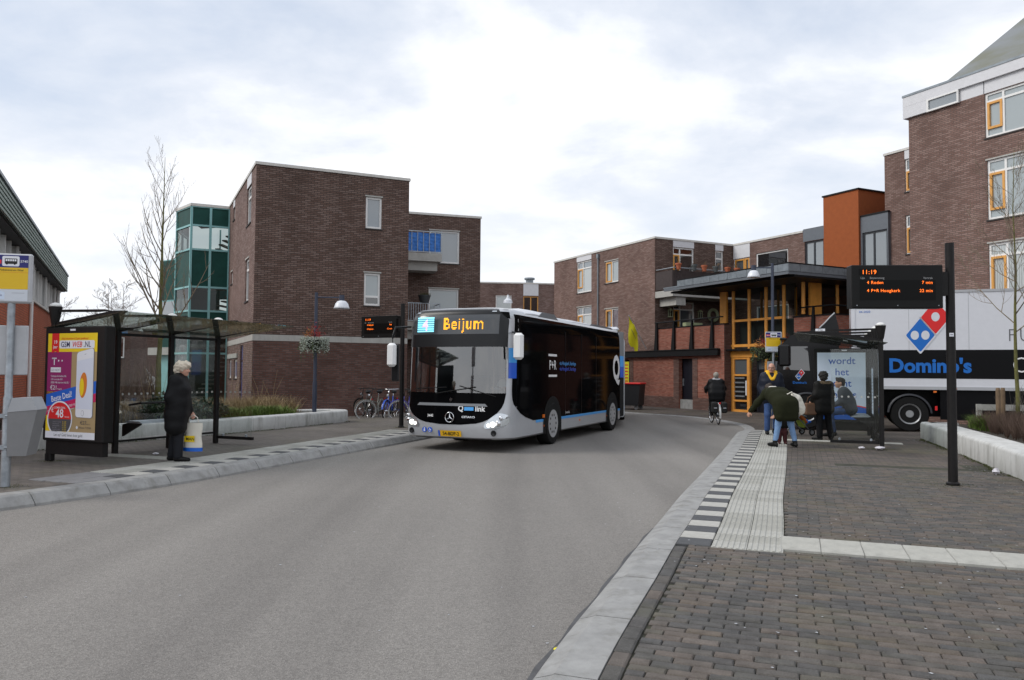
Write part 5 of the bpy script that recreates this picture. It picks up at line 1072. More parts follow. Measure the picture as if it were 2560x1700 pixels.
# tractor: shaped cab with sloping front, high roof fairing
g = MB(); prof = [(-3.62, .45), (-3.66, 1.0), (-3.60, 1.9), (-3.42, 2.55), (-3.2, 2.78), (-2.75, 2.88), (-2.4, 3.0), (-2.12, 3.28), (-1.95, 3.45), (-1.85, 3.0), (-1.85, 1.0), (-2.1, .95), (-2.2, .5)]
g.prism(prof, 'y', .02, 2.48); cab = g.build('cab', 'cab_black', lorry)
MB().prism([(-3.42, 1.75), (-3.30, 2.45), (-2.72, 2.45), (-2.66, 1.72)], 'y', .012, .018).build('side_window', 'pane_dark', cab); MB().quad((-3.625, .15, 1.75), (-3.625, 2.35, 1.75), (-3.44, 2.3, 2.5), (-3.44, .2, 2.5)).build('windscreen', 'pane_mid', cab)
MB().tube([(-2.38, 0, 3.0), (-2.22, -.01, 3.16), (-2.10, -.01, 3.30), (-1.96, -.01, 3.44)], .02, 8).build('fairing_edge', 'rail_grey', cab); MB().box(-3.55, -3.2, -.28, -.06, 1.85, 2.5, .05).build('mirror', 'cab_black', cab); MB().box(-3.52, -3.3, .1, 2.4, 2.64, 2.72, .03).build('sun_visor', 'cab_black', cab)
P = Print(.0015)
for c, m_ in (((-2.975, 1.55), 'domino_blue'), ((-2.90, 1.655), 'domino_red')): 
    P.poly([(c[0], c[1]+.125), (c[0]-.1, c[1]), (c[0], c[1]-.125), (c[0]+.1, c[1])], 'trailer_white', 2); P.poly([(c[0], c[1]+.1), (c[0]-.08, c[1]), (c[0], c[1]-.1), (c[0]+.08, c[1])], m_, 3)
for x, z in ((-3.0, 1.55), (-2.945, 1.55), (-2.90, 1.66)): P.disc(x, z, .02, 'trailer_white', 4, 12)
P.text("Domino's", -2.95, 1.33, .10, 'domino_blue', 2, bold=.02); P.build('cab_print', lorry, Matrix.Translation((0, .012, 0)))
MB().box(-2.3, 2.2, .9, 1.6, .75, 1.1).build('chassis', 'trailer_black', lorry); MB().box(-1.75, -.65, .05, .7, .45, 1.05, .05).build('fuel_tank', 'trailer_black', lorry); MB().box(.78, 7.4, .08, .14, .36, 1.19).build('side_skirt', 'trailer_black', lorry); MB().box(-1.4, 11.6, .95, 1.5, .4, 1.19).build('underframe', 'trailer_black', lorry); MB().box(.64, .7, .02, .05, .62, .74).build('tail_light', 'domino_red', lorry); MB().box(.6, .68, -.03, -.02, 1.12, 1.17).build('side_marker', 'amber', lorry)
def lwheel(x, y, r=.5):
    sg = -1 if y < 1 else 1; g = MB(); g.lathe([(r*.58, -.015), (r*.62, .01), (r*.95, .012), (r, -.03), (r, -.3), (r*.6, -.3)], n=36, axis='x'); M_ = Matrix.Translation((x, y, r)) @ Matrix.Rotation(R(-90 if sg < 0 else 90), 4, 'Z'); o = g.build('wheel', 'rubber', lorry, 40, M=M_)
    MB().lathe([(0, -.0), (r*.2, .0), (r*.24, -.06), (r*.40, -.09), (r*.50, -.02), (r*.575, .014), (r*.60, -.03)], n=36, axis='x').build('rim', mat('lorry_rim', (.36, .37, .38), .4, metal=.5), o, 40); return o
for x in (-2.75, 0.0, 8.2, 9.5, 10.8): lwheel(x, .03); lwheel(x, 2.45)
for x in (0.0, -2.75):
    g = MB(); a = [math.pi*(.02+.96*i/18) for i in range(19)]; vs = []
    for t in a: vs += [(x+.58*math.cos(t), .0, .5+.58*math.sin(t)), (x+.58*math.cos(t), .55, .5+.58*math.sin(t)), (x+.53*math.cos(t), .0, .5+.53*math.sin(t))]
    g.add(vs, [q for i in range(18) for q in ((i*3, i*3+1, i*3+4, i*3+3), (i*3+2, i*3, i*3+3, i*3+5))]); g.build('mudguard', mat('mudguard', (.022, .024, .03), .5), lorry, True)
# ------------------------------------------------------------------ bus shelters
glass_mat('shelter_glass', (.965, .985, .98), .0, dirt=.04); glass_mat('roof_glass', (.78, .83, .80), .03, dirt=.34)
def rr(x0, z0, x1, z1, r): return [(cx+r*math.cos(R(a+18*i)), cz+r*math.sin(R(a+18*i))) for cx, cz, a in ((x1-r, z1-r, 0), (x0+r, z1-r, 90), (x0+r, z0+r, 180), (x1-r, z0+r, 270)) for i in range(6)]
mat('poster_yellow', (.88, .63, .01), .5); mat('poster_red', (.72, .012, .015), .5); mat('poster_magenta', (.28, .014, .13), .5); mat('poster_gold', (.42, .30, .15), .5); mat('poster_blue', (.006, .12, .58), .5); mat('poster_pink', (.58, .006, .10), .5); mat('poster_white', (.80, .81, .86), .5); mat('poster_navy', (.02, .02, .09), .5); mat('poster_grey', (.075, .075, .085), .5); mat('poster_orange', (.70, .20, .02), .5); mat('poster_pale', (.63, .72, .86), .5); mat('poster_textblue', (.012, .10, .45), .5); mat('poster_line', (.30, .30, .34), .5)
def shelter(loc, rz, sg, posts, panel_u, label, bench, ends):
    """local x along the row of posts; the road lies towards -y (sg=1) or +y (sg=-1)"""
    e = empty('bus_shelter', loc, rz, label, 'bus shelter'); Y = lambda v: -sg*v
    for u in posts:
        p_ = MB().box(u-.045, u+.045, -.045, .045, 0, 2.3, .012).build('post', 'black_metal', e)
        MB().lathe([(.06, 0), (.105, .26), (.105, .27)], (u, 0, 2.26), 14).build('post_head', 'black_metal', p_, 40); MB().lathe([(.10, 0), (.085, .035), (.05, .06), (0, .07)], (u, 0, 2.53), 14).build('cap', 'white_paint', p_, True)
    for u in posts:
        g = MB(); q = lambda v, z: (Y(v), z)
        g.prism([q(.05, 2.18), q(.05, 2.27), q(1.30, 2.43), q(1.62, 2.43), q(1.62, 2.40)], 'x', u-.02, u+.02); g.prism([q(.05, 2.44), q(.05, 2.48), q(1.15, 2.46), q(1.30, 2.43), q(1.0, 2.42)], 'x', u-.018, u+.018); g.build('roof_arm', 'black_metal', e)
    ul = posts[-1]; us_ = posts
    for i in range(len(us_)-1):
        a, b = us_[i]-(.12 if i == 0 else 0), us_[i+1]+(.35 if i == len(us_)-2 else 0)
        g = MB(); g.add([(a+.006, Y(-.12), 2.17), (b-.006, Y(-.12), 2.17), (b-.006, Y(1.68), 2.40), (a+.006, Y(1.68), 2.40), (a+.006, Y(-.12), 2.182), (b-.006, Y(-.12), 2.182), (b-.006, Y(1.68), 2.412), (a+.006, Y(1.68), 2.412)], [(0, 3, 2, 1), (4, 5, 6, 7), (0, 1, 5, 4), (1, 2, 6, 5), (2, 3, 7, 6), (3, 0, 4, 7)]); g.build('roof_pane', 'roof_glass', e)
    MB().box(posts[0]+.05, ul-.05, -.02, .02, 2.11, 2.16).build('rail', 'black_metal', e); MB().box(posts[0]+.05, ul-.05, -.015, .015, .20, .24).build('rail', 'black_metal', e)
    dots = lambda g, f: [g.lathe([(.02, 0), (0, .001)], f(k), 10, 'y' if f is f else 'x') for k in range(int(1.0/.125))]
    for i in range(len(us_)-1):
        if panel_u is not None and abs(us_[i]-panel_u) < .01 and False: continue
        a, b = us_[i]+.06, us_[i+1]-.06; gp = MB().box(a, b, -.004, .004, .27, 2.09).build('glass_pane', 'shelter_glass', e); g = MB(); n = max(1, int((b-a)/.13))
        for k in range(n):
            for s in (-1, 1): g.lathe([(.021, 0), (0, .0)], (a+(b-a)*(k+.5)/n, s*.0055, 1.06), 10, 'y')
        g.build('safety_dots', 'white_paint', gp)['kind'] = 'stuff'
    for u in ends:
        r_ = MB().box(u-.025, u+.025, Y(.06), Y(.98), .10, .16).build('rail', 'black_metal', e); gp = MB().box(u-.004, u+.004, Y(.05), Y(.95), .17, 2.05).build('glass_pane', 'shelter_glass', e); g = MB()
        for k in range(7):
            for s in (-1, 1): g.lathe([(.021, 0), (0, 0)], (u+s*.0055, Y(.12+k*.125), 1.06), 10, 'x')
        g.build('safety_dots', 'white_paint', gp)['kind'] = 'stuff'
        for v in (.2, .8): MB().lathe([(.025, 0), (.025, .04), (0, .05)], (u, Y(v), .16), 8).build('clamp', 'galvanised', r_)
    # bench
    b0, b1 = bench; g = MB(); g.prism([(Y(.08), .56), (Y(.14), .585), (Y(.42), .58), (Y(.50), .545), (Y(.42), .545), (Y(.14), .55)], 'x', b0, b1); be = g.build('bench_seat', 'galvanised', e, 40)
    for u in (b0+.03, b1-.03): g = MB(); g.prism([(Y(.0), .30), (Y(.0), .52), (Y(.18), .555), (Y(.44), .54), (Y(.44), .52)], 'x', u-.02, u+.02); g.build('bracket', 'black_metal', be)
    # advertising case
    u = panel_u; g = MB(); g.box(u-.10, u+.10, Y(-.09), Y(1.29), .34, 2.19, .02); ad = g.build('advert_case', 'black_metal', e); MB().box(u-.05, u+.05, Y(-.06), Y(1.24), .12, .338).build('skirt', 'black_metal', ad); MB().box(u-.045, u+.045, Y(-.085), Y(-.0), .0, .12).build('foot', 'black_metal', ad); MB().box(u-.106, u-.1, Y(.5), Y(.62), 2.12, 2.15).build('maker_plate', 'poster_white', ad)
    return e, ad
shl, adl = shelter((-7.54, 12.85, .16), math.atan2(.92, .392), 1, [0, 1.22, 2.43, 3.64], 0, 'black bus shelter with yellow phone advert beside the person in the long black coat', (1.35, 2.5), [3.64])
P = Print(.0012); PW, PH = 1.13, 1.69; P.rect(0, 0, PW, PH, 'poster_gold', 1); P.rect(0, PH-.30, PW, PH, 'poster_yellow', 2); P.rect(0, .11, .56, .75, 'poster_yellow', 2); P.rect(0, .62, .56, PH-.30, 'poster_magenta', 2); P.rect(0, 0, PW, .11, 'poster_white', 4)
P.poly([(.09, PH), (.26, PH), (.26, PH-.32), (.175, PH-.29), (.09, PH-.32)], 'poster_red', 3); P.text('19', .175, PH-.17, .085, 'poster_white', 4, bold=.01); P.text('jaar', .175, PH-.24, .07, 'poster_white', 4, bold=.008)
P.text('Altijd bekendster & Super goedkoop!', .62, PH-.10, .05, 'poster_red', 4, shear=.2, sx=.82)
P.poly(rr(.27, PH-.245, 1.07, PH-.115, .03), 'poster_white', 4)
P.text('GSM', .41, PH-.222, .125, 'poster_navy', 5, bold=.01, sx=.86); P.text('WEB', .675, PH-.222, .125, 'poster_red', 5, bold=.01, shear=.2, sx=.86); P.text('.NL', .91, PH-.222, .125, 'poster_navy', 5, bold=.01, sx=.86)
P.text('T', .16, 1.18, .17, 'poster_white', 4, bold=.012); P.rect(.105, 1.275, .215, 1.298, 'poster_white', 4); 
for x in (.25, .33): P.rect(x, 1.235, x+.025, 1.26, 'poster_white', 4)
P.rect(.08, 1.06, .32, 1.14, 'poster_white', 4); P.text('GO NEXT', .20, 1.08, .05, 'poster_line', 5)
for i, t in enumerate(('Onbeperkt bellen NL', '120 minuten EU', '5000 MB internet NL/EU')): P.text(t, .09, .985-i*.052, .042, 'poster_white', 4, align='LEFT')
P.text('€21', .08, .78, .10, 'poster_white', 4, align='LEFT'); P.text('/maand', .25, .78, .035, 'poster_white', 4, align='LEFT')
P.poly([(0, .50), (PW, .735), (PW, .93), (0, .70)], 'poster_blue', 5); P.text('Beste Deal!', .365, .625, .135, 'poster_white', 6, rot=R(11.5), bold=.01, sx=.78); P.poly([(0, .36), (PW, .60), (PW, .735), (0, .50)], 'poster_pink', 5); P.text('Of ga voor "GO UNLIMITED EU"', .38, .475, .05, 'poster_white', 6, rot=R(11.5)); P.text('Abonnement €33/maand + €15/maand', .38, .425, .034, 'poster_white', 6, rot=R(11.5))
a0 = [(.33+.29*math.cos(t), .31+.29*math.sin(t)) for t in [R(-43+266*i/30) for i in range(31)]]; P.poly(a0, 'poster_white', 6); a0 = [(.33+.265*math.cos(t), .31+.265*math.sin(t)) for t in [R(-48+276*i/30) for i in range(31)]]; P.poly(a0, 'poster_grey', 7); P.poly([(.33+.265*math.cos(t), .31+.265*math.sin(t)) for t in [math.pi*i/20 for i in range(21)]], 'poster_red', 8)
P.text('COMBI-DEAL', .33, .475, .045, 'poster_white', 9, bold=.01); P.text('€', .165, .415, .10, 'poster_white', 9); P.text('48', .33, .335, .19, 'poster_white', 9, bold=.014, sx=.95); P.text('/MAAND', .50, .335, .028, 'poster_white', 9)
for i in range(6): P.text(('Toestel + korting', 'Abonnement', 'Aansluitkosten', 'Sim only', 'Combivoordeel', 'Per maand')[i], .17, .255-i*.031, .028, 'poster_line', 9, align='LEFT'); P.text('€ 1.200', .40, .255-i*.031, .028, 'poster_yellow', 9, align='LEFT')
# slanted pale phone on the right half
def ph(pts, m_, la): P.poly([(x, z+.20*(x-.70)*.55) for x, z in pts], m_, la)
def rr_(x0, z0, x1, z1, r): return [(cx+r*math.cos(R(a+18*i)), cz+r*math.sin(R(a+18*i))) for cx, cz, a in ((x1-r, z1-r, 0), (x0+r, z1-r, 90), (x0+r, z0+r, 180), (x1-r, z0+r, 270)) for i in range(6)]
P.poly([(x, z+(.20*(x-.7) if z > .8 else -.02*(x-.7))) for x, z in rr(.685, .345, 1.075, 1.385, .05)], 'poster_line', 7); P.poly([(x, z+(.20*(x-.7) if z > .8 else -.02*(x-.7))) for x, z in rr(.69, .35, 1.065, 1.38, .05)], 'poster_white', 8); P.poly([(x, z+(.17*(x-.7) if z > .8 else -.02*(x-.7))) for x, z in rr(.705, .485, 1.05, 1.24, .004)], mat('phone_screen', (.70, .74, .86), .4), 9); P.disc(.85, .415, .032, 'poster_line', 9, rz=.045); P.disc(.85, .415, .027, 'poster_white', 10, rz=.04); P.poly([(.86, 1.345), (.90, 1.353), (.90, 1.359), (.86, 1.351)], 'poster_line', 9)
P.poly([(.85+.085*math.cos(t), .86+.20*math.sin(t)+.03*math.cos(t)) for t in [2*math.pi*i/28 for i in range(28)]], 'poster_orange', 10); P.poly([(.82+.05*math.cos(t), .83+.14*math.sin(t)) for t in [2*math.pi*i/24 for i in range(24)]], 'poster_yellow', 11)
P.text('€27', .80, .235, .085, 'poster_grey', 6, align='LEFT'); P.text('/maand', .93, .235, .03, 'poster_grey', 6, align='LEFT'); P.text('iPhone 7 32GB', .77, .17, .045, 'poster_grey', 6, align='LEFT'); P.disc(.73, .185, .022, 'poster_white', 6, 14, rz=.026)
P.text('Let op! Geld lenen kost geld', .53, .035, .062, 'poster_grey', 5, sx=.92)
P.build('poster', adl, Matrix.Translation((-.107, 0, .39)) @ Matrix.Rotation(R(-90), 4, 'Z'))
MB().tube([(1.5, .0, .86), (1.5, -.28, .90), (2.3, -.28, .90)], .02, 8).build('lean_bar', 'black_metal', shl)
shr, adr = shelter((7.58, 16.02, .16), math.atan2(.933, .36), -1, [0, 1.3, 2.6, 3.9], 3.9, 'black bus shelter with pale blue advert where people wait beside the lorry', (1.9, 3.2), [0])
P = Print(.0012); P.rect(0, 0, PW, PH, 'poster_pale', 1)
for i, t in enumerate(('wordt', 'het', 'echt', 'anders')): P.text(t, .58, 1.40-i*.285, .25, 'poster_textblue', 2, bold=.012)
P.poly([(0, 0), (PW, 0), (PW, .30)]+[(PW*(1-i/12), .30+.08*math.sin(math.pi*i/12)) for i in range(1, 13)], 'poster_textblue', 2); P.poly([(PW*i/12, .32+.08*math.sin(math.pi*i/12)) for i in range(13)]+[(PW*(1-i/12), .29+.08*math.sin(math.pi*i/12)) for i in range(13)], 'poster_red', 3); P.text('taalplein', .62, .14, .12, 'poster_white', 3, bold=.01)
P.build('poster', adr, Matrix.Translation((3.9-.107, 1.2, .39)) @ Matrix.Rotation(R(-90), 4, 'Z'))
P = Print(); P.rect(0, 0, .19, .05, 'poster_white', 1); P.text('47458', .095, .01, .038, 'print_black', 2); P.build('shelter_number', shr, Matrix.Translation((-.02, 1.25, 2.43)) @ Matrix.Rotation(R(-90), 4, 'Z'))
# a timetable case on the right shelter's back wall
g = MB().box(1.45, 2.0, .012, .05, .6, 1.7).build('timetable_case', 'black_metal', shr); P = Print(); P.rect(0, 0, .5, 1.02, 'poster_pale', 1); P.text('Info', .25, .85, .12, 'poster_textblue', 2)
for i in range(9): P.rect(.06, .1+i*.075, .44, .115+i*.075, 'poster_line', 2)
P.build('timetable', shr, Matrix.Translation((1.98, .052, .64)) @ Matrix.Rotation(R(180), 4, 'Z'))
# ------------------------------------------------------------------ departure boards
mat('board_black', (.007, .007, .007), .4, spec=.2); mat('board_screen', (.003, .003, .003), .35, spec=.15); mat('board_text', (.40, .40, .40), .6)
def led_text(P, t, x, z, size, m='led_red', **kw): P.text(t, x, z, size, m, 3, align=kw.pop('align', 'LEFT'), space=1.08, **kw)
def board(loc, rz, rows, label):
    e = empty('departure_board', loc, rz, label, 'display board', 'departure boards'); MB().lathe([(.062, 0), (.058, 3.36), (.0, 3.365)], n=20).build('pole', 'black_metal', e, 40); MB().lathe([(.085, 0), (.085, .03), (.06, .05)], n=20).build('foot', 'black_metal', e)
    c = MB().box(-1.37, -.14, -.10, .10, 2.44, 3.04, .008).build('case', 'board_black', e); MB().box(-.14, -.05, -.05, .05, 2.62, 2.95).build('bracket', 'black_metal', e)
    P = Print(.0015); P.rect(-1.26, 2.55, -.24, 2.83, 'board_screen', 1); P.rect(-1.27, 2.90, -1.02, 2.985, 'board_screen', 1); led_text(P, '11:19', -1.235, 2.912, .085); P.text('Lijn', -1.25, 2.845, .04, 'board_text', 2, align='LEFT'); P.text('Bestemming', -1.125, 2.845, .04, 'board_text', 2, align='LEFT'); P.text('Vertrek', -.28, 2.845, .04, 'board_text', 2, align='RIGHT')
    for i, (n_, d_, t_) in enumerate(rows): led_text(P, n_, -1.165, 2.775-i*.113, .06); led_text(P, d_, -1.11, 2.775-i*.113, .06); led_text(P, t_, -.28, 2.775-i*.113, .06, align='RIGHT')
    P.build('screen', c, Matrix.Translation((0, -.1015, 0)))
    for x in (-1.30, -.75, -.2): MB().lathe([(.008, 0), (0, -.004)], (x, -.101, 2.475), 8, 'y').build('bolt', 'galvanised', c)
    return e
bdr = board((6.10, 10.83, .16), R(-4), [('4', 'Roden', '7 min'), ('4', 'P+R Hoogkerk', '22 min')], 'departure board on a black pole in front of the lorry at the right')
P = Print(); P.rect(-.03, 0, .03, .05, 'poster_white', 1); P.rect(-.018, .018, .02, .032, 'poster_line', 2); P.build('pole_label', bdr, Matrix.Translation((-.02, -.064, 2.05)))
board((-2.98, 21.19, .16), R(-30), [('4', 'Beijum', 'bus'), ('4', 'Beijum', '15 min')], 'departure board on a black pole between the parked bicycles and the bus')
# ------------------------------------------------------------------ bus stop signs with litter bins
mat('sign_blue', (.012, .014, .16), .4); mat('sign_yellow', (.78, .50, .008), .4); mat('sign_frame', (.45, .46, .48), .5, var=.08); mat('bin_grey', (.20, .20, .205), .55, var=.06); mat('bin_lid', (.38, .39, .41), .5, var=.05); mat('sign_paper', (.62, .66, .72), .5)
def stop(loc, rz, label, binside, blabel):
    e = empty('bus_stop_sign', loc, rz, label, 'bus stop sign', 'bus stop signs'); MB().lathe([(.055, 0), (.055, 1.12), (.045, 1.16), (.045, 2.42)], n=16).build('pole', 'galvanised', e, 40)
    s_ = MB().box(-.25, .25, -.06, .0, 2.34, 2.98, .02).build('sign_board', 'sign_frame', e)
    P = Print(); P.rect(-.235, 2.80, .205, 2.96, 'sign_blue', 1); P.rect(-.235, 2.52, .205, 2.798, 'sign_yellow', 1); P.rect(-.235, 2.37, .205, 2.518, 'sign_paper', 1); P.rrect(-.10, 2.815, .10, 2.945, .02, 'poster_white', 2)
    P.rrect(-.07, 2.845, .075, 2.915, .01, 'print_black', 3); 
    for i in range(5): P.rect(-.06+i*.026, 2.88, -.04+i*.026, 2.905, 'poster_white', 4)
    for x in (-.045, .045): P.disc(x, 2.846, .012, 'print_black', 3, 12)
    P.rect(-.23, 2.845, -.11, 2.895, 'poster_red', 2); P.text('1015', -.17, 2.852, .045, 'poster_white', 3, bold=.01); P.text('5740', .155, 2.865, .045, 'poster_white', 3, bold=.01); P.text('Winkelcentrum Waal', 0, 2.755, .034, 'print_black', 2, bold=.01); P.rect(-.235, 2.735, .205, 2.738, 'poster_orange', 2); P.rect(0.02, 2.47, .17, 2.474, 'poster_line', 2); P.poly([(-.2, 2.39), (-.06, 2.39), (-.06, 2.48), (-.13, 2.50), (-.2, 2.49)], 'poster_pale', 2); P.text('qbuzz', -.13, 2.43, .035, 'sign_blue', 3)
    P.build('sign_print', s_, Matrix.Translation((0, -.0608, 0)))
    MB().box(-.18, .20, .03, .05, 1.42, 2.06, .01).build('timetable_case', 'sign_frame', e)
    if binside:
        b = empty('litter_bin', (loc[0], loc[1], loc[2]), rz if binside > 0 else rz+R(58), blabel, 'litter bin', 'litter bins on the stop poles'); g = MB(); sd_ = binside
        prof = [(.07, .40), (.29, .40), (.40, .98), (.06, .95)]; prof = [(sd_*x, z) for x, z in prof]; g.prism(prof, 'y', -.17, .17); g.build('body', 'bin_grey', b); g = MB(); prof = [(sd_*x, z) for x, z in [(.06, .952), (.40, .982), (.33, 1.14), (.11, 1.13)]]; g.prism(prof, 'y', -.175, .175); g.build('lid', 'bin_lid', b)
        for z in (.5, .9): MB().tube([(0, -.07, z), (sd_*.09, -.07, z)], .014, 6).tube([(0, .07, z), (sd_*.09, .07, z)], .014, 6).box(-.07, .07, -.07, .07, z-.025, z+.025).build('clamp', 'galvanised', b)
    return e
stop((-6.45, 10.02, .16), R(12), 'yellow and blue bus stop sign on a grey pole at the left edge', 1, 'grey litter bin fixed to the bus stop pole at the left edge')
stop((8.15, 24.3, zR(8.15, 24.3)), R(-6), 'yellow and blue bus stop sign beside the hanging basket near the entrance', -1, 'grey litter bin on the far bus stop pole behind the yellow hood')
# ------------------------------------------------------------------ street lamps with hanging flower baskets
mat('lamp_blue', (.035, .045, .075), .45); mat('lamp_dome', (.72, .74, .78), .35); mat('leaf_silver', (.36, .40, .34), .7); mat('leaf_green', (.07, .10, .035), .7); mat('flower_red', (.32, .02, .02), .6); mat('flower_orange', (.38, .15, .03), .6); mat('moss_dark', (.015, .016, .012), .9)
def leaves(g, pts, size, flat=.6):
    for p in pts:
        p = Vector(p); a = Vector(rng.normal(size=3)); a.normalize(); b = a.cross(Vector(rng.normal(size=3))); b.normalize(); s = size*rng.uniform(.6, 1.4); a, b = a*s, b*s*flat
        g.add([p-a, p+b, p+a, p-b], [(0, 1, 2, 3)])
def basket(parent_loc, label, big=1, red=True, group='hanging flower baskets'):
    e = empty('flower_basket', parent_loc, 0, label, 'flower basket', group); g = MB(); g.lathe([(.02, -.28), (.18, -.22), (.27, -.05), (.28, .02), (.0, .02)], n=14); g.build('basket', 'moss_dark', e, 40)
    pts = []
    for _ in range(int(1500*big)): a = rng.uniform(0, 6.283); r_ = .18+.26*rng.random()**.5; z = .1-rng.random()**1.3*.42*(r_/.4); pts.append((math.cos(a)*r_*.95, math.sin(a)*r_, z))
    g = MB(); leaves(g, pts, .022); g.build('foliage', 'leaf_silver' if red else 'leaf_green', e)['kind'] = 'stuff'
    pts = []
    for k in range(16):
        a = rng.uniform(0, 6.283); r_ = .30+.12*rng.random(); L_ = rng.uniform(.2, .55)
        for t in np.linspace(0, 1, 26): pts.append((math.cos(a)*r_*(1+.1*t)+rng.normal(0, .012), math.sin(a)*r_+rng.normal(0, .012), -.05-L_*t))
    g = MB(); leaves(g, pts, .017); g.build('trailing_stems', 'leaf_green', e)['kind'] = 'stuff'
    pts = [(rng.normal(.03, .10), rng.normal(0, .08), .1+abs(rng.normal(0, .17))) for _ in range(260)]; g = MB(); leaves(g, pts, .02); g.build('red_flowers', 'flower_red', e)['kind'] = 'stuff'
    pts = [(rng.normal(-.16, .07), rng.normal(0, .08), .1+abs(rng.normal(0, .13))) for _ in range(150)]; g = MB(); leaves(g, pts, .02); g.build('orange_flowers', 'flower_orange', e)['kind'] = 'stuff'
    return e
def lamp(loc, rz, h, label, arm=.72, r_=.215):
    e = empty('street_lamp', loc, rz, label, 'street lamp', 'street lamps'); MB().lathe([(.062, 0), (.062, .9), (.05, .95), (.045, h), (0, h+.005)], n=14).build('pole', 'lamp_blue', e, 40); MB().tube([(.03, 0, h-.14), (arm, 0, h-.14)], .02, 8).build('arm', 'lamp_blue', e); MB().lathe([(.075, 0), (.075, .16), (0, .17)], (arm, 0, h-.23), 14).build('lamp_cap', 'lamp_blue', e)
    d_ = MB().lathe([(r_*.25, 0), (r_*.6, -.03), (r_*.85, -.10), (r_*.98, -.19), (r_*1.08, -.24), (r_*1.0, -.24)], (arm, 0, h-.22), 24).build('lamp_shade', 'lamp_dome', e, True); MB().lathe([(r_*.9, 0), (0, -.02)], (arm, 0, h-.45), 20).build('lens', 'lens', d_); return e
LB_ = (-5.62, 22.3); lamp((LB_[0], LB_[1], .42), R(5), 3.5, 'blue-grey street lamp with white dome standing in the left planter')
basket((LB_[0]+.0, LB_[1]-.1, 2.52), 'silver-leaved hanging basket with red flowers on the left street lamp', 1.3, True)
RL = (8.30, 24.8); lamp((RL[0], RL[1], zR(*RL)), R(180), 5.2, 'tall blue-grey street lamp with white dome in front of the zinc canopy', .60, .19)
basket((RL[0]-.3, RL[1]-.05, 2.42), 'green hanging basket left of the far lamp pole behind the stop sign', .6, False); basket((RL[0]+.35, RL[1]-.05, 2.42), 'green hanging basket with red flowers right of the far lamp pole', .8, False)
# ------------------------------------------------------------------ concrete planters
def planter(name, pts, th, zt, label, closed_back, soil, zf, seg=1.2):
    """pts: outer line, planter bed on its left-hand side; rounded top edge, built stone by stone"""
    e = empty(name, (pts[0][0], pts[0][1], 0), 0, label, 'planter'); P_ = [Vector(p) for p in pts]; d = [0]
    for a, b in zip(P_[:-1], P_[1:]): d.append(d[-1]+(b-a).length)
    def at(s): return Vector((float(np.interp(s, d, [p.x for p in P_])), float(np.interp(s, d, [p.y for p in P_]))))
    def nrm(s): t = (at(min(s+.15, d[-1]))-at(max(s-.15, 0))).normalized(); return Vector((-t.y, t.x))
    prof = [(0.02, None), (.0, 'z'), (.0, -.055), (.008, -.03), (.025, -.010), (.05, 0), (th-.03, 0), (th, -.03), (th, None)]
    n = max(1, round(d[-1]/seg)); L_ = d[-1]/n
    for i in range(n):
        g = MB(); rings = []; k = 5
        for j in range(k+1):
            s = i*L_+.004+(L_-.008)*j/k; o = at(s); m_ = nrm(s); ring = []
            for v, z in prof:
                p = o+m_*v; zz = zf(p.x, p.y)-.03 if z is None else (zf(p.x, p.y)+.02 if z == 'z' else zt+z); ring.append((p.x-e.location.x, p.y-e.location.y, zz))
            rings.append(ring)
        q = len(prof); g.add([p for r_ in rings for p in r_], [(a*q+b, (a+1)*q+b, (a+1)*q+b+1, a*q+b+1) for a in range(k) for b in range(q-1)]+[tuple(range(q)), tuple(k*q+b for b in range(q-1, -1, -1))]); g.build('concrete_segment', 'planter_white', e, 33)
    MB().poly([(x-e.location.x, y-e.location.y, zt-.06) for x, y in soil]).build('soil', 'soil', e); return e
dl = Vector((.42, .907)); p0 = Vector((-9.35, 14.6)); end = Vector((-5.15, 23.55))
front = [p0, (-8.31, 16.64), (-6.98, 18.6), (-6.01, 20.6), (-5.3, 22.4), (-5.0, 23.2), (-4.92, 23.6), (-5.02, 23.95), (-5.3, 24.2), (-5.7, 24.25), (-6.3, 24.0), (-8.2, 22.6), (-10.5, 20.3)]
planter('white_planter', [tuple(v) for v in front], .36, .50, 'long white concrete planter wall behind the left bus shelter', True, [(-9.6, 15.0), (-8.4, 17.0), (-7.0, 19.2), (-6.0, 21.2), (-5.2, 23.4), (-5.6, 24.0), (-6.5, 23.8), (-8.5, 22.3), (-11, 19.5), (-12, 17)], zL)
frontR = [(10.7, 18.7), (10.2, 19.15), (9.95, 19.05), (9.78, 18.6), (9.3, 17.1), (8.75, 15.4), (8.1, 13.4), (7.3, 11.1), (6.5, 8.7), (5.6, 6.2)]
planter('white_bed', frontR, .55, .55, 'curved white concrete planter wall at the right edge in front of the lorry', True, [(10.4, 18.6), (9.7, 17), (8.6, 13.5), (7.6, 10.7), (6.2, 6.5), (9.5, 5), (12.5, 10), (13.5, 17), (12, 18.5)], zR)
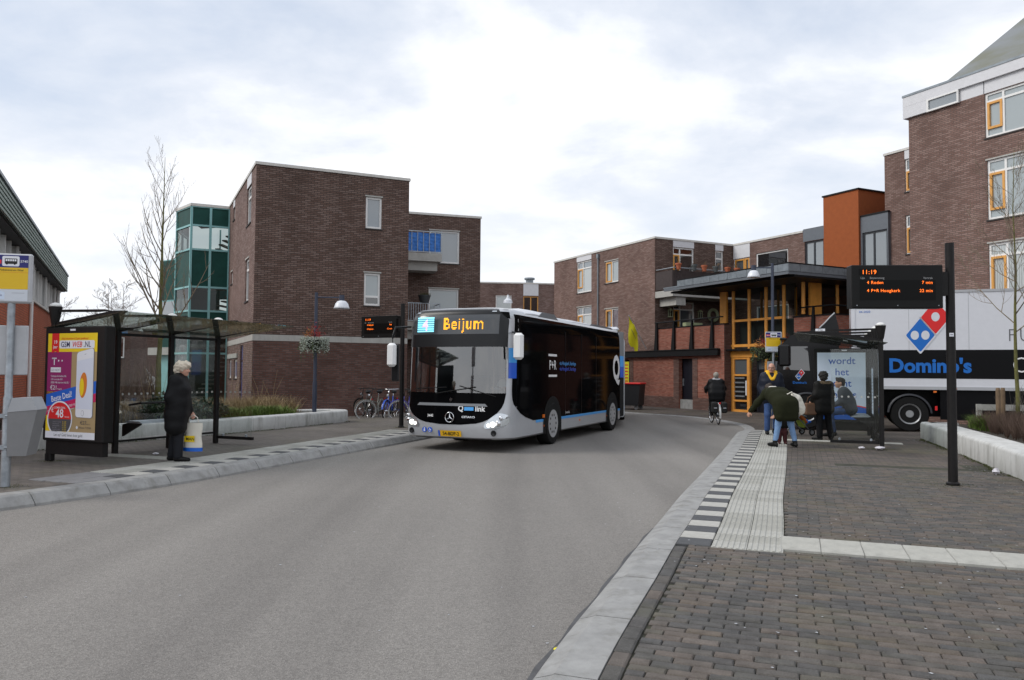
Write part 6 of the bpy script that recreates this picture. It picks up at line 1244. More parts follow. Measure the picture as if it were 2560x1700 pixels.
# ------------------------------------------------------------------ grasses and shrubs
mat('grass_green', (.11, .17, .025), .7, var=.5, vscale=2.5); mat('grass_dry', (.34, .25, .13), .8, var=.35, vscale=3); mat('twig_brown', (.115, .075, .055), .9, var=.35, vscale=4); mat('twig_grey', (.16, .14, .115), .9, var=.3); mat('leaf_ever', (.022, .05, .020), .45, var=.5, vscale=9); mat('leaf_ever2', (.10, .14, .06), .5)
def blades(pts, h, w, lean, m_, name, label, cat, seg=3):
    g = MB()
    for (x, y, z) in pts:
        hh = h*rng.uniform(.5, 1.15); a = rng.uniform(0, 6.283); l = lean*rng.uniform(.2, 1.2)*hh; d = Vector((math.cos(a), math.sin(a), 0)); s = Vector((-d.y, d.x, 0))*w*rng.uniform(.6, 1.3)
        vs = []
        for i in range(seg): t = i/seg; c = Vector((x, y, z))+d*l*t*t+Vector((0, 0, hh*(t-.25*lean*t*t))); vs += [c-s*(1-t*.7), c+s*(1-t*.7)]
        vs.append(Vector((x, y, z))+d*l+Vector((0, 0, hh*(1-.25*lean)))); g.add(vs, [(2*i, 2*i+1, 2*i+3, 2*i+2) for i in range(seg-1)]+[(2*seg-2, 2*seg-1, 2*seg)])
    o = g.build(name, m_); return tag(o, label, cat, kind='stuff')
def along(A_, B_, n, v0, v1, z, cl=.0):
    """points on a bed strip between offsets v0..v1 left of the line A-B"""
    A_, B_ = Vector(A_), Vector(B_); t = (B_-A_).normalized(); nn = Vector((-t.y, t.x)); o = []
    for _ in range(n):
        s = rng.random(); p = A_+(B_-A_)*s+nn*rng.uniform(v0, v1); o.append((p.x, p.y, z))
    return o
def tufts(A_, B_, k, per, v0, v1, z, sp):
    c = along(A_, B_, k, v0, v1, z); return [(x+rng.normal(0, sp), y+rng.normal(0, sp), z) for x, y, z in c for _ in range(per)]
ZS = .43
blades(tufts((-7.6, 18.0), (-5.75, 21.6), 75, 55, .42, 1.0, ZS, .06), .36, .008, .9, 'grass_green', 'green_grass', 'fresh green grass tufts along the left planter edge', 'grass')
blades(tufts((-8.2, 17.2), (-5.5, 22.8), 110, 55, .9, 2.1, ZS, .09), .62, .005, .8, 'grass_dry', 'dry_grass', 'straw-coloured dry grass behind the green tufts in the left planter', 'grass')
blades(tufts((-9.3, 15.2), (-7.6, 18.4), 90, 40, .5, 2.0, ZS, .1), .6, .005, .6, 'twig_grey', 'dry_groundcover', 'grey-brown dry ground cover behind the left shelter bench', 'ground cover')
g = MB()
for k in range(12):
    x, y, z = along((-7.6, 18.2), (-5.6, 22.6), 1, .7, 1.8, ZS)[0]
    for _ in range(3): h = rng.uniform(.7, 1.35); a = rng.uniform(0, 6.28); g.tube([(x, y, z), (x+math.cos(a)*.1*h, y+math.sin(a)*.1*h, z+h*.6), (x+math.cos(a)*.28*h, y+math.sin(a)*.28*h, z+h)], [.006, .004, .002], 4)
tag(g.build('tall_stems', 'grass_dry'), 'tall dry stems standing above the dry grass', 'stems', kind='stuff')
def shrub(loc, r_, h, n, size, label, mats=('leaf_ever', 'leaf_ever2'), long=2.2):
    e = empty('evergreen_shrub', loc, 0, label, 'shrub'); g = MB()
    for _ in range(14): a = rng.uniform(0, 6.28); g.tube([(0, 0, 0), (math.cos(a)*r_*.4, math.sin(a)*r_*.4, h*.5), (math.cos(a)*r_*.75, math.sin(a)*r_*.75, h*.8)], [.012, .008, .004], 4)
    g.build('stems', 'twig', e)
    for mi, m_ in enumerate(mats):
        g = MB()
        for _ in range(n if mi == 0 else n//6):
            v = Vector(rng.normal(size=3)); v.normalize(); v *= rng.random()**.35; p = Vector((v.x*r_, v.y*r_, h*.55+v.z*h*.5)); d = (Vector((v.x, v.y, .2))+Vector(rng.normal(0, .5, 3))).normalized(); s = d.cross(Vector((0, 0, 1))); s.normalize(); l = size*rng.uniform(.7, 1.4)
            g.add([p, p+d*l*.5+s*l*.22, p+d*l*long*.5-Vector((0, 0, l*.25)), p+d*l*.5-s*l*.22], [(0, 1, 2, 3)])
        g.build('leaves', m_, e)
    return e
shrub((-8.0, 18.2, ZS), .55, .62, 900, .12, 'dark glossy evergreen shrub behind the left shelter bench'); shrub((-7.45, 19.1, ZS), .5, .5, 700, .12, 'lower evergreen shrub right of the dark one behind the long black coat')
# right bed
ZR_ = .49
blades(tufts((9.72, 16.9), (10.25, 18.3), 80, 55, -.85, -.5, ZR_, .07), .36, .008, .9, 'grass_green', 'green_grass', 'bright green grass at the tip of the right planter', 'grass')
def twigs(pts, h, n, m_, name, label):
    g = MB()
    for x, y, z in pts:
        for _ in range(n):
            a = rng.uniform(0, 6.28); l = rng.uniform(.1, .4)*h; hh = h*rng.uniform(.5, 1.1); g.tube([(x, y, z), (x+math.cos(a)*l*.5, y+math.sin(a)*l*.5, z+hh*.6), (x+math.cos(a)*l+rng.normal(0, .03), y+math.sin(a)*l, z+hh)], [.0035, .003, .0018], 3, cap=False)
    return tag(g.build(name, m_), label, 'shrubs', kind='stuff')
twigs(along((8.3, 13.6), (9.75, 17.6), 430, -1.75, -.62, ZR_), .42, 9, 'twig_brown', 'brown_twigs', 'brown leafless low shrubs filling the right planter')
twigs(along((9.2, 15.8), (9.9, 18.0), 60, -2.2, -1.2, ZR_), .95, 6, 'twig_grey', 'tall_twigs', 'taller thin bare twigs behind the low brown shrubs')
# ------------------------------------------------------------------ bare trees
mat('bark', (.10, .085, .05), .9, var=.35, vscale=9, bump=.4, bscale=40); mat('bark_moss', (.12, .115, .035), .9, var=.4, vscale=6, bump=.4, bscale=40); mat('branch_brown', (.19, .15, .105), .9, var=.2); mat('branch_far', (.24, .21, .185), .9)
def grow(g, p, d, L_, r_, lev, up, nb, wig, minr, spread):
    n = 5 if lev < 2 else 4; pts = [p]; rs = [r_]; dd = d.copy(); q = p.copy()
    for i in range(n):
        dd = (dd+Vector(rng.normal(0, wig, 3))+Vector((0, 0, up))).normalized(); q = q+dd*(L_/n); pts.append(q.copy()); rs.append(max(minr*.6, r_*(1-.82*(i+1)/n)))
    g.tube(pts, rs, 6 if lev == 0 else (5 if lev == 1 else 3), cap=False)
    if lev <= 0: return
    for k in range(nb):
        t = .18+.78*(k+rng.random()*.6)/nb; i = min(n-1, int(t*n)); o = pts[i]+(pts[i+1]-pts[i])*(t*n-i); ax = (pts[i+1]-pts[i]).normalized(); s = ax.cross(Vector(rng.normal(size=3))); s.normalize(); a = R(rng.uniform(*spread)); nd_ = (ax*math.cos(a)+s*math.sin(a)).normalized()
        grow(g, o, nd_, L_*(1-t*.65)*rng.uniform(.4, .62), max(minr, rs[i]*.55), lev-1, up*1.1, max(3, int(nb*.65)), wig*1.15, minr, spread)
def bare_tree(loc, H_, r_, label, limbs, lev, up, spread, first, mats=('bark', 'branch_brown'), group=None, wig=.05, minr=.004, lean=(0, 0), reach=.42, nb=6):
    e = empty('bare_tree', loc, 0, label, 'tree', group); n = 9; pts = []; rs = []
    for i in range(n+1): t = i/n; pts.append(Vector((lean[0]*t+rng.normal(0, .012*H_/6), lean[1]*t+rng.normal(0, .012*H_/6), H_*t))); rs.append(r_*max(.03, 1-.98*t**.75)+.002)
    g = MB(); g.tube(pts, rs, 9); g.build('trunk', mats[0], e, True); g = MB()
    for k in range(limbs):
        t = first+(1-first-.04)*(k+rng.random()*.5)/limbs; i = min(n-1, int(t*n)); o = pts[i]+(pts[i+1]-pts[i])*(t*n-i); a = k*2.4+rng.normal(0, .4); s = R(rng.uniform(*spread)); d = Vector((math.cos(a)*math.sin(s), math.sin(a)*math.sin(s), math.cos(s)))
        grow(g, o, d, H_*reach*(1-.7*(t-first)/(1-first))*rng.uniform(.75, 1.15), rs[i]*.5, lev, up, nb, wig, minr, (25, 50))
    g.build('crown', mats[1], e); return e
bare_tree((-8.4, 18.6, .44), 6.35, .082, 'slender bare tree with mossy trunk behind the left bus shelter', 24, 2, .17, (24, 44), .30, ('bark_moss', 'branch_brown'), reach=.33, nb=6, minr=.0026)
bare_tree((11.0, 17.0, .5), 6.2, .05, 'slim bare tree with mossy trunk in the right planter', 22, 2, .12, (40, 68), .34, ('bark_moss', 'branch_brown'), reach=.36, nb=8, minr=.003)
for i, (x, y, H_) in enumerate(((-27, 52, 7.4), (-24.2, 47, 6.4), (-30, 60, 8.6), (-22.3, 55, 7.2), (-34, 58, 8), (-20.5, 50, 6.2), (-25.8, 62, 8.2))):
    bare_tree((x, y, 0), H_, .13, ['bare twiggy tree leftmost of the far group beyond the shelter', 'bare twiggy tree standing before the far group', 'tallest bare tree of the far group left of the stair tower', 'bare tree just left of the stair tower foot', 'bare tree behind the end of the slatted eaves', 'small bare tree nearest the stair tower', 'bare tree at the back of the far group'][i], 12, 2, .05, (35, 70), .22, ('branch_far', 'branch_far'), 'far bare trees', reach=.45, nb=7, minr=.012, wig=.12)
g = MB()
for x, y, z in along((-29, 44), (-18, 41), 900, -.8, .8, 0):
    hh = rng.uniform(.8, 2.3); a = rng.uniform(0, 6.28); g.tube([(x, y, z), (x+math.cos(a)*.25, y+math.sin(a)*.25, hh)], [.02, .008], 3, cap=False)
tag(g.build('hedge', 'twig_brown'), 'brown leafless hedge far behind the left shelter', 'hedge', kind='stuff')
# stakes of the right tree and a weathered rail
mat('stake_wood', (.17, .115, .07), .85, var=.3, vscale=8); mat('rail_wood', (.34, .33, .31), .85, var=.25, vscale=6)
for x, y, lab in ((10.55, 16.95, 'left wooden stake of the slim tree in the right planter'), (10.75, 17.1, 'right wooden stake beside the slim tree trunk')):
    o = MB().lathe([(.045, 0), (.045, .95), (.035, 1.0), (0, 1.0)], n=10).build('tree_stake', 'stake_wood'); o.location = (x, y, .42); tag(o, lab, 'stake', 'tree stakes')
e = empty('low_fence', (10.85, 18.15, .40), R(-12), 'weathered grey low rail fence behind the right tree stakes', 'fence')
for x in (0, 1.6, 3.2): MB().box(x-.05, x+.05, -.05, .05, 0, .62).build('post', 'rail_wood', e)
MB().box(-.06, 3.3, -.07, -.051, .48, .62).build('rail', 'rail_wood', e)
# ------------------------------------------------------------------ far houses left of the tower
hb = bld('far_house', (-24, 58), 'brown brick house far behind the left shelter', 'house'); w = Wall(hb, (-27, 57), (-17, 60), 0, 4.6, 'brick_base'); w.window(2.2, 3.4, 1.6, 3.6, pane='pane_dark'); w.window(6, 7.5, 1.2, 3.0, pane='pane_mid'); w.make(); w.trim(4.55, 4.7); plain(hb, [(-17, 60), (-19, 67), (-29, 64), (-27, 57)], 0, 4.6, 'brick_base'); flat_roof(hb, [(-27, 57), (-17, 60), (-19, 67), (-29, 64)], 4.6)
hb = bld('blue_fronted_house', (-21, 43), 'small brick house with blue sign and white window behind the shelter', 'house'); w = Wall(hb, (-24.2, 42.0), (-20.95, 42.8), 0, 3.9, 'brick_base'); w.window(2.2, 3.05, 2.3, 3.45, pane='pane_dark'); w.make(); w.part('sign', MB().box(1.6, 3.2, -.05, -.005, 3.62, 3.8), 'blue_light'); plain(hb, [(-20.95, 42.8), (-22, 47), (-26, 46), (-24.2, 42)], 0, 3.9, 'brick_base'); flat_roof(hb, [(-24.2, 42), (-20.95, 42.8), (-22, 47), (-26, 46)], 3.9)
van = empty('white_van', (-24.9, 49.5, .02), R(65), 'white van parked far behind the left shelter', 'van'); MB().prism([(-2.3, .35), (-2.3, 1.9), (-2.1, 2.05), (1.0, 2.05), (1.7, 1.25), (2.4, 1.05), (2.45, .35)], 'y', -.9, .9).build('body', 'white_paint', van)
for x in (-1.4, 1.6):
    for y in (-.85, .85): MB().lathe([(.18, -.02), (.32, 0), (.34, .05), (.34, .15), (0, .16)], (x, y-.08, .34), 18, 'y').build('wheel', 'rubber', van)
MB().box(-2.33, -2.3, -.86, -.72, 1.0, 1.5).box(-2.33, -2.3, .72, .86, 1.0, 1.5).build('tail_lights', 'domino_red', van); MB().prism([(.98, 1.3), (1.0, 1.95), (1.05, 1.95), (1.6, 1.3)], 'y', -.905, .905).build('cab_windows', 'pane_dark', van)

# moss and weeds in the angle of planters, poles and kerbs
mat('moss', (.085, .10, .028), .9, var=.4, vscale=6); g = MB()
def weed(x, y, z, h):
    for _ in range(5): a = rng.uniform(0, 6.28); w_ = h*.35; g.add([(x-w_*.4, y, z), (x+w_*.4, y, z), (x+math.cos(a)*h*.7, y+math.sin(a)*h*.7, z+h*rng.uniform(.5, 1.1))], [(0, 1, 2)])
for K_, zf, n_, sd_ in (([(-9.35, 14.6), (-8.31, 16.64), (-6.98, 18.6), (-6.01, 20.6), (-5.3, 22.4), (-4.92, 23.6)], zL, 900, 1), ([(9.78, 18.6), (9.3, 17.1), (8.75, 15.4), (8.1, 13.4), (7.3, 11.1)], zR, 900, -1)):
    q_ = np.array(K_); d_ = np.r_[0, np.cumsum(np.hypot(*np.diff(q_, axis=0).T))]
    for _ in range(n_):
        s_ = rng.uniform(0, d_[-1]); x, y = np.interp(s_, d_, q_[:, 0]), np.interp(s_, d_, q_[:, 1]); o_ = abs(rng.normal(0, .05))*(1+math.sin(s_*3.1)+math.sin(s_*1.3))
        x += o_*.92*(1 if sd_ > 0 else -1); weed(x, y-o_*.3, zf(x, y)-.002, rng.uniform(.008, .03))
for (cx, cy, zz, r_) in ((6.10, 10.83, .158, .35), (7.58, 16.02, .158, .2), (-7.54, 12.85, .158, .2), (-6.45, 10.02, .158, .2), (-2.98, 21.19, .158, .2)):
    for _ in range(220): a = rng.uniform(0, 6.28); q_ = .07+abs(rng.normal(0, r_*.4)); weed(cx+math.cos(a)*q_*1.3, cy+math.sin(a)*q_, zz, rng.uniform(.004, .014))
tag(g.build('moss', 'moss'), 'moss and small weeds along the planter feet and pole bases', 'moss', kind='stuff')
# ------------------------------------------------------------------ bicycles
mat('bike_blue', (.02, .09, .50), .3, coat=.4); mat('bike_violet', (.06, .05, .42), .3, coat=.4); mat('bike_black', (.010, .010, .011), .35); mat('bike_grey', (.20, .20, .17), .4, metal=.3); mat('tyre_pale', (.42, .42, .41), .6); mat('basket_black', (.012, .012, .012), .8); mat('saddle_black', (.008, .008, .008), .5)
def bike_wheel(c, parent, tyre, steer=0, M0=None):
    M_ = Matrix.Translation(c) @ Matrix.Rotation(steer, 4, 'Z'); o = MB().torus((0, 0, 0), .335, .02, 'x', 36, 8).build('wheel', tyre, parent, True, M=M_); MB().torus((0, 0, 0), .312, .01, 'x', 36, 6).build('rim', 'chrome', o, True)
    g = MB()
    for k in range(18): a = 2*math.pi*k/18; s = (.018 if k % 2 else -.018); g.tube([(s, math.cos(a+.3)*.02, math.sin(a+.3)*.02), (0, math.cos(a)*.31, math.sin(a)*.31)], .0013, 3, cap=False)
    g.build('spokes', 'chrome', o)['kind'] = 'stuff'; MB().cyl((-.045, 0, 0), (.045, 0, 0), .02, 8).build('hub', 'chrome', o); return o
def bicycle(loc, rz, steer, frame, tyre, label, group='bicycles parked against the brick wall', crate=False, bars='black_metal', lean=0, fender=None, panniers=False):
    """local +y is forward"""
    e = empty('bicycle', loc, rz, label, 'bicycle', group); e.rotation_euler = (0, lean, rz)
    rear, bb_, seat, head = Vector((0, -.55, .355)), Vector((0, -.08, .30)), Vector((0, -.24, .82)), Vector((0, .40, .80)); fr_ = Vector((0, .57, .355)); hl = Vector((0, .46, .62))
    g = MB(); g.tube([bb_, seat], .017, 8); g.tube([bb_+Vector((0, .02, .03)), hl], .018, 8); g.tube([bb_+(seat-bb_)*.55, head-Vector((0, -.02, .10))], .017, 8); g.tube([head+Vector((0, -.01, .04)), hl+Vector((0, .01, -.03))], .02, 8)
    for s in (-.045, .045): g.tube([bb_, rear+Vector((s, 0, 0))], .010, 6); g.tube([bb_+(seat-bb_)*.8, rear+Vector((s, 0, 0))], .009, 6)
    g.build('frame', frame, e, True)
    bike_wheel(rear, e, tyre)
    st = Matrix.Translation(head) @ Matrix.Rotation(steer, 4, 'Z') @ Matrix.Translation(-head)
    fk = MB(); 
    for s in (-.05, .05): fk.tube([hl+Vector((s*.6, .01, -.0)), hl+Vector((s, .04, -.12)), fr_+Vector((s, 0, 0))], .011, 6)
    fk.build('fork', frame if frame != 'bike_black' else 'bike_grey', e, True, M=st); p = st @ fr_; bike_wheel(p, e, tyre, steer)
    hb_ = MB(); hb_.tube([head, head+Vector((0, -.04, .26))], .013, 8); hb_.tube([(-.30, .14, 1.05), (-.27, .24, 1.07), (-.12, .36, 1.06), (0, .37, 1.06), (.12, .36, 1.06), (.27, .24, 1.07), (.30, .14, 1.05)], .012, 8); hb_.build('handlebar', 'chrome' if bars == 'chrome' else 'black_metal', e, True, M=st)
    gr = MB(); 
    for s in (-1, 1): gr.tube([(s*.302, .15, 1.051), (s*.31, .03, 1.045)], .018, 8)
    gr.build('grips', 'saddle_black', e, M=st); MB().lathe([(.0, .0), (.04, .01), (.045, .05), (0, .06)], (0, .44, .86), 12, 'y').build('headlamp', 'lens', e, M=st)
    MB().tube([seat, seat+Vector((0, -.03, .12))], .013, 8).build('seat_post', 'chrome', e); sdf_obj('saddle', [('c', (0, -.33, .97), (0, -.10, .975), .075, .022), ('e', (0, -.36, .965), (.105, .09, .045))], 'saddle_black', e, .012, .03)
    g = MB(); g.tube([bb_+Vector((-.06, 0, 0)), bb_+Vector((.06, 0, 0))], .02, 8); g.tube([bb_+Vector((.06, 0, 0)), bb_+Vector((.07, .1, -.13))], .009, 6).tube([bb_+Vector((-.06, 0, 0)), bb_+Vector((-.07, -.1, .13))], .009, 6); g.box(.06, .15, .13, .19, .155, .18).box(-.15, -.06, -.15, -.09, .42, .445); g.build('cranks', 'bike_grey', e); MB().lathe([(.09, 0), (.09, .006), (0, .007)], (.035, -.08, .30), 18, 'x').build('chainring', 'chrome', e); MB().prism([(-.62, .30), (-.5, .42), (-.05, .40), (.06, .32), (-.02, .22), (-.55, .28)], 'x', .045, .062).build('chain_case', 'bike_black', e)
    for c_, st_, a0, a1, mm in ((rear, None, 20, 200, fender or 'bike_black'), (fr_, st, 10, 170, fender or frame)):
        g = MB(); n = 14; vs = []
        for i in range(n+1): a = R(a0+(a1-a0)*i/n); vs += [(c_[0]-.03, c_[1]+math.cos(a)*.365, c_[2]+math.sin(a)*.365), (c_[0], c_[1]+math.cos(a)*.378, c_[2]+math.sin(a)*.378), (c_[0]+.03, c_[1]+math.cos(a)*.365, c_[2]+math.sin(a)*.365)]
        g.add(vs, [q for i in range(n) for q in ((i*3, i*3+1, i*3+4, i*3+3), (i*3+1, i*3+2, i*3+5, i*3+4))]); g.build('mudguard', mm, e, True, M=st_)
    g = MB(); g.tube([(-.06, -.30, .74), (-.06, -.80, .74), (.06, -.80, .74), (.06, -.30, .74)], .007, 6).tube([(-.06, -.75, .74), (-.05, -.55, .36)], .006, 6).tube([(.06, -.75, .74), (.05, -.55, .36)], .006, 6); g.build('carrier', 'black_metal', e); MB().box(-.03, .03, -.83, -.81, .69, .75).build('rear_reflector', 'domino_red', e)
    if crate:
        g = MB(); g.box(-.2, .2, .48, .80, .84, .86).box(-.2, -.18, .48, .80, .86, 1.08).box(.18, .2, .48, .80, .86, 1.08).box(-.18, .18, .48, .50, .86, 1.08).box(-.18, .18, .78, .80, .86, 1.08); g.build('front_crate', 'basket_black', e, M=st)
    if panniers:
        for s in (-1, 1): MB().box(s*.06, s*.24, -.88, -.50, .40, .76, .04).build('pannier', 'basket_black', e); MB().box(s*.10, s*.20, -.886, -.881, .56, .575).build('reflective_strip', 'poster_white', e)
    return e
GZ = .02
bicycle((-5.0, 26.75, GZ), R(25), R(20), 'bike_black', 'rubber', 'dark bicycle with rear end outward leftmost in the parked row')
bicycle((-4.55, 26.2, GZ), R(168), R(-62), 'bike_grey', 'tyre_pale', 'grey-forked bicycle with pale tyres second in the parked row', fender='bike_grey')
bicycle((-4.05, 26.35, GZ), R(175), R(-8), 'bike_blue', 'rubber', 'bright blue bicycle with chrome handlebar in the middle of the row', bars='chrome')
bicycle((-3.5, 26.3, GZ), R(170), R(-66), 'bike_violet', 'tyre_pale', 'violet-blue bicycle with white tyres next to the board pole', crate=False)
bicycle((-2.75, 26.6, GZ), R(178), R(10), 'bike_black', 'rubber', 'black bicycle half hidden behind the departure board pole', crate=True)
# ------------------------------------------------------------------ container, flag, small signs
ct = empty('wheeled_container', (5.42, 36.4, .02), R(-24), 'black wheeled waste container with red lid beside the brick podium', 'waste container'); MB().prism([(-.62, .18), (.62, .18), (.70, 1.15), (-.70, 1.15)], 'y', -.5, .5).build('body', mat('container_black', (.008, .008, .010), .5), ct); MB().box(-.74, .74, -.56, .56, 1.152, 1.23, .03).build('lid', 'domino_red', ct)
for x in (-.5, .5):
    for y in (-.4, .4): MB().lathe([(.0, -.03), (.1, -.03), (.1, .03), (0, .03)], (x, y, .1), 14, 'y').build('castor', 'bin_grey', ct)
fl = empty('yellow_flag', (7.12, 41.25, 2.96), 0, 'yellow flag on a slanted pole fixed to the brick wall behind the bus', 'flag'); tip = Vector((-1.05, -.72, 1.75)); MB().tube([(0, 0, 0), tip], .022, 8).build('pole', 'rail_grey', fl)
mat('flag_yellow', (.80, .72, .015), .7); g = MB()
def fg(u, v):
    a = tip*(1-.52*u); dn = 1.45*v; return (a.x+.03*math.sin(v*6+u*5)+.06*v*math.sin(u*4), a.y+.06*math.sin(v*5+u*7), a.z-dn*(1-.05*u)-(.0 if v < .99 else .08*math.sin(u*13)))
g.grid(fg, 14, 16); g.build('cloth', 'flag_yellow', fl, True); 
g = MB(); g.grid(lambda u, v: tuple(Vector(fg(.25+.55*u, .34+.03*v))+Vector((0, -.012, 0))), 8, 1); g.build('print_line', 'thin_grey', fl)
yp = Print(); yp.rect(0, 0, .42, 1.35, 'flag_yellow', 1)
for i in range(7): yp.rect(.06, .12+i*.17, .34, .18+i*.17, 'poster_red', 2)
o = yp.mb.build('yellow_poster'); w_ = Vector(pl)+Vector((DV.x, DV.y))*.28; o.location = (w_.x, w_.y-.05, .95); o.rotation_euler = (0, 0, math.atan2(DV.y, DV.x)); tag(o, 'yellow poster with red lines in the dark doorway above the waste container', 'poster')
# ------------------------------------------------------------------ litter
mat('paper', (.62, .60, .64), .8); mat('dirt_leaf', (.30, .19, .08), .8)
def crumple(name, loc, r_, label, m_='paper', flat=.8):
    g = MB(); g.lathe([(0, -1), (.5, -.8), (.85, -.4), (1, 0), (.85, .45), (.5, .8), (0, 1)], n=10); q = []
    for v in g.v: s = r_*(1+rng.normal(0, .14)); q.append((v[0]*s, v[1]*s*.8, v[2]*s*flat))
    g.v = q; o = g.build(name, m_); o.location = loc; return tag(o, label, 'litter')
crumple('paper_litter', (7.42, 12.0, .21), .062, 'crumpled white paper lying against the right planter wall')
crumple('plastic_litter', (7.45, 15.85, .20), .10, 'crumpled white plastic bag under the right shelter glass', flat=.35); crumple('plastic_litter', (7.15, 16.0, .19), .07, 'small white plastic scrap left of the shelter rail', flat=.35); crumple('cup_litter', (-6.3, 13.9, .18), .05, 'white scrap on the paving under the left shelter', flat=.4); crumple('yellow_wrapper', (.28, 4.72, .02), .018, 'yellow wrapper in the gutter of the right kerb', 'flag_yellow', .5)
g = MB()
for _ in range(420):
    if rng.random() < .45: x, y = rng.uniform(1.2, 5), rng.uniform(3.5, 12); z = zR(x, y)+.006
    elif rng.random() < .6: t = rng.random(); x, y = 6.6+t*3.2-.15-abs(rng.normal(0, .18)), 9.2+t*9.4; z = zR(x, y)+.006
    else: x, y = rng.uniform(-4, 3), rng.uniform(4, 16); z = .004
    a, b = ab(x, y)
    if kr(b)-.1 < a < kr(b)+.05 or a < kl(b)+.1: continue
    s = rng.uniform(.004, .014); w_ = rng.uniform(0, 6.28); g.add([(x+math.cos(w_+k)*s*(1 if k % 2 else .6), y+math.sin(w_+k)*s, z) for k in (0, 1.3, 2.9, 4.4)], [(0, 1, 2, 3)])
tag(g.build('paper_scraps', 'rail_grey'), 'tiny pale scraps and spots of litter scattered on paving and road', 'litter', kind='stuff')
# ------------------------------------------------------------------ people
mat('skin', (.52, .29, .20), .55, spec=.35); mat('skin_pink', (.56, .30, .22), .55); mat('hair_white', (.66, .58, .47), .7, var=.15, vscale=40, bump=.6, bscale=90); mat('hair_dark', (.012, .009, .007), .6, bump=.5, bscale=90); mat('hair_grey', (.30, .27, .23), .7, bump=.5, bscale=90); mat('hair_brown', (.03, .018, .011), .6, bump=.5, bscale=90)
mat('coat_black', (.0045, .0045, .0055), .6, spec=.22, bump=.6, bscale=22); mat('coat_olive', (.018, .020, .009), .9, spec=.15, bump=.5, bscale=18); mat('coat_dark', (.0075, .007, .0065), .65, spec=.2, bump=.6, bscale=22); mat('jacket_navy', (.010, .013, .026), .6, spec=.3, bump=.4, bscale=20); mat('jacket_slate', (.035, .045, .058), .75, bump=.4, bscale=20); mat('trousers_grey', (.017, .018, .022), .85, spec=.2, bump=.4, bscale=30); mat('trousers_black', (.005, .005, .006), .85, spec=.2); mat('jeans_light', (.16, .27, .46), .85, var=.18, vscale=9); mat('jeans_blue', (.04, .085, .22), .85, var=.2, vscale=9); mat('shoe_black', (.005, .005, .005), .5, spec=.25); mat('scarf_grey', (.42, .42, .44), .9, bump=.7, bscale=40); mat('scarf_white', (.70, .66, .60), .9, bump=.6, bscale=40); mat('hood_yellow', (.82, .46, .015), .8); mat('fur_brown', (.14, .10, .06), .95, var=.5, vscale=30, bump=1, bscale=70); mat('wine_red', (.055, .008, .010), .8); mat('child_orange', (.50, .12, .02), .8); mat('canvas_white', (.68, .65, .57), .85, bump=.4, bscale=14); mat('leather_brown', (.13, .062, .032), .55); mat('eye_dark', (.02, .012, .01), .2); mat('lip', (.36, .13, .11), .5); mat('shirt_white', (.55, .60, .66), .8)
V3 = lambda *a: Vector(a)
def hand_prims(w, d, n, curl=.5, sc=1.0, thumb=1):
    """palm from wrist w along d, palm facing n; four fingers of unequal length and a thumb from the side"""
    w, d, n = Vector(w), Vector(d).normalized(), Vector(n).normalized(); s = d.cross(n).normalized()*thumb; q = []
    for k in (-.022, 0, .022): q.append(('c', w+s*k*.7*sc, w+d*.075*sc+s*k*sc, .017*sc, .016*sc))
    for k, L_ in ((.031, .066), (.011, .078), (-.010, .073), (-.030, .056)):
        b = w+d*.082*sc+s*k*sc; c1 = b+(d*math.cos(curl*.5)+n*math.sin(curl*.5))*L_*.5*sc; c2 = c1+(d*math.cos(curl*1.5)+n*math.sin(curl*1.5))*L_*.5*sc; q += [('c', b, c1, .0105*sc, .0095*sc), ('c', c1, c2, .0095*sc, .008*sc)]
    t0_ = w+d*.02*sc+s*.03*sc; t1_ = t0_+(d*.7+s*.6+n*.35).normalized()*.04*sc; t2_ = t1_+(d*.9+s*.1+n*.45).normalized()*.034*sc; q += [('c', t0_, t1_, .0125*sc, .011*sc), ('c', t1_, t2_, .011*sc, .009*sc)]
    return q
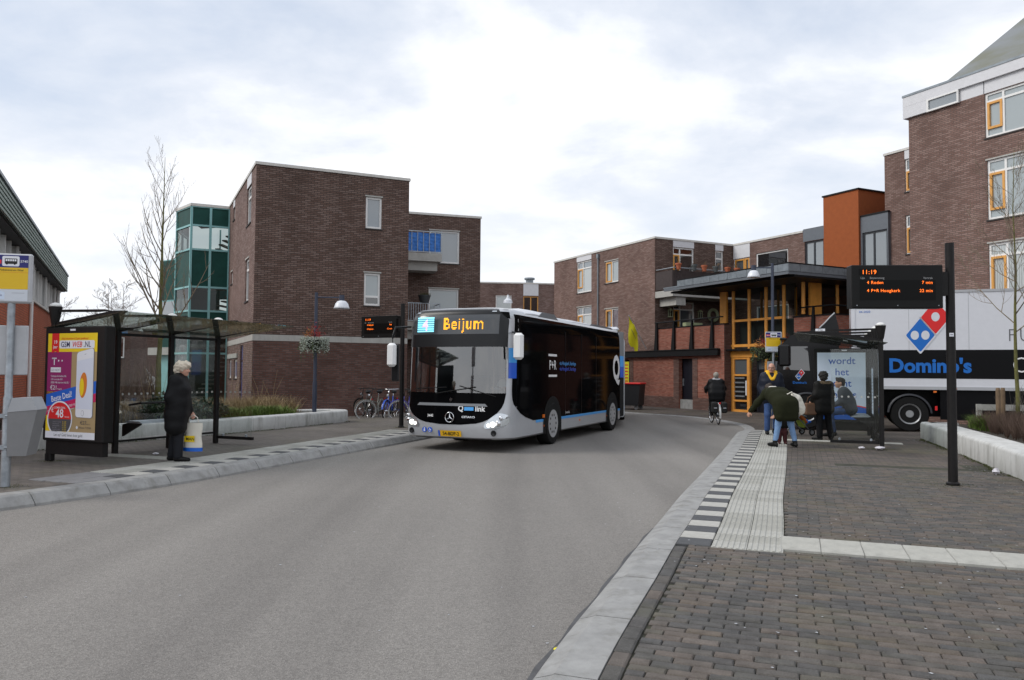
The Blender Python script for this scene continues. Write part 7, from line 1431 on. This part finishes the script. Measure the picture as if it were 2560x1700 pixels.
class Fig:
    """figure in a local frame: +y forward, +x its right hand, z up; sizes for a 1.70 m adult, scaled"""
    def __init__(s, loc, rz, H_, label, **J):
        s.k = H_/1.70; s.e = empty('person', loc, rz, label, 'person'); s.e.scale = (s.k,)*3; j = dict(hip=(0, 0, .92), chest=(0, .0, 1.26), neck=(0, .0, 1.42), head=(0, .03, 1.575), turn=0, nod=0)
        for sd, x in (('l', -1), ('r', 1)): j.update({sd+'sh': (x*.165, 0, 1.385), sd+'el': (x*.215, -.03, 1.10), sd+'wr': (x*.215, .05, .865), sd+'hi': (x*.085, 0, .90), sd+'kn': (x*.095, .02, .48), sd+'an': (x*.10, -.03, .09), sd+'toe': (x*.115, .14, .03)})
        j.update(J); s.j = {a: (Vector(b) if not isinstance(b, (int, float)) else b) for a, b in j.items()}
    def headM(s): return Matrix.Rotation(R(s.j['turn']), 4, 'Z') @ Matrix.Rotation(R(s.j['nod']), 4, 'X')
    def body(s, skin='skin', hands=('l', 'r'), curl=.6, fat=1.0):
        j = s.j; M_ = s.headM(); h = j['head']; L_ = lambda v: h+M_ @ Vector(v)
        p = [('e', L_((0, -.012, .02)), (.074, .092, .098), M_), ('e', L_((0, .022, -.035)), (.058, .068, .075), M_), ('c', L_((0, .055, -.085)), L_((0, .062, -.085)), .028, .026), ('c', L_((0, .083, .012)), L_((0, .104, -.026)), .010, .015), ('c', L_((-.035, .07, .022)), L_((.035, .07, .022)), .016, .016), ('c', L_((-.03, .068, -.03)), L_((.03, .068, -.03)), .024, .024)]
        for x in (-1, 1): p.append(('e', L_((x*.077, -.012, -.005)), (.012, .022, .032), M_))
        p += [('c', j['neck']-Vector((0, 0, .06)), h+M_ @ Vector((0, -.015, -.05)), .055, .05), ('c', j['neck']-Vector((0, 0, .06)), j['chest'], .07, .10), ('c', j['chest'], j['hip'], .10, .10)]
        for a in 'lr':
            p += [('c', j['neck']-Vector((0, 0, .08)), j[a+'sh'], .05, .05), ('c', j[a+'sh'], j[a+'el'], .046, .038), ('c', j[a+'el'], j[a+'wr'], .037, .026), ('c', j['hip'], j[a+'hi'], .09, .075), ('c', j[a+'hi'], j[a+'kn'], .072, .05), ('c', j[a+'kn'], j[a+'an'], .048, .034), ('c', j[a+'an']-Vector((0, 0, .02)), j[a+'an']+(j[a+'toe']-j[a+'an'])*.75, .026, .016)]
        for a in hands:
            d = s.j.get(a+'hd') or (j[a+'wr']-j[a+'el']); n = s.j.get(a+'hn') or Vector((1 if a == 'l' else -1, .2, 0)); p += hand_prims(j[a+'wr'], d, n, curl, 1.05, 1 if a == 'l' else -1)
        o = sdf_obj('body', p, skin, s.e, .0095, .016)
        g = MB()
        for x in (-1, 1): c = L_((x*.031, .0815, .010)); g.add([tuple(c+Vector(v)*.0095) for v in ((1, 0, 0), (-1, 0, 0), (0, 1, 0), (0, -1, 0), (0, 0, .8), (0, 0, -.8))], [(0, 2, 4), (2, 1, 4), (1, 3, 4), (3, 0, 4), (2, 0, 5), (1, 2, 5), (3, 1, 5), (0, 3, 5)])
        g.build('eyes', 'eye_dark', s.e, True); g = MB(); g.tube([L_((-.022, .088, -.058)), L_((0, .094, -.056)), L_((.022, .088, -.058))], .0045, 6); g.build('mouth', 'lip', s.e); return o
    def coat(s, m_, levels, sleeve=(.066, .056, .047), k=.075, arms='lr', noise=.0022, extra=(), h=.012, name='coat'):
        """levels: (centre, half width, radius) up the trunk"""
        p = []; prev = None
        for c, w, r_ in levels:
            c = Vector(c); cur = (c+Vector((-w, 0, 0)), c+Vector((w, 0, 0)), r_); p.append(('c', cur[0], cur[1], r_, r_))
            if prev:
                for i in (0, 1): p.append(('c', prev[i], cur[i], prev[2], r_))
                p.append(('c', (prev[0]+prev[1])/2, (cur[0]+cur[1])/2, prev[2], r_))
            prev = cur
        j = s.j
        for a in arms: p += [('c', prev[0 if a == 'l' else 1], j[a+'sh'], sleeve[0]*1.05, sleeve[0]*1.05), ('c', j[a+'sh'], j[a+'el'], sleeve[0], sleeve[1]), ('c', j[a+'el'], j[a+'el']+(j[a+'wr']-j[a+'el'])*.93, sleeve[1], sleeve[2])]
        return sdf_obj(name, p+list(extra), m_, s.e, h, k, noise, 21)
    def trousers(s, m_, th=.092, kn=.07, an=.058, cuff=.92, name='trousers'):
        j = s.j; p = [('c', j['lhi']+Vector((.02, 0, .03)), j['rhi']+Vector((-.02, 0, .03)), .10, .10)]
        for a in 'lr': p += [('c', j[a+'hi'], j[a+'kn'], th, kn), ('c', j[a+'kn'], j[a+'kn']+(j[a+'an']-j[a+'kn'])*cuff, kn, an)]
        return sdf_obj(name, p, m_, s.e, .012, .03, .003, 24)
    def shoes(s, m_='shoe_black', boot=0, heel=0):
        for a in 'lr':
            j = s.j; an, to = j[a+'an'], j[a+'toe']; d = (to-an); d.z = 0; d.normalize(); b = Vector((an.x, an.y, 0)); z = an.z-.09; p = [('c', b-d*.035+Vector((0, 0, z+.045)), b+d*.06+Vector((0, 0, z+.045)), .042, .042), ('c', b+d*.06+Vector((0, 0, z+.044)), b+d*.17+Vector((0, 0, z+.036)), .046, .036), ('c', b+Vector((0, 0, z+.05)), b+Vector((0, 0, z+.10)), .042, .04)]
            if boot: p.append(('c', b+Vector((0, 0, z+.06)), an+(j[a+'kn']-an).normalized()*boot, .046, .055))
            if heel: p.append(('c', b-d*.05+Vector((0, 0, z+.03)), b-d*.05+Vector((0, 0, z+.012)), .024, .020))
            sdf_obj('boot' if boot else 'shoe', p, m_, s.e, .009, .015)
    def hair(s, m_, prims, noise=.006, ns=55, h=.010, name='hair'):
        M_ = s.headM(); hh = s.j['head']; q = []
        for t in prims:
            if t[0] == 'e': q.append(('e', hh+M_ @ Vector(t[1]), t[2], M_))
            else: q.append(('c', hh+M_ @ Vector(t[1]), hh+M_ @ Vector(t[2]), t[3], t[4]))
        return sdf_obj(name, q, m_, s.e, h, .02, noise, ns)
CAP = [('e', (0, -.03, .045), (.086, .098, .088)), ('e', (0, -.06, -.01), (.078, .066, .085))]
# --- elderly woman in a long black coat at the left kerb
F = Fig((-5.52, 12.93, .16), R(-80), 1.66, 'person in long black coat standing at the left kerb holding a white bag', lan=(-.10, -.10, .09), ltoe=(-.11, .08, .03), lkn=(-.10, -.03, .48), ran=(.10, .05, .09), rtoe=(.12, .22, .03), rkn=(.1, .05, .48), lsh=(-.18, .02, 1.36), rsh=(.18, -.01, 1.36), rel=(.235, -.07, 1.09), rwr=(.20, .02, .87), lel=(-.23, .02, 1.08), lwr=(-.19, .16, .84), chest=(0, 0, 1.24), neck=(0, .03, 1.40), head=(0, .075, 1.545), turn=-4)
F.body('skin_pink'); F.trousers('trousers_grey', .10, .082, .072, .96); F.shoes()
F.coat('coat_black', [((0, .0, .60), .13, .15), ((0, .0, .80), .12, .155), ((0, .015, 1.0), .11, .155), ((0, .02, 1.2), .10, .145), ((0, .0, 1.34), .08, .10)], (.082, .074, .062), extra=[('c', (-.05, .03, 1.42), (.05, .03, 1.42), .062, .062)])
sdf_obj('collar', [('c', (-.05, .045, 1.41), (.05, .045, 1.41), .045, .045), ('c', (0, .11, 1.36), (0, .12, 1.28), .03, .02)], 'wine_red', F.e, .01, .02)
F.hair('hair_white', [('e', (0, -.02, .055), (.112, .125, .096)), ('e', (0, -.08, .0), (.095, .07, .09)), ('e', (0, .07, .09), (.08, .055, .05)), ('e', (.05, .10, .075), (.03, .03, .03)), ('e', (-.05, -.10, .09), (.04, .04, .04))], .022, 48)
bg = empty('shopping_bag', (-5.27, 12.98, .16), R(-12), 'white shopping bag with yellow label and blue bottom beside the long black coat', 'shopping bag'); g = MB(); g.grid(lambda u, v: (math.cos(u*2*math.pi)*(.16+.012*math.sin(v*9)), math.sin(u*2*math.pi)*(.065+.01*math.sin(u*12)), .17+.46*v), 24, 8); g.build('bag', 'canvas_white', bg, True)
g = MB(); g.grid(lambda u, v: (math.cos(u*2*math.pi)*.175, math.sin(u*2*math.pi)*.080, .165+.06*v), 24, 2); g.poly([(math.cos(-i*.2618)*.16, math.sin(-i*.2618)*.068, .166) for i in range(24)]); g.build('base', 'poster_blue', bg, True); P = Print(); P.rect(-.13, .32, .06, .42, 'poster_yellow', 1); P.text('MAN', -.02, .345, .07, 'print_black', 2, bold=.02); P.build('label', bg, Matrix.Translation((.02, -.078, 0))); MB().tube([(-.1, 0, .62), (-.07, 0, .72), (.0, 0, .76), (.07, 0, .72), (.1, 0, .62)], .008, 6).build('handle', 'canvas_white', bg, True)
# --- bending woman in olive parka, back to the camera, reaching down to the left
F = Fig((5.68, 16.36, .16), R(10), 1.66, 'person in olive parka and light jeans bending forward over the guide tiles', hip=(0, -.06, .93), lhi=(-.09, -.05, .91), rhi=(.09, -.05, .91), lkn=(-.13, -.03, .49), rkn=(.15, -.05, .49), lan=(-.20, -.02, .10), ran=(.22, -.10, .10), ltoe=(-.25, .14, .03), rtoe=(.24, .07, .03), chest=(0, .33, 1.13), neck=(0, .47, 1.19), head=(0, .60, 1.20), nod=-50, lsh=(-.17, .42, 1.13), rsh=(.17, .42, 1.13), lel=(-.34, .46, .93), lwr=(-.47, .56, .73), lhd=(-.35, .25, -.85), rel=(.22, .44, .86), rwr=(.16, .58, .68))
F.body('skin', curl=.9); F.trousers('jeans_light', .088, .066, .052, .86); F.shoes('shoe_black', .16, .04)
F.coat('coat_olive', [((0, -.14, .66), .15, .095), ((0, -.12, .80), .13, .125), ((0, -.10, .94), .11, .145), ((0, .06, 1.03), .10, .155), ((0, .24, 1.10), .10, .145), ((0, .40, 1.14), .085, .105)], (.075, .066, .055), noise=.003)
sdf_obj('scarf', [('c', (-.06, .47, 1.18), (.06, .47, 1.18), .07, .07), ('c', (-.05, .44, 1.24), (.05, .44, 1.24), .05, .05)], 'scarf_white', F.e, .011, .03, .005, 40); F.hair('hair_brown', CAP+[('e', (0, -.11, .04), (.05, .05, .05))], .008)
tb = empty('tote_bag', (5.93, 16.27, .98), R(20), 'cream tote bag hanging from the shoulder of the olive parka', 'tote bag'); sdf_obj('bag', [('e', (.02, 0, .10), (.14, .07, .16)), ('e', (.10, 0, -.02), (.12, .065, .14)), ('c', (-.08, 0, .26), (.0, 0, .2), .05, .08)], 'canvas_white', tb, .012, .05, .006, 30); MB().tube([(-.06, -.02, .24), (-.16, -.05, .33), (-.24, 0, .28)], .012, 6).build('strap', 'canvas_white', tb)
# --- child behind her
F = Fig((5.90, 17.05, .16), R(170), 1.02, 'small person in dark red trousers and boots behind the olive parka', hip=(0, 0, .82), lhi=(-.08, 0, .8), rhi=(.08, 0, .8), lkn=(-.08, .02, .45), rkn=(.08, .02, .45)); F.body('skin'); F.trousers('wine_red', .10, .085, .075); F.shoes('wine_red', .2); F.coat('coat_dark', [((0, 0, .72), .11, .15), ((0, 0, 1.0), .10, .15), ((0, 0, 1.3), .09, .12)], (.085, .075, .065)); F.hair('hair_brown', CAP)
# --- bald man with yellow hood
F = Fig((6.55, 19.7, .16), R(172), 1.80, 'person in navy jacket with bright yellow hood and glasses facing the street', turn=-22, rel=(.24, -.08, 1.12), lel=(-.24, -.06, 1.12), lwr=(-.17, .12, .95), rwr=(.17, .12, .95), lhd=(.3, .4, -.6), rhd=(-.3, .4, -.6)); F.body('skin_pink'); F.trousers('jeans_blue', .095, .075, .065); F.shoes()
F.coat('jacket_navy', [((0, 0, .86), .12, .125), ((0, 0, 1.05), .12, .13), ((0, 0, 1.25), .12, .125), ((0, 0, 1.36), .08, .09)], (.076, .068, .056)); sdf_obj('hood', [('c', (-.08, -.03, 1.45), (.08, -.03, 1.45), .08, .08), ('c', (-.09, .05, 1.43), (-.02, .14, 1.31), .055, .03), ('c', (.09, .05, 1.43), (.02, .14, 1.31), .055, .03), ('e', (0, -.10, 1.42), (.12, .06, .07))], 'hood_yellow', F.e, .011, .03)
F.hair('hair_grey', [('c', (-.073, -.03, -.02), (.073, -.03, -.02), .012, .012), ('e', (0, -.085, -.02), (.055, .02, .035))], .002); M_ = F.headM(); g = MB(); hh = F.j['head']
for x in (-1, 1): g.torus((x*.033, .108, .012), .023, .003, 'y', 14, 4)
g.tube([(-.01, .11, .014), (.01, .11, .014)], .003, 4).tube([(-.056, .105, .014), (-.078, .0, .01)], .003, 4).tube([(.056, .105, .014), (.078, .0, .01)], .003, 4); g.build('glasses', 'black_metal', F.e, M=Matrix.Translation(hh) @ M_)
o = sdf_obj('patterned_bag', [('c', (0, 0, .32), (0, 0, .62), .06, .075), ('e', (0, 0, .3), (.08, .06, .12))], mat('bag_red', (.22, .015, .02), .8, var=.4, vscale=20), None, .012, .04); o.location = (6.62, 19.42, .16); tag(o, 'dark red bag hanging in front of jeans below the yellow hood', 'bag')
# --- woman with fur hood, seen from behind
F = Fig((7.25, 18.15, .16), R(12), 1.57, 'person in dark jacket with brown fur hood seen from behind in the shelter', lkn=(-.11, .02, .48), rkn=(.12, .0, .48), lan=(-.15, -.04, .09), ran=(.17, -.04, .09), ltoe=(-.24, .10, .03), rtoe=(.24, .12, .03), lel=(-.25, -.02, 1.12), lwr=(-.25, .13, .98), rel=(.23, .04, 1.12), rwr=(.12, .20, 1.02), turn=-20); F.body('skin', curl=1.1); F.trousers('trousers_black', .10, .08, .075, .95); F.shoes('shoe_black', .12)
F.coat('coat_dark', [((0, .0, .78), .12, .135), ((0, 0, .95), .11, .135), ((0, .0, 1.15), .11, .14), ((0, 0, 1.34), .09, .10)], (.08, .072, .058), noise=.003); sdf_obj('fur_hood', [('c', (-.12, -.05, 1.42), (.12, -.05, 1.42), .062, .062), ('c', (-.13, .04, 1.41), (-.06, .10, 1.36), .05, .04), ('c', (.13, .04, 1.41), (.06, .10, 1.36), .05, .04)], 'fur_brown', F.e, .009, .03, .012, 85); F.hair('hair_dark', CAP+[('e', (0, -.04, .06), (.112, .12, .10)), ('e', (0, -.08, -.02), (.09, .07, .07))], .016, 52)
hb2 = empty('handbag', (6.93, 18.12, .72), R(8), 'brown leather handbag carried by the person with the fur hood', 'handbag'); MB().box(-.15, .15, -.06, .06, .02, .30, .03).build('bag', 'leather_brown', hb2, 40); MB().tube([(-.10, 0, .28), (-.06, 0, .42), (.06, 0, .50), (.12, 0, .42), (.10, 0, .28)], .010, 6).build('strap', 'leather_brown', hb2, True)
# --- seated young man on the shelter bench
F = Fig((8.02, 18.55, .16), math.atan2(.933, .36)-R(0), 1.72, 'person in slate jacket with grey scarf and blue jeans sitting on the shelter bench', hip=(0, -.02, .68), lhi=(-.09, 0, .67), rhi=(.09, 0, .67), lkn=(-.12, .42, .62), rkn=(.12, .42, .60), lan=(-.12, .40, .14), ran=(.12, .34, .14), ltoe=(-.13, .56, .08), rtoe=(.13, .50, .08), chest=(0, .10, 1.0), neck=(0, .16, 1.15), head=(0, .21, 1.30), lsh=(-.17, .12, 1.12), rsh=(.17, .12, 1.12), lel=(-.22, .16, .86), rel=(.22, .16, .86), lwr=(-.10, .36, .78), rwr=(.10, .36, .78), nod=4, turn=6)
F.e.rotation_euler = (0, 0, math.atan2(.36, -.933)-math.pi/2); F.body('skin', curl=.9); F.trousers('jeans_blue', .095, .072, .06); F.shoes(); F.coat('jacket_slate', [((0, -.02, .70), .11, .13), ((0, .03, .86), .11, .135), ((0, .10, 1.02), .11, .13), ((0, .13, 1.10), .08, .09)], (.074, .066, .054)); sdf_obj('scarf', [('c', (-.05, .15, 1.17), (.05, .15, 1.17), .068, .068), ('c', (-.04, .20, 1.12), (.04, .2, 1.10), .055, .05)], 'scarf_grey', F.e, .011, .03, .005, 50); F.hair('hair_dark', [('e', (0, -.02, .055), (.085, .10, .085)), ('e', (0, .05, .105), (.06, .05, .03)), ('e', (0, -.06, .0), (.075, .06, .075))], .008, 60)
# --- pushchair with child
pc = empty('pushchair', (7.02, 19.55, .16), R(-78), 'lime green pushchair standing between the olive parka and the fur hood', 'pushchair'); g = MB()
for x in (-.2, .2): g.tube([(x, -.42, .95), (x, -.30, .80), (x, .38, .10)], .014, 8).tube([(x, -.32, .10), (x, .10, .52), (x, .26, .48)], .014, 8)
g.tube([(-.2, .26, .48), (.2, .26, .48)], .012, 8).tube([(-.2, -.32, .1), (.2, -.32, .1)], .012, 8); g.build('frame', 'galvanised', pc, True); mat('lime', (.34, .46, .06), .8); g = MB(); g.grid(lambda u, v: (-.19+.38*u, [-.30, -.18, -.05, .20, .28][int(v*4)], [.92, .62, .40, .38, .22][int(v*4)]-.03*math.sin(math.pi*u)), 8, 4); g.build('seat', 'lime', pc); MB().grid(lambda u, v: (-.21+.42*u, -.36+.42*v, .95+.10*math.sin(math.pi*v)-.03*math.cos(math.pi*u*2)), 8, 6).build('canopy', 'basket_black', pc, True)
for x, y in ((-.22, .40), (.22, .40), (-.22, -.34), (.22, -.34)):
    wh = MB().torus((x, y, .085), .07, .018, 'x', 18, 8).build('wheel', 'rubber', pc, True); MB().cyl((x-.012, y, .085), (x+.012, y, .085), .05, 12).build('hub', 'bin_grey', wh)
F = Fig((7.02, 19.55, .16), R(-78), .92, 'small person in orange clothes and blue shoes sitting in the lime pushchair', hip=(0, -.06, .86), lhi=(-.1, -.05, .86), rhi=(.1, -.05, .86), lkn=(-.1, .36, .90), rkn=(.1, .36, .90), lan=(-.1, .62, .62), ran=(.1, .66, .58), ltoe=(-.1, .80, .66), rtoe=(.1, .84, .62), chest=(0, -.16, 1.2), neck=(0, -.2, 1.38), head=(0, -.2, 1.55), lsh=(-.17, -.16, 1.33), rsh=(.17, -.16, 1.33), lel=(-.26, .0, 1.1), rel=(.26, 0, 1.1), lwr=(-.16, .2, 1.05), rwr=(.16, .2, 1.05)); F.body('skin'); F.trousers('child_orange', .11, .09, .08); F.coat('child_orange', [((0, -.06, .85), .1, .15), ((0, -.16, 1.2), .1, .15), ((0, -.17, 1.32), .08, .11)], (.09, .08, .07)); F.hair('hair_brown', CAP)
for a in 'lr': j = F.j; sdf_obj('shoe', [('c', j[a+'an'], j[a+'toe'], .07, .06)], 'poster_blue', F.e, .014, .02)
# --- cyclist riding away
CYZ = .0; CY = (6.86, 26.35); bicycle((CY[0], CY[1], CYZ), R(-4), R(3), 'bike_black', 'rubber', 'black bicycle with white rear mudguard and black panniers being ridden away', None, panniers=True, fender='white_paint')
F = Fig((CY[0], CY[1]-.02, CYZ), R(-4), 1.66, 'person in long black coat with pale grey scarf riding a bicycle away', hip=(0, -.30, 1.07), lhi=(-.09, -.27, 1.04), rhi=(.09, -.27, 1.04), lkn=(-.12, .10, .80), rkn=(.12, .12, .95), lan=(-.12, -.02, .36), ran=(.12, -.06, .58), ltoe=(-.12, .15, .30), rtoe=(.12, .11, .54), chest=(0, -.20, 1.36), neck=(0, -.17, 1.50), head=(0, -.13, 1.65), lsh=(-.18, -.18, 1.45), rsh=(.18, -.18, 1.45), lel=(-.30, -.04, 1.22), rel=(.30, -.04, 1.22), lwr=(-.30, .08, 1.10), rwr=(.30, .08, 1.10), lhd=(0, .6, -.3), rhd=(0, .6, -.3)); F.body('skin', curl=1.2); F.trousers('trousers_black', .10, .08, .065); F.shoes('shoe_black', .05)
F.coat('coat_black', [((0, -.32, .88), .13, .13), ((0, -.30, 1.05), .13, .14), ((0, -.24, 1.22), .12, .14), ((0, -.19, 1.40), .10, .11)], (.078, .07, .058)); sdf_obj('scarf', [('c', (-.11, -.19, 1.50), (.11, -.19, 1.50), .062, .062), ('c', (-.05, -.14, 1.54), (.05, -.14, 1.54), .06, .06)], 'scarf_grey', F.e, .011, .03, .005, 50); F.hair('hair_grey', CAP+[('e', (0, -.05, .03), (.092, .095, .09))], .006)
# --- bus driver behind the windscreen
Mb = TR((-1.069, 16.91, 0), math.atan2(-.40, .9165)); p = Mb @ Vector((.66, 1.02, .25)); F = Fig(tuple(p), math.atan2(-.40, .9165)+math.pi, 1.74, 'person in a pale shirt driving behind the bus windscreen', hip=(0, -.02, .68), lhi=(-.09, 0, .67), rhi=(.09, 0, .67), lkn=(-.14, .42, .66), rkn=(.14, .42, .66), lan=(-.14, .55, .26), ran=(.14, .55, .26), ltoe=(-.14, .70, .24), rtoe=(.14, .7, .24), chest=(0, 0, 1.02), neck=(0, .03, 1.19), head=(0, .07, 1.33), lsh=(-.17, 0, 1.14), rsh=(.17, 0, 1.14), lel=(-.26, .22, .94), rel=(.26, .22, .94), lwr=(-.19, .48, 1.03), rwr=(.19, .48, 1.03), lhd=(.2, .7, .1), rhd=(-.2, .7, .1)); F.body('skin_pink', curl=1.1); F.trousers('trousers_grey'); F.coat('shirt_white', [((0, -.02, .72), .10, .12), ((0, 0, .9), .10, .12), ((0, 0, 1.08), .10, .115)], (.066, .056, .046), name='shirt'); F.hair('hair_brown', CAP)
bpy.context.view_layer.update()
